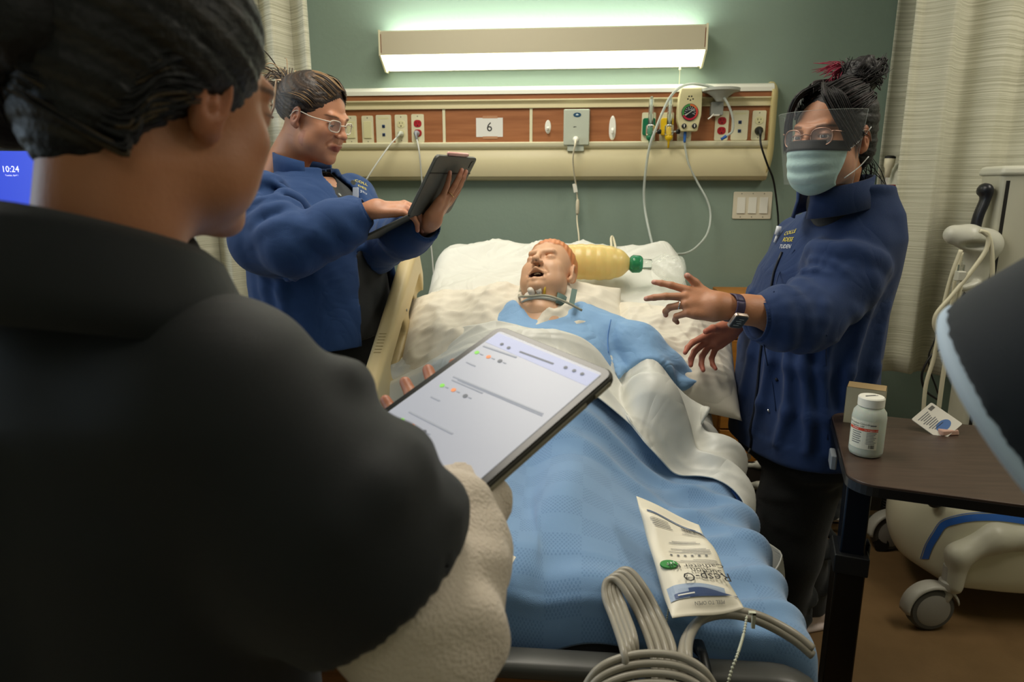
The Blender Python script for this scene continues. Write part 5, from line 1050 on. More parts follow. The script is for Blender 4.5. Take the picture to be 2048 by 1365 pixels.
def hand_mesh(M, sd, curls, elbow, wr=.024, er=.036, s=1.0, res=.0023, cutp=None, **k):
    W0 = M[:3, 3]; pts = np.array([W0, W0+M[:3, 1]*.19*s, W0+M[:3, 0]*.09*s, W0-M[:3, 0]*.09*s, W0-M[:3, 2]*.10*s, W0+M[:3, 2]*.04, elbow]); S = SDF(pts.min(0)-.03, pts.max(0)+.03, res)
    tips = hand_prims(S, M, sd, curls, s=s, **k); e = V(elbow); 
    S.chain([W0+M[:3, 1]*.012, W0*.75+e*.25, W0*.4+e*.6, e], [wr, wr*1.08, er*.95, er], .016, flat=(M[:3, 2], 1.12))
    vs, fs = S.mesh(1); return vs, fs, tips
def hand_cols(vs, tips, skin, palm, nail='d9a596', Mz=None):
    c = np.tile(clr(skin), (len(vs), 1))*(1+.05*cnoise(vs*70, 3)[:, None])
    for t, n_ in tips:
        d = np.linalg.norm(vs-t, axis=1); w_ = .45*np.exp(-(d/.018)**2); c = c*(1-w_[:, None])+clr(palm)*w_[:, None]
        e = vs-(t+n_*.0055); m_ = np.clip(1.6-(np.linalg.norm(e, axis=1)/.0052)**2, 0, .7); c = c*(1-m_[:, None])+clr(nail)*m_[:, None]
    return c
def folds(S, a, b, ra, rb, n, seed, t0=.1, t1=.9, amp=.007, k=.022, tilt=.5, op='u'):
    a, b = V(a), V(b); ax = nz(b-a); u = nz(np.cross(ax, (0.3, .2, 1))); v = np.cross(ax, u); r = np.random.RandomState(seed); L_ = np.linalg.norm(b-a)
    for i in range(n):
        t = t0+(t1-t0)*(i+r.rand())/n; a0 = r.uniform(0, 2*pi); sp = r.uniform(1.2, 3.0); tl = r.uniform(-tilt, tilt)
        P = []
        for q in np.linspace(0, 1, 7):
            tt = t+tl*(q-.5)*.12/L_*1.6; R_ = ra+(rb-ra)*tt; P.append(a+ax*L_*tt+(u*cos(a0+sp*q)+v*sin(a0+sp*q))*(R_-amp*.1 if op == 'u' else R_+amp*.6))
        S.chain(P, [amp*.35, amp*.8, amp, amp, amp, amp*.8, amp*.35], k, op)
    return S
def soft(vs, fs, seed, scale, amp, z=1.0):
    N_ = vnormals(vs, fs); Q = vs*V(1, 1, z); return vs+N_*(amp*(cnoise(Q*scale, seed)+.5*cnoise(Q*scale*2.3, seed+1)))[:, None]
def hitpts(B, pts, lift=.002):
    out = []
    for q in pts:
        l, n_ = hit(B, *q)
        if l is not None:
            if n_@ray(*q) > 0: n_ = -n_
            out.append(l+n_*lift)
    return out
def project_text(B, s, px, py, size, xdir, m, p, name='embroidery', lift=.002, ydir=(0, 0, 1)):
    l, n_ = hit(B, px, py)
    if l is None: return
    if n_@ray(px, py) > 0: n_ = -n_
    x = V(xdir); x = nz(x-n_*(x@n_)); y = np.cross(n_, x); M = np.eye(4); M[:3, 0] = x; M[:3, 1] = y; M[:3, 2] = n_; M[:3, 3] = l+n_*lift
    mb = text_mb(s, size, M, depth=.0006); v = np.vstack(mb.v); o_ = []
    for q in v:
        a_, b_, c_, _ = B.ray_cast(Vector(q+n_*.05), Vector(-n_)); o_.append(V(*a_)+n_*lift if a_ is not None else q)
    mb.v = [np.array(o_)]; return obj(name, mb, m, p)
M_navy = mat('navy_scrub_jacket', '16305c', .85, bump=(900, .2, 2), sheen=.08, fold=(6, .32))
M_navy2 = mat('navy_scrub_jacket_bright', '1b3d6e', .85, bump=(900, .2, 2), sheen=.08, fold=(6, .32))
M_blk = mat('black_polo_knit', '181c1e', .85, bump=(900, .25, 2), sheen=.2)
M_trs = mat('black_trousers', '0e1113', .9, bump=(500, .2, 2), sheen=.1)
M_glass = mat('clear_lens', 'ffffff', .02, trans=1.0, ior=1.05); M_shoe = mat('pale_shoe', 'd8c6c0', .6)
M_yel = mat('embroidery_yellow', 'e2cf33', .6); M_emw = mat('embroidery_white', 'd8dce0', .6); M_zip = mat('zip_dark', '0d1524', .5)
def shoe(p, x, y, ang, m=M_shoe, s=1.0, heel=0):
    S = SDF((-.06, -.16, 0), (.06, .17, .13), .005); S.ell((0, .07, .035), (.040, .080, .032), k=0).ell((0, -.04, .045), (.034, .065, .042), k=.03).cone((0, -.06, .06), (0, -.065, .10), .034, .036, .02).cut((0, 0, .006), (0, 0, -1))
    S.box((0, .02, .010), (.043, .125, .010), None, .009, .004); vs, fs = S.mesh(1); M = np.array(Matrix.Translation((x, y, heel))@Matrix.Rotation(ang, 4, 'Z')); return obj('shoe', (tf(M, vs*s), fs), m, p, smooth=True)

# ------------------------------------------------------------------ manikin
def make_manikin():
    hc = at(1099, 548, 2.07); t = thing('patient_manikin', 'bald-capped training manikin with open mouth lying propped on the bed in a light blue gown', 'manikin', V(hc[0], 1.75, .95))
    zl = nz((.13, .70, .70)); M = headframe(hc, nz((-.33, -.66, .68)), zl)
    vs, fs = head_local('closed', 'open', .0024, neck=((0, -.02, -.07), (0, -.005, -.15)), nr=(.056, .062), nose=1.03)
    x, y, z = vs.T; c = head_cols(vs, 'dcae8c', 'c98a6c', manikin=True)
    hz = z-(.062-.9*np.clip(.05-y, 0, .2)*1.1)+.003*np.sin(x*160); cap = np.clip((hz+.001)/.003, 0, 1)*(z > -.03)*((y < .075)); c = c*(1-cap[:, None])+clr('cf8453')*cap[:, None]
    N_ = vnormals(vs, fs); vs = vs+N_*(.0032*cap+cap*.0008*np.sin(x*420+y*200))[:, None]
    inm = (np.abs(x) < .024)*(np.abs(z+.067) < .013)*(y < .084)*(y > .04); c = np.where(inm[:, None], clr('3a1612'), c); nos = np.clip(1.3-(np.hypot(np.abs(x)-.006, (z+.037))/.0042)**2, 0, 1)*(y > .085); c = c*(1-nos[:, None])+clr('1c0b08')*nos[:, None]
    W1 = tfn(M, vs, .98)
    # torso, arms, legs: one continuous body with the head
    S = SDF((-.55, .98, .68), (.42, 2.12, 1.22), .009); up = nz((0, 1, SL))
    def on(x_, Y, h_): return V(x_, Y, float(mz(Y))+h_)
    ch = [on(-.075, 1.995, .125), on(-.07, 1.88, .095), on(-.06, 1.72, .065), on(-.05, 1.60, .06)]
    for sx_ in (-.085, 0, .085): S.chain([q+V(sx_, 0, 0) for q in ch], [.058, .078, .070, .070], .05)
    S.cone(tf(M, [[0, 0, -.12]])[0], on(-.075, 1.95, .12), .056, .070, .04)
    for sgn in (-1, 1):
        S.chain([on(-.075+sgn*.15, 1.96, .115), on(-.07+sgn*.245, 1.88, .085+.06*(sgn > 0)), on(-.06+sgn*.275, 1.79, .045+.07*(sgn > 0)), on(-.06+sgn*.25, 1.66, .03)], [.052, .042, .036, .028], .03)
        S.chain([on(-.04+sgn*.09, 1.60, .06), on(-.03+sgn*.10, 1.32, .045), on(-.02+sgn*.09, 1.12, .04)], [.065, .045, .034], .04); S.cone(on(-.02+sgn*.09, 1.12, .04), on(-.02+sgn*.11, 1.125, .06), .034, .026, .03)
    v2, f2 = S.mesh(1); vv, ff = join((W1, fs), (v2, f2)); cc = np.vstack([c, np.tile(clr('dcae8c'), (len(v2), 1))])
    obj('body', (vv, ff), mat('manikin_vinyl', 'dcae8c', .42, attr='Col', sss=.1), t, smooth=True, cols=cc)
    b = MB()
    for k in range(8):
        a = (k-3.5)/3.5; b.box((a*.019-.0024, .080-.010*a*a-.003, -.0600), (a*.019+.0024, .080-.010*a*a+.002, -.0535), None)
    b.v = [tfn(M, np.vstack(b.v), .98)]; obj('teeth', b, mat('teeth_ivory', 'e8dcc4', .3), t, bevel=.0006)
    # gown
    S = SDF((-.50, 1.52, .66), (.36, 2.1, 1.24), .0065)
    for sx_ in (-.09, 0, .09): S.chain([q+V(sx_, 0, .004) for q in ch], [.067, .087, .080, .078], .05)
    S.chain([on(-.075+.15, 1.965, .125), on(-.07+.25, 1.885, .150), on(-.06+.275, 1.80, .125)], [.064, .058, .062], .03, clip=(on(.19, 1.815, .05), (-.15, -1, -.3)))
    S.chain([on(-.075-.15, 1.955, .11), on(-.07-.235, 1.87, .078), on(-.06-.255, 1.80, .05)], [.062, .058, .056], .03)
    S.chain([on(.215, 1.875, .14), on(.27, 1.855, .12), on(.325, 1.84, .105)], [.048, .030, .012], .03).chain([on(.25, 1.83, .11), on(.30, 1.815, .095), on(.335, 1.815, .10)], [.020, .014, .008], .02)
    folds(S, on(.06, 1.97, .1), on(.20, 1.80, .06), .060, .060, 9, 5, amp=.007)
    for k in range(9): a = -.28+.06*k; S.chain([on(a, 1.95, .175-.9*abs(a+.07)**1.6), on(a+.05, 1.80, .165-.9*abs(a+.02)**1.6), on(a+.02, 1.66, .15-.9*abs(a+.04)**1.6)], [.004, .008, .004], .018)
    nk = on(-.075, 2.06, .14); S.cone(nk, tf(M, [[0, .01, -.09]])[0], .068, .080, .012, 's'); S.cut((0, 1.775, 0), (0, -1, 0))
    vs, fs = S.mesh(1); vs = soft(vs, fs, 3, 22, .0022)
    g = obj('gown', (vs, fs), mat('gown_light_blue', '86b0dc', .7, bump=(60, .12, 3), sheen=.2, fold=(8, .5)), t, smooth=True)
    # shoulder seam
    B = bvh(g); P = hitpts(B, [(1222, 640), (1219, 655), (1216, 672), (1215, 690), (1216, 706)], .0015)
    if len(P) > 2: obj('shoulder_seam', MB().tube(crv(P, 4), .0012, 6), mat('gown_seam_blue', '5f8fd0', .7), g, smooth=True)
    # tracheostomy collar, tube holder
    R = lambda q: tf(M, [V(q)*.98])[0]
    pts = [R((.060*sin(a)*1.05, -.008+.062*cos(a), -.122-.01*cos(a))) for a in np.linspace(-2.0, 2.0, 26)]
    obj('collar_band', MB().tube(pts, .011, 8, ref=V(0, -.7, .7), flat=.25), mat('collar_pale', 'cfd8cf', .7), t, smooth=True)
    pts = [R((.066*sin(a)*1.05, -.006+.064*cos(a), -.118-.01*cos(a))) for a in np.linspace(-1.9, -.9, 14)]
    S2 = MB(); S2.grid([[p+zl*o_ for o_ in (-.014, .022)] for p in pts], thick=.004); obj('head_strap', S2, mat('strap_grey_green', '69807a', .8), t, smooth=True)
    obj('strap_edge', MB().tube([p+zl*.022 for p in pts], .0018, 6), mat('strap_green', '2f7f5a', .7), t, smooth=True)
    hb_ = R((.010, .060, -.120)); 
    obj('trach_flange', MB().prism([(.028*cos(a), .013*sin(a)) for a in np.linspace(0, 2*pi, 24, endpoint=False)], .004, frz(hb_, M[:3, 1], M[:3, 0]), taper=.9), mat('trach_white', 'e0d8cc', .35), t, bevel=.001)
    obj('trach_connector', MB().tube([hb_, hb_+M[:3, 1]*.016, hb_+M[:3, 1]*.026], [.010, .010, .008], 16), MATS['trach_white'], t, smooth=True)
    q = hb_+M[:3, 0]*-.020+zl*.006; obj('trach_cap', MB().tube([q, q+M[:3, 1]*.014], [.009, .008], 14), MATS['trach_white'], t, smooth=True); q2 = q+zl*.016-M[:3, 0]*.004; obj('side_port', MB().tube([q2-zl*.012+M[:3, 1]*.008, q2+M[:3, 1]*.012], [.006, .007], 12), MATS['trach_white'], t, smooth=True)
    q = R((-.026, .058, -.118)); obj('yellow_stick', MB().tube([q-zl*.006, q+zl*.034+M[:3, 1]*.012], [.0038, .0034], 10), mat('stick_yellow', 'd8b23c', .4), t, smooth=True)
    obj('oxygen_line', MB().tube(crv([R((.088, -.0, .03)), R((.090, .0, .0)), R((.084, .01, -.05)), R((.070, .035, -.10)), R((.035, .075, -.135)), R((0, .085, -.145)), R((-.05, .085, -.148)), R((-.10, .06, -.158)), R((-.14, .03, -.17))], 6), .0036, 8), mat('line_grey', 'b0ad98', .35, trans=.2), t, smooth=True)
    b = MB().box((-.008, -.002, -.03), (.008, .002, .03), frz(R((-.105, .03, -.12)), nz((.1, .6, .5)), (1, .2, 0))); obj('tube_clip', b, MATS['strap_grey_green'], t)
    return t
manikin = make_manikin()

# resuscitator bag on the pillow
rb = thing('resuscitator_bag', 'yellow squeeze bag with green valve and clear reservoir lying above the pillow', 'resuscitator', at(1190, 555, 2.3))
c0_, c1_ = at(1120, 522, 2.30), at(1262, 528, 2.30); ax_ = nz(c1_-c0_); Mb_ = frz(c0_, ax_, (0, 0, 1)); L_ = np.linalg.norm(c1_-c0_)
prof = []
for t_ in np.linspace(0, 1, 36):
    r_ = .060*(1-abs(2*t_-.86)**3.2*.42); r_ = r_*(1 if t_ < .93 else 1-.4*(t_-.93)/.07)-.0018*(abs(((t_*7) % 1)-.5) < .13); prof.append((max(r_, .001) if t_ > 0 else .02, t_*L_))
obj('squeeze_bag', MB().lathe(prof, Mb_, 36), mat('bag_yellow', 'efd68a', .3, sss=.4, trans=.12), rb, smooth=True)
M_vgreen = mat('valve_green', '3f9a72', .12, trans=.55, ior=1.35)
obj('green_valve', MB().lathe([(.020, L_-.006), (.026, L_), (.030, L_+.006), (.029, L_+.028), (.024, L_+.036), (.020, L_+.038)], Mb_, 26), M_vgreen, rb, smooth=True)
obj('valve_disc', MB().lathe([(.001, L_+.010), (.015, L_+.010), (.015, L_+.026), (.001, L_+.026)], Mb_, 20), mat('valve_lime', '9fce3a', .35), rb, smooth=True)
obj('clear_neck', MB().lathe([(.020, L_+.036), (.018, L_+.040), (.018, L_+.066), (.014, L_+.068)], Mb_, 24), M_clear, rb, smooth=True)
# crumpled clear reservoir
n = 30; P = []
for i, t_ in enumerate(np.linspace(0, 1, 22)):
    row = []
    for j in range(n):
        a = 2*pi*j/n; r_ = .016+.062*min(1, t_*2.6)**.8*(1 if t_ < .85 else 1-((t_-.85)/.15)**2*.95); f_ = 1+.22*cnoise(np.array([[cos(a)*2.2, sin(a)*2.2, t_*7]]), 4)[0]
        q = V(.62*r_*f_*cos(a), r_*f_*sin(a), L_+.064+t_*.115); row.append(q)
    P.append(row)
P = np.array(P); M4 = Mb_.copy(); P = tf(M4, P.reshape(-1, 3)).reshape(22, n, 3); P = np.concatenate([P, P[:, :1]], 1); P[..., 2] -= np.linspace(0, .025, 22)[:, None]
obj('reservoir_bag', MB().grid(P), mat('clear_film_bag', 'f4f8f0', .12, alpha=.30, spec=.9, bump=(45, .9, 2)), rb, smooth=True)
tp = thing('bed_head_tube', 'thin cream tube lying over the top edge of the raised mattress', 'tube', at(1225, 480, 2.6)); obj('tubing', MB().tube(crv(P_([(1222, 520), (1223, 495), (1222, 478), (1225, 474), (1230, 490), (1232, 505)], [2.45, 2.52, 2.58, 2.62, 2.55, 2.50]), 6), .0045, 8), MATS['cream_cord'], tp, smooth=True)
# ------------------------------------------------------------------ woman at left with the tablet keyboard
def facing(ang): return V(cos(ang), sin(ang), 0)
A0, A1, A2 = at(815, 432, 1.655), at(873, 328, 1.655), at(947, 331, 1.87)
def woman_left():
    hc = at(630, 236, 1.98); t = thing('person', 'woman in navy jacket and clear glasses standing left of the bed typing on a tablet', 'person', (-.74, 1.98, 0))
    M = headframe(hc, (.93, -.26, -.30), (.12, 0, 1)); s = .985
    vs, fs = head_local('open', 'shut', .0026, neck=((0, -.035, -.07), (0, -.075, -.19)), nr=(.056, .062), lid=.0022, gaze=-.003, wide=1.04, full=1.02)
    c = head_cols(vs, 'b98263', '96503f', brow='3a2a20'); W1 = tfn(M, vs, s)
    # hands
    wrR = at(742, 417, 1.69); elR = at(590, 492, 1.66); MR = frame(wrR, V(.25, -.93, -.25)*1.0, V(.95, .22, .05)); 
    x_ = nz(np.cross(V(.95, .25, .06), V(0, -.30, .95))); MR = frame(wrR, x_, V(.95, .25, .06))
    cur = [(28, 34, 20), (34, 40, 24), (30, 42, 26), (26, 40, 26)]
    hv, hf, tp = hand_mesh(MR, -1, cur, elR, s=.96, thumb=((.75, .75, -.35), (.3, .95, -.3)), er=.040, wr=.025); hcR = hand_cols(hv, tp, 'b98263', 'b96a55')
    elL = at(745, 500, 1.98); zL = nz(np.cross(A2-A1, A1-A0)); zL = zL*np.sign(-zL[1]); wrL = at(872, 458, 1.72); wrL = wrL+zL*(.030-(wrL-A0)@zL); yL = nz(A1-A0)*.93+nz(A2-A1)*.32; xL = nz(np.cross(yL, zL)); ML = frame(wrL, xL, yL)
    lv, lf, tl = hand_mesh(ML, 1, [(4, 8, 6), (2, 6, 5), (2, 6, 5), (4, 8, 6)], elL, s=.92, spread=(9, 3, -4, -26), thumb=((.9, .6, -.1), (.5, .9, -.1)), er=.038, wr=.026); lc = hand_cols(lv, tl, 'b98263', 'b96a55')
    S = SDF((-1.0, 1.7, .04), (-.4, 2.3, 1.50), .011); ang = radians(-14); S.column([(.80, -.74, 1.98, .13, .17), (1.0, -.74, 1.98, .13, .17), (1.15, -.73, 1.98, .12, .15), (1.35, -.75, 1.98, .12, .17), (1.46, -.77, 1.98, .06, .07)], ang, .05)
    for q in (-.1, .1): S.chain([(-.74+.02, 1.98+q, .85), (-.73, 1.98+q*1.1, .48), (-.75, 1.98+q*1.1, .09)], [.09, .055, .038], .04)
    S.chain([(-.80, 1.83, 1.38), elR], [.06, .045], .04).chain([(-.72, 2.14, 1.38), elL], [.06, .045], .04)
    v3, f3 = S.mesh(1); vv, ff = join((W1, fs), (hv, hf), (lv, lf), (v3, f3)); cc = np.vstack([c, hcR, lc, np.tile(clr('b98263'), (len(v3), 1))])
    obj('body', (vv, ff), skinmat('skin_warm', .48), t, smooth=True, cols=cc)
    eyeball(t, M, s, .0, -.45)
    # hair swept back to a claw clip
    par = [('e', (0, -.020, .040), (.086, .096, .086), 0), ('e', (0, -.092, .030), (.050, .040, .062), .03)]
    hair_shell('hair', t, M, par, [('e', (0, .112, -.030), (.085, .072, .100), .02), ('c', (0, 0, -.075), (0, .15, -1)), ('e', (.088, .022, -.045), (.030, .042, .055), .01), ('e', (-.088, .022, -.045), (.030, .042, .055), .01)], '241a15', '6b5138', lambda v: v[:, 2]*420+np.abs(v[:, 0])*220+v[:, 1]*90, s, amount=.35, warp=.0012)
    G = []
    for sd in (-1, 1):
        for k in range(9):
            a = k/8; p0 = V(sd*(.004+.068*a**.75), .074-.050*a**1.6, .096-.075*a); G.append([p0, V(sd*(.02+.072*a**.7), .02-.01*a, .122-.085*a), V(sd*(.018+.066*a**.8), -.055, .112-.075*a), V(sd*.022, -.118, .060-.03*a)])
        o = locks('hair_strand', t, M, G[-9:], '2b2019', '94754f', s, 300, .0013, .0032, 3+sd, .34); o['kind'] = 'stuff'
    G = [[V(0, -.105, .05), V(.008*k, -.122, .078), V(.022*k, -.135-.008*abs(k), .092), V(.036*k, -.155, .086-.010*abs(k))] for k in (-2, -1, 0, 1, 2)]
    o = locks('hair_tuft', t, M, G, '3a2b20', 'a58a66', s, 60, .0018, .013, 21, .5, ends=.8); o['kind'] = 'stuff'
    G = [[V(0, -.118, .05), V(.01*k, -.150, .055), V(.02*k, -.180, .035), V(.03*k, -.200, .005-.01*abs(k))] for k in (-2, 0, 2)]
    o = locks('hair_tuft', t, M, G, '3a2b20', 'a58a66', s, 34, .0016, .010, 22, .4, ends=.8); o['kind'] = 'stuff'
    R = lambda q: tf(M, [V(q)*s])[0]
    obj('claw_clip', MB().tube([R(q) for q in ((.050, -.100, .072), (.052, -.112, .070), (.056, -.108, .045), (.060, -.098, -.005), (.056, -.108, -.030), (.050, -.118, -.032), (.048, -.104, -.034))], .0035, 8).tube([R(q) for q in ((.045, -.118, .02), (.030, -.138, .028), (.028, -.140, .004), (.044, -.122, -.002))], .004, 8), mat('clip_tan', 'c9a988', .35), t, smooth=True)
    glasses(t, R, 'glasses', .0205, .0155, mat('frame_clear', 'e6dccb', .15, trans=.3), sq=True)
    # black polo shirt and open jacket
    def body(lo, hi, g, z0, z1, tt=None, h=.0068):
        S = SDF(lo, hi, h); T = [(z0, -.735, 1.975, .168+g, .225+g), (1.00, -.735, 1.975, .168+g, .222+g), (1.15, -.74, 1.975, .162+g, .212+g), (1.27, -.745, 1.975, .155+g, .205+g), (1.36, -.76, 1.975, .125+g, .195+g), (1.43, -.775, 1.978, .092+g, .135+g), (1.47, -.775, 1.98, .060+g, .072+g), (z1, -.770, 1.98, .052+g, .060+g)]
        S.column(T, ang, .03); return S
    S = body((-1.06, 1.66, .95), (-.42, 2.30, 1.56), 0, 1.035, 1.49); S.cone((-.76, 1.975, 1.44), R((0, -.04, -.06)), .062, .066, .004, 's')
    f2 = facing(ang); S.cone(V(-.735, 1.975, 1.49)+f2*.05, V(-.735, 1.975, 1.38)+f2*.14, .04, .018, .02, 's')
    vs, fs = S.mesh(1); sh = obj('polo_shirt', (soft(vs, fs, 5, 18, .003, .4), fs), M_blk, t, smooth=True)
    S = body((-1.10, 1.55, .93), (-.36, 2.36, 1.60), .026, .99, 1.485, .0062)
    n_ = V(-f2[1], f2[0], 0); c3 = V(-.735, 1.975, 0); Rb = np.c_[f2, n_, V(0, 0, 1)]
    for z_, w_ in ((1.00, .125), (1.10, .118), (1.20, .108), (1.29, .092), (1.37, .075), (1.44, .07), (1.49, .07)): S.box(c3+f2*.20+n_*.02+V(0, 0, z_), (.17, w_, .06), Rb, .02, .004, 's')
    shR = V(-.845, 1.80, 1.395); S.chain([shR, V(-.80, 1.73, 1.30), elR, elR*.45+wrR*.55, wrR-nz(wrR-elR)*.012], [.083, .086, .072, .058, .036], .035, clip=(wrR-nz(wrR-elR)*.012, wrR-elR))
    shL = V(-.70, 2.13, 1.395); S.chain([shL, elL, elL*.35+wrL*.65, wrL-nz(wrL-elL)*.010], [.080, .070, .058, .040], .03, clip=(wrL-nz(wrL-elL)*.012, wrL-elL))
    folds(S, shR, elR, .083, .074, 9, 3, amp=.0035, k=.03); folds(S, elR, wrR, .068, .040, 9, 4, .05, .75, amp=.004, k=.026); folds(S, elR, wrR, .069, .044, 7, 41, -.1, .55, amp=.0055, k=.012, tilt=.9); folds(S, shR, elR, .084, .074, 5, 43, .35, .95, amp=.005, k=.013, tilt=.9); folds(S, elL, wrL, .064, .045, 8, 6, .05, .75, amp=.006)
    for k in range(8): a = 2.2+k*.35; S.chain([V(-.735, 1.975, z)+V(.190*cos(a+.15*sin(z*9+k))*1, .240*sin(a+.15*sin(z*9+k)), 0) for z in (1.28, 1.16, 1.06, 1.0)], [.004, .008, .009, .006], .025)
    inner = body((-1.10, 1.55, .93), (-.36, 2.36, 1.60), .006, .90, 1.60, .0062); inner.column([(.90, -.735, 1.975, .175, .23), (1.03, -.735, 1.975, .172, .226)], ang, .02); S.minus(inner)
    for (e_, w_, r_) in ((elR, wrR, .030), (elL, wrL, .033)): S.cone(w_-nz(w_-e_)*.05, w_+nz(w_-e_)*.05, r_-.002, r_-.001, .003, 's')
    vs, fs = S.mesh(1); jk = obj('jacket', (soft(vs, fs, 8, 15, .004, .5), fs), M_navy2, t, smooth=True)
    for w_, e_, r_ in ((wrR, elR, .036), (wrL, elL, .040)):
        d_ = nz(w_-e_); M_ = frz(w_-d_*.062, d_); b = MB(); n = 72; rows = [[(tf(M_, [[(r_*1.16-.003*i+(.0007 if j % 2 else -.0007))*cos(2*pi*j/n), (r_*1.12-.003*i+(.0007 if j % 2 else -.0007))*sin(2*pi*j/n), .052*i/3]])[0]) for j in range(n+1)] for i in range(4)]; b.grid(rows, thick=-.003); obj('cuff', b, M_navy2, jk, smooth=True)
    B = bvh(jk)
    for tx, px, py, sz, m in (('COLL', 722, 366, .017, M_yel), ('DES', 724, 376, .017, M_yel), ('STU', 727, 386, .013, M_emw)): project_text(B, tx, px, py, sz, (.90, .42, -.12), m, jk)
    B2 = bvh(sh)
    for k, (px, py) in enumerate(((661, 370), (679, 390))):
        l, n2 = hit(B2, px, py)
        if l is not None: obj('button', MB().lathe([(.0055, 0), (.0055, .0015), (.003, .002)], frz(l, n2), 12), M_grey, sh)
    # collar of the jacket
    P = [V(-.778, 1.98, 1.485)+V(.082*cos(a), .090*sin(a), .022*cos(a-pi)) for a in np.linspace(radians(60), radians(290), 24)]
    b = MB().grid([[p+V((p[0]+.772)*.10, (p[1]-1.98)*.10, z) for z in (-.045, 0, .022)] for p in P], thick=.006); obj('collar', b, M_navy2, jk, smooth=True)
    # badge on the shirt
    q = at(712, 392, 1.80); b = MB().prism(rrect(-.012, -.022, .012, .022, .003), .002, frame(q, (.75, -.55, 0), (.1, 0, 1))); obj('id_badge', b, mat('badge_white', 'cfd3da', .3), t, bevel=.0005); obj('badge_reel', MB().lathe([(.007, 0), (.006, .003)], frz(q+V(-.006, 0, .034), (.5, -.8, .1)), 12), M_chrome, t)
    # trousers and shoes
    S = SDF((-1.0, 1.68, .04), (-.44, 2.3, 1.08), .009); S.column([(.80, -.735, 1.975, .165, .215), (1.06, -.735, 1.975, .160, .208)], ang, .03)
    for q_ in (-.11, .11): S.chain([(-.735, 1.975+q_, .86), (-.72, 1.975+q_*1.1, .48), (-.74, 1.975+q_*1.1, .10)], [.125, .095, .080], .03, clip=((-.74, 1.975, .06), (0, 0, -1)))
    folds(S, (-.735, 1.86, .9), (-.72, 1.85, .3), .125, .09, 10, 2, amp=.008)
    vs, fs = S.mesh(1); obj('trousers', (vs, fs), M_trs, t, smooth=True)
    for q_ in (-.12, .12): shoe(t, -.70, 1.975+q_, ang-pi/2, M_black)
    l_ = tl[2][0]; obj('ring', MB().tube([ML[:3, 3]+tf(np.vstack([np.c_[ML[:3, :3], [0, 0, 0]], [0, 0, 0, 1]]), [[-.0095*.92+.0098*cos(a), .100*.92, .0098*sin(a)]])[0] for a in np.linspace(0, 2*pi, 18)], .0011, 6), mat('ring_gold', 'd9b77a', .25, .9), t, smooth=True)
    return t
def glasses(p, R, nm, rx_, rz_, m, sq=False, y0=.098, ex=.0335, z0=-.002, temple=(.080, -.002, .010), r=.0016):
    ob = None
    for sd in (-1, 1):
        P = []
        for a in np.linspace(0, 2*pi, 33):
            ca, sa = cos(a), sin(a); e = .62 if sq else .8; x_ = sd*ex+rx_*np.sign(ca)*abs(ca)**e; z_ = z0+rz_*np.sign(sa)*abs(sa)**e; P.append(R((x_, y0-.004*((abs(x_)-.02)/.03)**2*1.6, z_)))
        ob = obj(nm if ob is None else 'rim', MB().tube(P, r, 8, cap=False), m, p if ob is None or True else ob, smooth=True) if ob is None else obj('rim', MB().tube(P, r, 8, cap=False), m, ob, smooth=True)
        c = sum(P)/len(P); obj('lens', MB().add(np.array(P[:-1]+[c]), [(i, (i+1) % 32, 32) for i in range(32)]), mat('lens_film', 'ffffff', .03, alpha=.10, spec=.8), ob, smooth=True)
        x1 = sd*(ex+rx_); obj('temple_arm', MB().tube(crv([R((x1, y0-.006, z0+rz_*.6)), R((x1+sd*.006, y0-.012, z0+rz_*.6)), R((sd*(temple[0]-.004), .045, .008+z0)), R((sd*(temple[0]+.003), temple[1]-.0, temple[2])), R((sd*temple[0], temple[1]-.022, temple[2]-.022))], 5), r, 8), m, ob, smooth=True)
    obj('bridge', MB().tube(crv([R((-.0135, y0+.0, z0+.004)), R((0, y0+.008, z0+.007)), R((.0135, y0, z0+.004))], 4), r, 8), m, ob, smooth=True)
    return ob
woman_left()
# her tablet with keyboard folio
tb_ = thing('tablet_computer', 'dark grey tablet in keyboard folio held up by the woman at left', 'tablet', A0)
ux = A2-A1; ux = nz(ux)*.235; uy = nz(A1-A0); uy = uy-nz(ux)*(uy@nz(ux)); uy = nz(uy)*.165; Mt_ = frame(A0, ux, uy); M_fol = mat('folio_grey', '54544d', .55, bump=(300, .1, 2))
obj('tablet_case', MB().prism(rrect(0, 0, .235, .165, .012), .009, Mt_@np.array([[1, 0, 0, 0], [0, 1, 0, 0], [0, 0, 1, -.0045], [0, 0, 0, 1.]])), M_fol, tb_, bevel=.002)
sg = -1 if tf(Mt_, [[0, 0, 1]])[0][0] > A0[0] else 1
obj('screen', MB().prism(rrect(.010, .010, .225, .155, .004), .001, Mt_@np.array([[1, 0, 0, 0], [0, 1, 0, 0], [0, 0, 1, (.0046 if sg > 0 else -.0056)], [0, 0, 0, 1.]])), mat('tablet_screen', 'dfe6f2', .2, emit=('dfe8f8', .7)), tb_)
ob_ = -.0055 if sg > 0 else .0046
obj('hinge_seam', MB().box((.0, .118, ob_), (.235, .121, ob_+.0009), Mt_), M_dark, tb_)
obj('camera_bump', MB().prism(rrect(.205, .135, .225, .155, .005), .0025, Mt_@np.array([[1, 0, 0, 0], [0, 1, 0, 0], [0, 0, 1, ob_-.001], [0, 0, 0, 1.]])), M_black, tb_, bevel=.0006)
p0, p1 = tf(Mt_, [[.055, .170, 0], [.175, .170, 0]]); obj('stylus', MB().tube([p0, p0+(p1-p0)*.04, p1-(p1-p0)*.04, p1], [.003, .0048, .0048, .003], 12), mat('stylus_pink', 'd9a49c', .4), tb_, smooth=True)
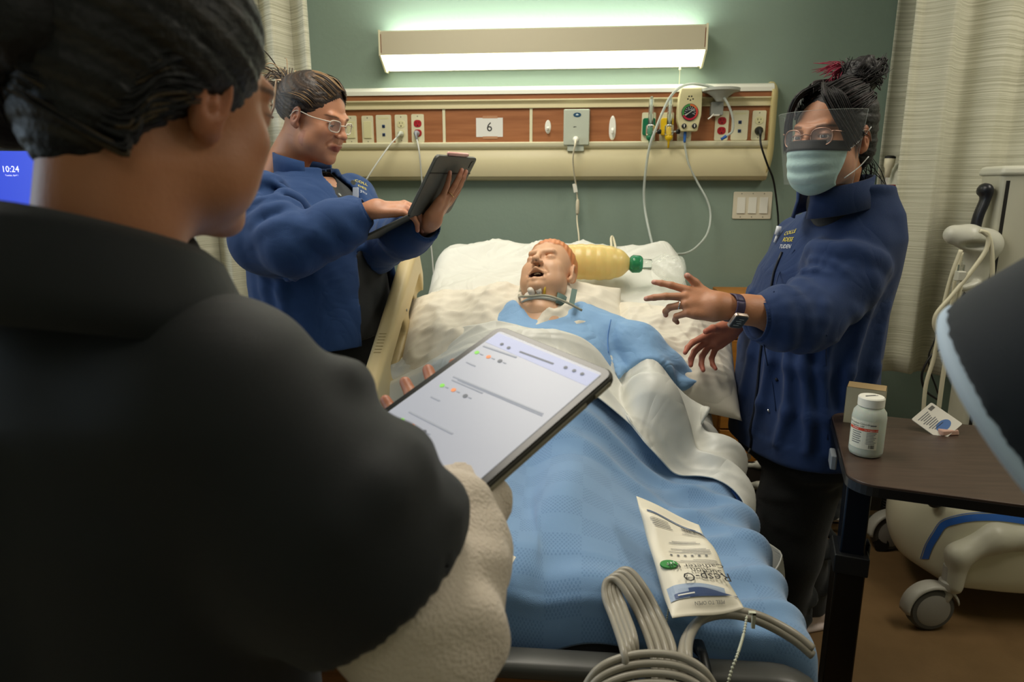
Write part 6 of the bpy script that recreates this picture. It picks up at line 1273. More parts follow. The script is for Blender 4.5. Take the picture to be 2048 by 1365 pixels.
kd = nz(at(735, 459, 1.60)-A0); kd = nz(kd-nz(ux)*(kd@nz(ux))); Mk = frame(A0, nz(ux), kd); 
kz = 1 if Mk[2, 2] > 0 else -1
obj('keyboard_deck', MB().box((0, 0, -.003), (.235, .165, .003), Mk), M_fol, tb_, bevel=.002)
b = MB()
for i in range(5):
    for j in range(13): b.box((.012+.0165*j, .02+.018*i, .003*kz), (.026+.0165*j, .034+.018*i, .0045*kz), Mk)
obj('keys', b, M_black, tb_)

# ------------------------------------------------------------------ woman at right with mask and visor
def woman_right():
    hc = at(1662, 276, 1.68); t = thing('person', 'woman in navy jacket with face mask and clear visor gesturing over the bed at right', 'person', (.66, 1.87, 0))
    M = headframe(hc, (-.76, -.65, -.02), (.04, .05, 1)); s = 1.0
    vs, fs = head_local('open', 'shut', .0026, neck=((0, -.035, -.07), (.02, -.060, -.165)), nr=(.052, .044), lid=.0036)
    c = head_cols(vs, 'b9815f', '9a5644', brow='2a1c16'); W1 = tfn(M, vs, s); R = lambda q: tf(M, [V(q)*s])[0]
    wl = at(1447, 614, 1.50); el = at(1622, 636, 1.58); zl = nz(V(.05, -.80, .55)); yl = V(-.97, .12, .14); xl = nz(np.cross(yl, zl)); ML = frame(wl, xl, yl)
    hv, hf, tp = hand_mesh(ML, 1, [(4, 10, 6), (8, 14, 8), (34, 40, 24), (44, 44, 26)], el, s=.93, spread=(10, -6, -6, -8), thumb=((.55, .85, .35), (.35, .85, .45)), er=.048, wr=.029); cl = hand_cols(hv, tp, 'b9815f', 'b0604c')
    wr = at(1470, 648, 1.84); er_ = at(1560, 590, 1.98); zr = nz(V(-.35, .78, .30)); yr = V(-.80, -.10, -.58); xr = nz(np.cross(yr, zr)); MR = frame(wr, xr, yr)
    rv, rf, tr = hand_mesh(MR, -1, [(6, 22, 14), (14, 26, 18), (22, 30, 20), (28, 34, 22)], er_, s=.98, spread=(16, 4, -8, -20), thumb=((.8, .6, -.35), (.5, .8, -.3)), er=.038, wr=.026); cr_ = hand_cols(rv, tr, 'b9735a', 'b85a4c')
    ang = radians(196); f2 = facing(ang); n_ = V(-f2[1], f2[0], 0)
    S = SDF((.36, 1.55, .04), (1.0, 2.35, 1.46), .011); S.column([(.78, .635, 1.86, .13, .17), (1.0, .635, 1.86, .12, .15), (1.3, .66, 1.80, .11, .16), (1.42, .665, 1.74, .05, .06)], ang, .05)
    legs = [[(.64, 1.79, .80), (.60, 1.78, .45), (.585, 1.80, .09)], [(.68, 1.95, .80), (.70, 2.02, .45), (.785, 2.10, .09)]]
    for L_ in legs: S.chain(L_, [.09, .055, .036], .04)
    S.chain([(.655, 1.685, 1.28), el], [.05, .045], .04).chain([(.62, 1.96, 1.30), er_], [.055, .04], .04)
    v3, f3 = S.mesh(1); vv, ff = join((W1, fs), (hv, hf), (rv, rf), (v3, f3)); cc = np.vstack([c, cl, cr_, np.tile(clr('b9815f'), (len(v3), 1))])
    obj('body', (vv, ff), skinmat('skin_warm'), t, smooth=True, cols=cc)
    eyeball(t, M, s, -.18, .0)
    # hair
    hair_shell('hair', t, M, [('e', (0, -.020, .042), (.084, .094, .084), 0), ('e', (0, -.060, -.03), (.068, .050, .055), .04)], [('e', (0, .118, -.040), (.095, .082, .112), .02), ('c', (0, 0, -.085), (0, .2, -1)), ('e', (.090, .018, -.045), (.030, .040, .055), .01), ('e', (-.090, .018, -.045), (.030, .040, .055), .01)], '100d0e', '2c2626', lambda v: v[:, 2]*240+np.abs(v[:, 0])*150, s, amount=.35)
    # bun: coiled strands
    bc = V(-.024, -.066, .138); b = MB(); S = SDF((-.11, -.15, .06), (.08, .04, .23), .0035); S.ell(bc, (.034, .036, .034), k=0); R_ = np.random.RandomState(4)
    for k in range(26):
        ax_ = nz(R_.randn(3)+V(0, 0, .6)); u = nz(np.cross(ax_, R_.randn(3))); v_ = np.cross(ax_, u); a0 = R_.uniform(0, 6.28); rr_ = R_.uniform(.029, .039); P = [bc+(u*cos(a)+v_*sin(a))*rr_+ax_*R_.uniform(-.001, .001) for a in np.linspace(a0, a0+3.4, 9)]
        S.chain([p for p in P], [.005]*9, .004)
    S.chain([(0, -.05, .10), (-.01, -.060, .12)], [.038, .030], .03)
    vs, fs = S.mesh(1); cc = np.tile(clr('120e10'), (len(vs), 1)); obj('hair_bun', (tfn(M, vs, s), fs), hairmat('hair_100d0e', '100d0e'), t, smooth=True, cols=cc)
    G = [[bc+V(.026*cos(a), .026*sin(a)*.8, .02), bc+V(.038*cos(a), .038*sin(a), .030*sin(a*2)), bc+V(.042*cos(a+.8), .040*sin(a+.8), -.01), bc+V(.046*cos(a+1.5), .042*sin(a+1.5), .015+.015*sin(a*5))] for a in np.linspace(0, 5.8, 9)]
    o = locks('hair_strand', t, M, G, '141012', '3a3034', s, 130, .0014, .010, 6, .3, ends=.5); o['kind'] = 'stuff'
    G = [[V(.025-.03*k, .035-.03*k, .128+.012*k), V(.05-.03*k, .045-.03*k, .146), V(.072-.04*k, .050-.03*k, .148+.004*k)] for k in (0, .5, 1)]
    G = [[bc+V(.030, -.0, .012), bc+V(.045, .030, .016+.006*k), bc+V(.055+.008*k, .060+.012*k, .002+.010*k)] for k in (-1, 0, 1)]
    o = locks('magenta_strand', t, M, G, '8e1f3c', 'a8304e', s, 46, .0013, .008, 9, .4, ends=.6); o['kind'] = 'stuff'
    # combed hair and curtain fringe
    for sd in (-1, 1):
        G = []
        for k in range(8):
            a = k/7; G.append([V(sd*(.006+.066*a**.8), .070-.035*a**1.5, .098-.055*a), V(sd*(.03+.056*a**.7), .03-.01*a, .122-.062*a), V(sd*(.026+.05*a**.8), -.03, .132-.05*a), V(-.01, -.058, .135-.03*a)])
        o = locks('hair_strand', t, M, G, '141012', '34292a', s, 150, .0022, .004, 13+sd, .3); o['kind'] = 'stuff'
        G = [[V(sd*.006, .058-.01*k, .114-.004*k), V(sd*(.030+.008*k), .094-.012*k, .088), V(sd*(.052+.007*k), .090-.014*k, .045), V(sd*(.068+.006*k), .070-.014*k, .005), V(sd*(.076+.004*k), .055-.012*k, -.028+.010*k)] for k in (0, 1, 2, 3)]
        o = locks('fringe', t, M, G, '120f10', '2e2526', s, 105, .0017, .0045, 17+sd, .3, ends=.35); o['kind'] = 'stuff'
    G = [[V(-.06, -.075, -.045), V(-.055, -.105, -.075), V(-.04, -.130, -.11), V(-.03, -.125, -.155)], [V(.05, -.075, -.045), V(.045, -.105, -.085), V(.03, -.135, -.12), V(.03, -.130, -.165)]]
    o = locks('hair_wisp', t, M, G, '120f10', '2e2526', s, 40, .0012, .012, 19, .3, ends=.9); o['kind'] = 'stuff'
    # mask
    def mk(x_, z_):   # front surface of face for the mask
        prof = np.interp(z_, [-.135, -.118, -.10, -.075, -.05, -.028, -.010], [.045, .082, .101, .108, .113, .113, .104]); e = abs(x_)/.074; return (prof-.030)*(1-e**2.6)+.030
    rows = []; rows2 = []
    for z_ in np.linspace(-.026, -.126, 34):
        q = (z_+.026)/-.100; w_ = .068-.016*q**2; pl_ = .0022*sin(q*pi*7)*(1 if q < .8 else .3); zz = lambda e_: z_+.022*q*e_**2*1.0-.004*(1-q)*e_**2
        rows.append([R((w_*e_, mk(w_*e_, z_)+pl_*(1-e_**4)+.004, zz(e_))) for e_ in np.linspace(-1, 1, 30)])
    g_ = MB().grid(rows, thick=.0015); mk_o = obj('face_mask', g_, mat('mask_pale_teal', 'a9c6c2', .7, bump=(140, .12, 3)), t, smooth=True)
    for z_ in np.linspace(-.008, -.029, 6): w_ = .071; rows2.append([R((w_*e_, mk(w_*e_, z_)+.0065, z_-.004*e_**2)) for e_ in np.linspace(-1, 1, 30)])
    obj('foam_strip', MB().grid(rows2, thick=.003), mat('foam_black', '17181a', .7), mk_o, smooth=True)
    for sd in (-1, 1):
        for z0, z1, m2 in ((-.034, .018, 0), (-.090, -.045, 1)): obj('ear_loop', MB().tube(crv([R((sd*.067, mk(.068, -.04)+.003, z0)), R((sd*.076, .010, (z0+z1)/2)), R((sd*.083, -.014, z1))], 5), .0013, 6), mat('loop_white', 'dfe3e2', .6), mk_o, smooth=True)
    # visor: clear film standing off the face
    rows = [[R(((.082+.012*q)*sin(a)*1.06, .020+(.102+.010*q)*cos(a), -.036+.088*q)) for a in np.linspace(-1.45, 1.45, 40)] for q in np.linspace(-.75, 1, 8)]
    vz = obj('visor', MB().grid(rows), mat('visor_film', 'f6fbff', .06, alpha=.07, spec=1.0), t, smooth=True)
    obj('visor_edge', MB().tube(rows[-1], .0006, 5).tube([r_[0] for r_ in rows], .0007, 5).tube([r_[-1] for r_ in rows], .0007, 5), mat('visor_rim', 'c9d2cc', .2, alpha=.25), vz, smooth=True)
    glasses(t, R, 'glasses', .0225, .0185, mat('frame_rose_gold', 'b08a78', .3, .6), y0=.100, z0=-.002, ex=.034, r=.0013)
    # jacket
    def body(lo, hi, g, z0, z1, h):
        S = SDF(lo, hi, h); T = [(z0, .630, 1.86, .148+g, .205+g), (.80, .630, 1.86, .148+g, .203+g), (.98, .627, 1.86, .144+g, .197+g), (1.12, .632, 1.85, .140+g, .190+g), (1.22, .645, 1.83, .132+g, .182+g), (1.31, .662, 1.80, .108+g, .165+g), (1.37, .676, 1.765, .082+g, .115+g), (1.41, .675, 1.74, .066+g, .074+g), (z1, .668, 1.730, .062+g, .068+g)]
        return S.column(T, ang, .03)
    S = body((.34, 1.42, .70), (1.02, 2.2, 1.52), .012, .735, 1.435, .0062)
    shl = V(.655, 1.685, 1.285); ce = at(1518, 638, 1.535); S.chain([shl, V(.625, 1.645, 1.22), el, el*.4+ce*.6, ce], [.074, .076, .068, .062, .050], .035, clip=(ce, ce-el))
    shr = V(.62, 1.96, 1.29); S.chain([shr, er_], [.07, .056], .03, clip=(er_+nz(er_-shr)*.02, er_-shr))
    folds(S, shl, el, .080, .072, 8, 13, .05, .8, amp=.004, k=.03); folds(S, shl, el, .075, .069, 7, 44, .35, 1.0, amp=.0055, k=.012, tilt=.9); folds(S, el, ce, .066, .058, 6, 45, -.1, .6, amp=.0055, k=.012, tilt=.9); folds(S, el, ce, .070, .056, 7, 14, -.1, .75, amp=.005)
    for k in range(9):
        a = radians(150)+k*.33; S.chain([V(.64, 1.86, z)+V(.168*cos(a+.12*sin(z*11+k)), .222*sin(a+.12*sin(z*11+k)), 0) for z in (1.15, 1.0, .88, .79)], [.003, .006, .007, .004], .028)
    S.column([(.738, .630, 1.86, .164, .221), (.79, .630, 1.86, .162, .219)], ang, .006)
    S.cone((.69, 1.75, 1.40), R((0, -.03, -.05)), .056, .066, .004, 's'); S.cone(V(.66, 1.78, 1.46)+f2*.06, V(.655, 1.82, 1.33)+f2*.125, .028, .010, .012, 's'); S.cone(ce-nz(ce-el)*.05, ce+nz(ce-el)*.05, .040, .041, .004, 's')
    S.cone(V(.64, 1.86, .70), V(.64, 1.86, .76), .14, .14, .01, 's')
    vs, fs = S.mesh(1); jk = obj('jacket', (soft(vs, fs, 12, 14, .0035, .5), fs), M_navy, t, smooth=True)
    d_ = nz(ce-el); M_ = frz(ce-d_*.012, d_, (0, 0, 1)); n = 90; rows = [[tf(M_, [[(.0525-.0012*i+(.0009 if j % 2 else -.0009))*cos(2*pi*j/n), (.0525-.0012*i+(.0009 if j % 2 else -.0009))*sin(2*pi*j/n), .046*i/3-.022]])[0] for j in range(n+1)] for i in range(4)]; obj('cuff', MB().grid(rows, thick=-.004), M_navy, jk, smooth=True)
    # collar
    nb_ = R((.005, -.040, -.125)); P = [nb_+V(.082*cos(a), .082*sin(a), -.018*cos(a-ang)) for a in np.linspace(ang+.30, ang+2*pi-.30, 28)]
    obj("collar", MB().grid([[p+(p-nb_)*V(o_, o_, 0)+V(0, 0, z) for z, o_ in ((-.040, .10), (0, 0), (.026, .02))] for p in P], thick=.006), M_navy, jk, smooth=True)
    S = body((.34, 1.42, .95), (1.02, 2.2, 1.48), .003, 1.0, 1.435, .006); S.cone((.675, 1.745, 1.35), R((.006, -.042, -.150)), .068, .060, .02); vs, fs = S.mesh(1); obj('black_shirt', (vs, fs), M_blk, t, smooth=True)
    B = bvh(jk)
    for tx, px, py, sz, m in (('COLLE', 1581, 466, .016, M_yel), ('RDESE', 1577, 480, .016, M_yel), ('TUDEN', 1571, 494, .015, M_emw)): project_text(B, tx, px, py, sz, (-.62, .0, 0) if False else (.75, -.5, -.18), m, jk)
    P = hitpts(B, [(1556, 470), (1540, 500), (1525, 535), (1513, 575)], .002)+[]
    zp = []
    for z in np.linspace(1.27, .745, 22):
        c_, n2, i_, d2 = B.ray_cast(Vector(V(.64, 1.84, z)+f2*.5-n_*-.015), Vector(-f2))
        if c_ is not None: zp.append(V(*c_)+f2*.002)
    if len(zp) > 3: obj('front_zip', MB().tube(zp, .0035, 6), M_zip, jk, smooth=True); q = zp[-1]; obj('zip_pull', MB().tube([q, q+f2*.006+V(0, 0, -.012)], .003, 8).prism([(.008*cos(a), .010*sin(a)) for a in np.linspace(0, 2*pi, 14, endpoint=False)], .002, frame(q+f2*.006+V(0, -.0, -.024), (1, 0, 0), (0, 0, 1))), M_chrome, jk)
    for nm, pp in (('pocket_seam', [(1528, 690), (1535, 730), (1545, 770), (1552, 822)]), ('side_seam', [(1653, 670), (1652, 730), (1656, 800), (1655, 880)]), ('princess_seam', [(1590, 500), (1560, 545), (1548, 585)])):
        P = hitpts(B, pp, .0008)
        if len(P) > 2: obj(nm, MB().tube(crv(P, 5), .0016, 6), mat('seam_navy', '152c54', .8), jk, smooth=True)
    for nm, px, py, m, sz in (('pocket_tag', 1536, 819, M_chrome, .006), ('zip_toggle', 1552, 757, M_zip, .007)):
        l, n2 = hit(B, px, py)
        if l is not None: obj(nm, MB().tube([l+n2*.002, l+n2*.006+V(.008, 0, -.006)], sz*.5, 8), m, jk, smooth=True)
    q = at(1562, 458, 1.66); B_ = hit(B, 1566, 462)[0]; q = B_ if B_ is not None else q
    obj('badge_clip', MB().tube([q+f2*.012+V(0, 0, .012), q+f2*.016+V(0, 0, -.010)], .007, 8).tube([q+f2*.014+V(0, 0, -.008), q+f2*.016+V(-.004, 0, -.03)], .004, 8), mat('badge_white', 'cfd3da', .3), jk, smooth=True)
    # watch
    wc = wl*.80+el*.20; wc = wl+nz(el-wl)*.022; M_ = frz(wc, nz(el-wl), zl); b = MB(); n = 40
    obj('watch_band', MB().grid([[tf(M_, [[(.0345)*cos(a), .0305*sin(a), z]])[0] for a in np.linspace(0, 2*pi, n)] for z in (-.010, -.004, .004, .010)], thick=-.003), mat('band_aubergine', '3d3350', .5), t, smooth=True)
    dn = nz(V(-.25, -.86, -.45)); dn = nz(dn-nz(el-wl)*(dn@nz(el-wl))); wq = wc+dn*.034; M2 = frame(wq, nz(el-wl), np.cross(dn, nz(el-wl))); 
    wcase = obj('watch_case', MB().prism(rrect(-.0175, -.020, .0175, .020, .007), .009, M2), mat('case_rose', 'c9b6a8', .25, .7), t, bevel=.002); obj('watch_face', MB().prism(rrect(-.0145, -.017, .0145, .017, .005), .001, M2@np.array([[1, 0, 0, 0], [0, 1, 0, 0], [0, 0, 1, .009], [0, 0, 0, 1.]])), mat('watch_glass', '3c4a55', .12), wcase)
    b = MB()
    for k in range(4): b.box((-.009+.005*(k % 2), -.010+.006*k, .0098), (.004+.003*(k % 2), -.0085+.006*k, .0104), M2)
    obj('watch_marks', b, mat('watch_text', 'b9c4c4', .5), wcase)
    obj('ring', MB().tube([tf(ML, [[(-.012+.0098*cos(a))*.93, .100*.93, (-.006+.0098*sin(a))*.93]])[0] for a in np.linspace(0, 2*pi, 18)], .0014, 6), M_chrome, t, smooth=True)
    # trousers and shoes
    S = SDF((.40, 1.60, .04), (1.0, 2.26, .86), .008); S.column([(.70, .645, 1.865, .150, .20), (.84, .642, 1.86, .148, .20)], ang, .03)
    for L_ in legs: S.chain(L_, [.112, .090, .070], .03, clip=(V(L_[2])-V(0, 0, .02), (0, 0, -1)))
    for L_, sd in zip(legs, (5, 6)): folds(S, L_[0], L_[2], .110, .075, 12, sd, amp=.008)
    vs, fs = S.mesh(1); obj('trousers', (vs, fs), M_trs, t, smooth=True)
    shoe(t, .55, 1.80, radians(196-90), heel=.0); shoe(t, .775, 2.09, radians(200-90))
    return t
woman_right()
# ------------------------------------------------------------------ nearest person, seen from behind, with tablet
TLc, TRc, BRc = V(-.0915, .8386, 1.2609), V(.0492, .7219, 1.2343), V(-.1103, .5512, 1.1357)
def big_tablet():
    c = (TLc+BRc)/2; t = thing('tablet_computer', 'large tablet in black case with bright white page held by the nearest person', 'tablet', c)
    x_ = TRc-TLc; y_ = TLc-(TLc+(BRc-TRc)); M = frame(TLc, x_, -(BRc-TRc)*-1*-1); w_, h_ = np.linalg.norm(x_), np.linalg.norm(BRc-TRc)
    M = frame(TLc, x_, TRc-BRc); sh = lambda z: M@np.array([[1, 0, 0, 0], [0, 1, 0, 0], [0, 0, 1, z], [0, 0, 0, 1.]])
    obj('tablet_case', MB().prism(rrect(0, -h_, w_, 0, .014, 8), .011, sh(-.011)), mat('case_rubber', '37362f', .5), t, bevel=.003)
    obj('frame', MB().prism(rrect(.003, -h_+.003, w_-.003, -.003, .012, 8), .0012, sh(-.0002)), mat('bezel_glass', '0b0d0f', .25), t)
    obj('side_strip', MB().box((w_-.0005, -h_*.93, -.0085), (w_+.0012, -.055, -.0035), M).box((w_-.0005, -.040, -.0085), (w_+.0012, -.014, -.0035), M), mat('edge_pale', '8e8a78', .35), t)
    scr = obj('screen', MB().prism(rrect(.0115, -h_+.0115, w_-.0115, -.0115, .004), .0006, sh(.0009)), mat('page_white', 'aeb2bd', .35, emit=('c9cfe4', .22)), t)
    n_ = M[:3, 2]
    def L_(zx, zy):
        r_ = ray(740+zx/3.102, 640+zy/3.102); p = V(0, 0, CAMH)+r_*((TLc-V(0, 0, CAMH))@n_)/(r_@n_); q = p-TLc; return V(q@M[:3, 0], q@M[:3, 1])
    def bar(a, b_, th, m, nm): a, b_ = L_(*a), L_(*b_); d = (b_-a)/np.linalg.norm(b_-a); e = V(-d[1], d[0])*th/2; obj(nm, MB().prism([a-e, b_-e, b_+e, a+e], .0005, sh(.0015)), m, scr)
    mg = mat('ui_grey', '9ba0ab', .5, emit=('9aa0ac', .35)); md = mat('ui_dark', '6c717c', .5, emit=('6c717c', .25)); ml = mat('ui_lavender', 'b3b9d6', .5, emit=('b6bcdc', .45))
    a, b_ = L_(780, 80), L_(1465, 325); obj('browser_bar', MB().prism([(.0125, a[1]-.0), (w_-.0125, a[1]-.0), (w_-.0125, a[1]-.022), (.0125, a[1]-.022)], .0004, sh(.0013)), ml, scr)
    for p, q, th in (((705, 170), (910, 240), .0022), ((600, 270), (655, 295), .0016), ((520, 360), (1075, 592), .0018), ((510, 380), (700, 462), .0016), ((545, 380), (1070, 604), .0010), ((380, 485), (435, 510), .0016), ((245, 578), (515, 715), .002)): bar(p, q, th, mg, 'text_line')
    bar((930, 205), (1140, 282), .0026, md, 'address_text')
    for k in range(3):
        for nm, (x0_, y0_), m in (('green_mark', ((665, 210), (450, 415), (200, 630))[k], mat('ui_green', '7fd04c', .5, emit=('7fd04c', .5))), ('orange_mark', ((737, 237), (520, 443), (265, 665))[k], mat('ui_orange', 'e58a52', .5, emit=('e58a52', .5))), ('grey_mark', ((808, 263), (593, 480), (338, 703))[k], md)):
            p = L_(x0_, y0_); obj(nm, MB().prism([(p[0]+.0030*cos(a), p[1]+.0030*sin(a)) for a in np.linspace(0, 2*pi, 14, endpoint=False)], .0005, sh(.0015)), m, scr)
            bar((x0_+20, y0_+8), (x0_+38, y0_+16), .0012, mg, 'count_text')
    for q in ((1215, 305), (1268, 325), (1318, 345), (862, 182), (820, 160)): p = L_(*q); obj('toolbar_icon', MB().prism([(p[0]+.0024*cos(a), p[1]+.0024*sin(a)) for a in np.linspace(0, 2*pi, 10, endpoint=False)], .0005, sh(.0019)), md, scr)
    return t, M, w_, h_
tabF, MF, wF, hF = big_tablet()
def near_person():
    ear = at(438, 200, .485); f = nz(V(.37, .91, -.16)); M0 = headframe(V(0, 0, 0), f, (.12, .06, 1)); s = .90; hc = ear-tf(M0, [V(.079, -.006, -.006)*s])[0]; M = M0.copy(); M[:3, 3] = hc; R = lambda q: tf(M, [V(q)*s])[0]
    t = thing('person', 'nearest person from behind in black polo over white sleeve, dark hair pulled back', 'person', (-.38, .50, 0))
    vs, fs = head_local('open', 'shut', .0028, neck=((.006, -.035, -.07), (.012, -.042, -.19)), nr=(.055, .054), lid=.0035, wide=.92, full=1.0)
    c = head_cols(vs, 'b87c58', 'a25a44', brow='2a1c16'); W1 = tfn(M, vs, s)
    wr = V(-.106, .630, 1.134); el = at(852, 1275, .475); n_ = MF[:3, 2]; zl = -n_; tipt = V(-.192, .812, 1.203); yl = tipt-wr; yl = nz(yl-zl*(yl@zl)); xl = nz(np.cross(yl, zl)); MR = frame(wr, xl, yl)
    hv, hf, tp = hand_mesh(MR, -1, [(2, 8, 6), (0, 6, 6), (0, 8, 6), (2, 10, 6)], el, s=1.12, spread=(7, 1, -5, -12), thumb=((.3, .9, -.1), (.2, .95, -.1)), er=.040, wr=.028); ch = hand_cols(hv, tp, 'b87c58', 'b5604c')
    ang = radians(72); f2 = facing(ang); nn = V(f2[1], -f2[0], 0); cb = V(-.408, .505, 0)
    S = SDF((-.75, .2, .04), (.02, .85, 1.48), .011); S.column([(.85, cb[0], cb[1], .12, .16), (1.05, cb[0], cb[1], .11, .15), (1.25, cb[0], cb[1], .11, .165), (1.36, cb[0], cb[1]+.01, .06, .09)], ang, .05)
    for q in (-1, 1): S.chain([cb+nn*.09*q+V(0, 0, .85), cb+nn*.10*q+V(0, 0, .47), cb+nn*.10*q+V(0, -.02, .09)], [.09, .055, .036], .04)
    sh = cb+nn*.165+V(0, 0, 1.285); shl = cb-nn*.165+V(0, 0, 1.285); ell = cb-nn*.23+f2*.03+V(0, 0, 1.02); wrl = ell+f2*.20+nn*.10+V(0, 0, .02)
    S.chain([sh, el], [.055, .042], .04).chain([shl, ell, wrl], [.055, .042, .028], .04); v3, f3 = S.mesh(1)
    Ml = frame(wrl, np.cross(nz(wrl-ell), (0, 0, 1)), wrl-ell); lv, lf, tl = hand_mesh(Ml, 1, [(20, 25, 15)]*4, ell, s=1.0, res=.0035)
    vv, ff = join((W1, fs), (hv, hf), (v3, f3), (lv, lf)); cc = np.vstack([c, ch, np.tile(clr('b87c58'), (len(v3)+len(lv), 1))]); obj('body', (vv, ff), skinmat('skin_warm'), t, smooth=True, cols=cc)
    eyeball(t, M, s, 0, -.4)
    hair_shell('hair', t, M, [('e', (0, -.020, .042), (.086, .098, .090), 0), ('e', (0, -.070, -.025), (.056, .036, .046), .04), ('e', (0, -.060, -.050), (.045, .026, .030), .03)], [('e', (0, .112, -.035), (.090, .076, .105), .02), ('c', (0, -.05, -.092), (0, .25, -1)), ('e', (.092, .012, -.040), (.030, .040, .050), .01), ('e', (-.092, .012, -.040), (.030, .040, .050), .01)], '0d0f12', '3a3020', lambda v: v[:, 2]*230+v[:, 1]*90, s, amount=.45)
    for sd in (-1, 1):
        G = []
        for k in range(9):
            a = k/8; G.append([V(sd*(.006+.072*min(1, a*1.3)**.8), .072-.125*a**1.3, .095-.125*a), V(sd*(.055+.022*sin(a*3)), -.005-.06*a, .110-.155*a), V(sd*(.052+.01*a), -.070, .075-.135*a), V(sd*.012, -.112, .030-.06*a)])
        o = locks('hair_strand', t, M, G, '101114', '4b3d28', s, 170, .0022, .0035, 23+sd, .22); o['kind'] = 'stuff'
    bc = at(5, 120, .485); S = SDF(bc-.10, bc+.10, .004); S.ell(bc, (.058, .05, .062), k=0); S.chain([R((0, -.10, .02)), bc*.6+R((0, -.10, .02))*.4, bc], [.035, .032, .04], .03); R_ = np.random.RandomState(8)
    for k in range(16):
        ax_ = nz(R_.randn(3)); u = nz(np.cross(ax_, R_.randn(3))); v_ = np.cross(ax_, u); S.chain([bc+(u*cos(a)+v_*sin(a))*.052 for a in np.linspace(0, 3.2, 7)], [.008]*7, .005)
    v_, f_ = S.mesh(1); obj('hair_bun', (v_, f_), hairmat('hair_0d0f12', '0d0f12'), t, smooth=True, cols=np.tile(clr('121216'), (len(v_), 1)))
    mg = MB(); 
    for k in range(7): mg.tube(crv([at(70+3*k, 0, .455), at(76+2*k, 45, .452), at(70+3*k, 90, .455), at(66+3*k, 135, .465)], 5), .0012, 5)
    obj('magenta_strand', mg, mat('magenta_hair', '8e2f4a', .5), t, smooth=True, kind='stuff')
    rows = [[R((.076*sin(a), .028+.088*cos(a), z)) for a in np.linspace(-1.35, 1.35, 30)] for z in (-.03, -.01, .01, .03, .05)]; obj('visor', MB().grid(rows), mat('visor_ice', 'cfe2f2', .08, alpha=.06, spec=1), t, smooth=True)
    # shirt
    def body(g, z1, lo=(-.75, .2, .80), hi=(.06, .85, 1.50), h=.0062):
        S = SDF(lo, hi, h); T = [(.84, cb[0], cb[1], .135+g, .185+g), (1.05, cb[0], cb[1], .130+g, .180+g), (1.20, cb[0], cb[1], .128+g, .188+g), (1.28, cb[0], cb[1], .112+g, .186+g), (1.33, cb[0]+.003, cb[1]+.005, .090+g, .150+g), (1.365, cb[0]+.008, cb[1]+.008, .075+g, .100+g), (z1, cb[0]+.012, cb[1]+.010, .070+g, .082+g)]
        return S.column(T, ang, .03)
    S = body(.008, 1.39); hem = sh*.22+el*.78; S.chain([sh-V(0, 0, .005), sh*.5+el*.5, hem], [.074, .078, .076], .04, clip=(hem, el-sh)); heml = shl*.25+ell*.75; S.chain([shl, heml], [.074, .076], .04, clip=(heml, ell-shl))
    folds(S, sh, hem, .076, .077, 5, 33, .3, .9, amp=.004, k=.035)
    for k in range(6): a = radians(200)+k*.28; S.chain([V(cb[0]+.155*cos(a), cb[1]+.145*sin(a), z) for z in (1.26, 1.12, .98)], [.004, .007, .005], .03)
    S.cone(hem-nz(el-sh)*.03, el+nz(el-sh)*.04, .068, .072, .004, 's')
    nb = R((-.005, -.045, -.14)); S.cone(nb+V(0, 0, .02), nb+V(0, 0, .09), .058, .07, .006, 's')
    vs, fs = S.mesh(1); shirt = obj('polo_shirt', (soft(vs, fs, 22, 13, .0022, .6), fs), mat('black_polo_navyish', '0b1217', .66, bump=(1400, .25, 2), sheen=.12), t, smooth=True)
    cc0 = V(nb[0]-.004, nb[1]+.004, 0); A = np.linspace(ang+.55, ang+2*pi-.55, 40)
    rows = [[V(cc0[0]+(r_+.004*cos(2*a))*cos(a), cc0[1]+(r_+.004*cos(2*a))*sin(a)*1.0, z+.012*cos(a-ang-pi)*(1)-.030*(.5+.5*cos(a-ang))) for r_, z in ((.074, 1.366), (.074, 1.400), (.079, 1.409), (.086, 1.402), (.100, 1.367), (.106, 1.340))] for a in A]
    obj('collar', MB().grid(np.array(rows), thick=.003), MATS['black_polo_navyish'], shirt, smooth=True)
    # white sleeve of the layer underneath
    S = SDF(np.minimum(el, wr)-.12, np.maximum(el, wr)+.12, .0045); S.chain([sh*.35+el*.65, el, el*.5+wr*.5, wr-nz(wr-el)*.005], [.060, .056, .049, .038], .03, clip=(wr, wr-el)); folds(S, el, wr, .053, .038, 12, 37, -.2, .95, amp=.006); S.cone(wr-nz(wr-el)*.04, wr+nz(wr-el)*.05, .031, .033, .003, 's'); S.cut(sh*.30+el*.70, sh-el)
    vs, fs = S.mesh(1); obj('undershirt_sleeve', (vs, fs), mat('off_white_knit', 'd9cbb9', .8, bump=(300, .3, 2), sheen=.2), t, smooth=True)
    S = SDF((-.75, .2, .04), (.0, .85, .95), .010); S.column([(.78, cb[0], cb[1], .14, .19), (.92, cb[0], cb[1], .135, .185)], ang, .03)
    for q in (-1, 1): S.chain([cb+nn*.10*q+V(0, 0, .84), cb+nn*.11*q+V(0, 0, .47), cb+nn*.10*q+V(0, -.02, .10)], [.115, .088, .072], .03)
    vs, fs = S.mesh(1); obj('trousers', (vs, fs), M_trs, t, smooth=True)
    for q in (-1, 1): p = cb+nn*.10*q; shoe(t, p[0], p[1], ang-pi/2, M_black)
near_person()
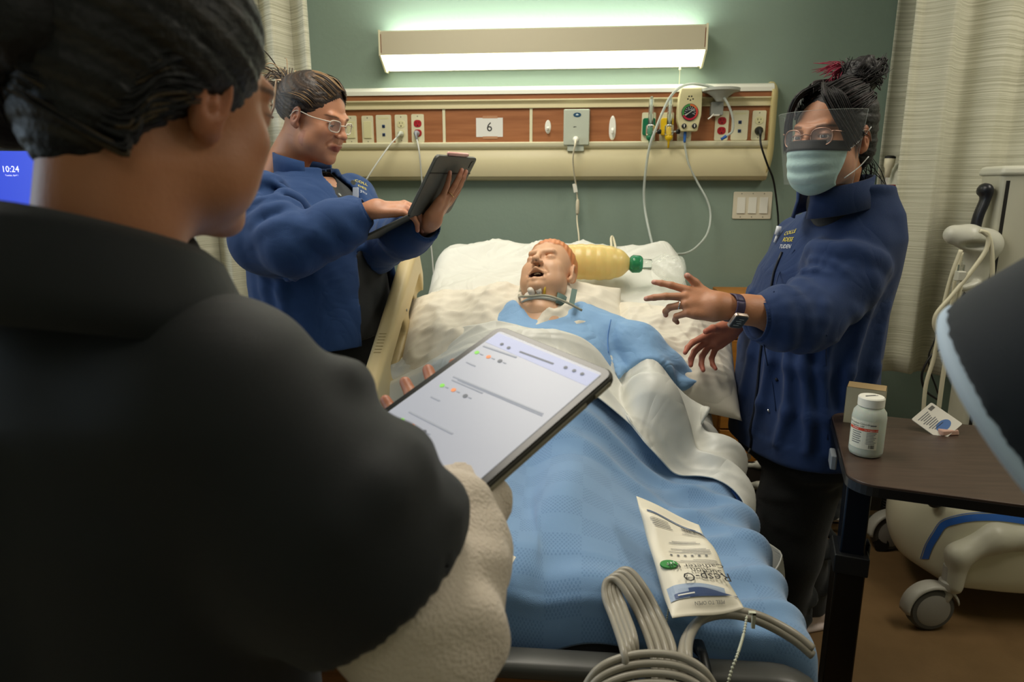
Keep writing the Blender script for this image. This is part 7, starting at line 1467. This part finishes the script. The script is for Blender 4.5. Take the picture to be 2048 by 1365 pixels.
def edge_person():
    t = thing('person', 'person at the right edge, only a dark navy sleeve with pale rim in view', 'person', (.56, .40, 0)); ang = radians(95); cb = V(.585, .44, 0)
    hc = V(.60, .46, 1.56); M = headframe(hc, (-.1, .99, -.1)); vs, fs = head_local('open', 'shut', .004, neck=((0, -.03, -.07), (0, -.035, -.150)), nr=(.052, .05)); W1 = tfn(M, vs, 1.03)
    e0 = at(2134, 850, .46); sh = V(.40, .44, 1.40); dn = nz(V(-.56, .46, -.66)); hand = e0+nz(V(-.02, .9, .1))*.23
    S = SDF((.2, .1, .04), (.85, .80, 1.5), .012); S.column([(.8, cb[0], cb[1], .12, .16), (1.3, cb[0], cb[1], .11, .16), (1.42, cb[0], cb[1], .05, .06)], ang, .05)
    for q in (-.1, .1): S.chain([cb+V(q, 0, .85), cb+V(q, 0, .47), cb+V(q, -.02, .09)], [.09, .055, .036], .04)
    S.chain([sh, e0+V(.05, 0, -.01)], [.05, .045], .03); S.chain([cb+V(.17, 0, 1.34), cb+V(.22, 0, 1.08), cb+V(.16, .18, 1.0)], [.05, .042, .03], .03); v3, f3 = S.mesh(1)
    vv, ff = join((W1, fs), (v3, f3)); cc = np.vstack([head_cols(vs, 'b98263', '96503f'), np.tile(clr('b98263'), (len(v3), 1))]); obj('body', (vv, ff), skinmat('skin_warm'), t, smooth=True, cols=cc)
    hair_shell('hair', t, M, [('e', (0, -.020, .042), (.086, .098, .090), 0)], [('e', (0, .112, -.035), (.090, .076, .105), .02)], '0d0f12', '3a3020', lambda v: v[:, 2]*230, 1.03, res=.006)
    S = SDF((.12, .1, .80), (.90, .80, 1.52), .0065); S.chain([sh, e0-dn*.09+V(.02, 0, .02), e0-dn*.02, e0+dn*.03], [.080, .088, .096, .096], .04)
    S.box(e0+dn*.122, (.16, .16, .112), frz(e0, dn), .01, .006, 's'); S.cone(e0+dn*.05, e0-dn*.0, .086, .080, .003, 's')
    S.column([(.84, cb[0], cb[1], .14, .20), (1.0, cb[0], cb[1], .14, .20), (1.28, cb[0], cb[1], .125, .19), (1.38, cb[0], cb[1], .07, .11), (1.44, cb[0], cb[1], .06, .07)], ang, .02); S.chain([cb+V(.17, 0, 1.33), cb+V(.22, 0, 1.12)], [.075, .07], .03)
    vs, fs = S.mesh(1); o = obj('scrub_top', (vs, fs), mat('teal_navy_knit', '0d1c29', .8, bump=(1400, .2, 2), sheen=.12), t, smooth=True)
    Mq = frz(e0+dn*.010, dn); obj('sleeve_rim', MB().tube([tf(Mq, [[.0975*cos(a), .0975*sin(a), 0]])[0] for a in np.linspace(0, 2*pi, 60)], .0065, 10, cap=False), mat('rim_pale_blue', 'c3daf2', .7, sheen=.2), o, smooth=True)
    S = SDF((.2, .15, .04), (.85, .75, .95), .012); S.column([(.78, cb[0], cb[1], .14, .19), (.92, cb[0], cb[1], .135, .185)], ang, .03)
    for q in (-.11, .11): S.chain([cb+V(q, 0, .84), cb+V(q, 0, .47), cb+V(q, -.02, .10)], [.115, .088, .072], .03)
    vs, fs = S.mesh(1); obj('trousers', (vs, fs), M_trs, t, smooth=True)
    for q in (-.1, .1): shoe(t, cb[0]+q, cb[1], 0, M_black)
edge_person()
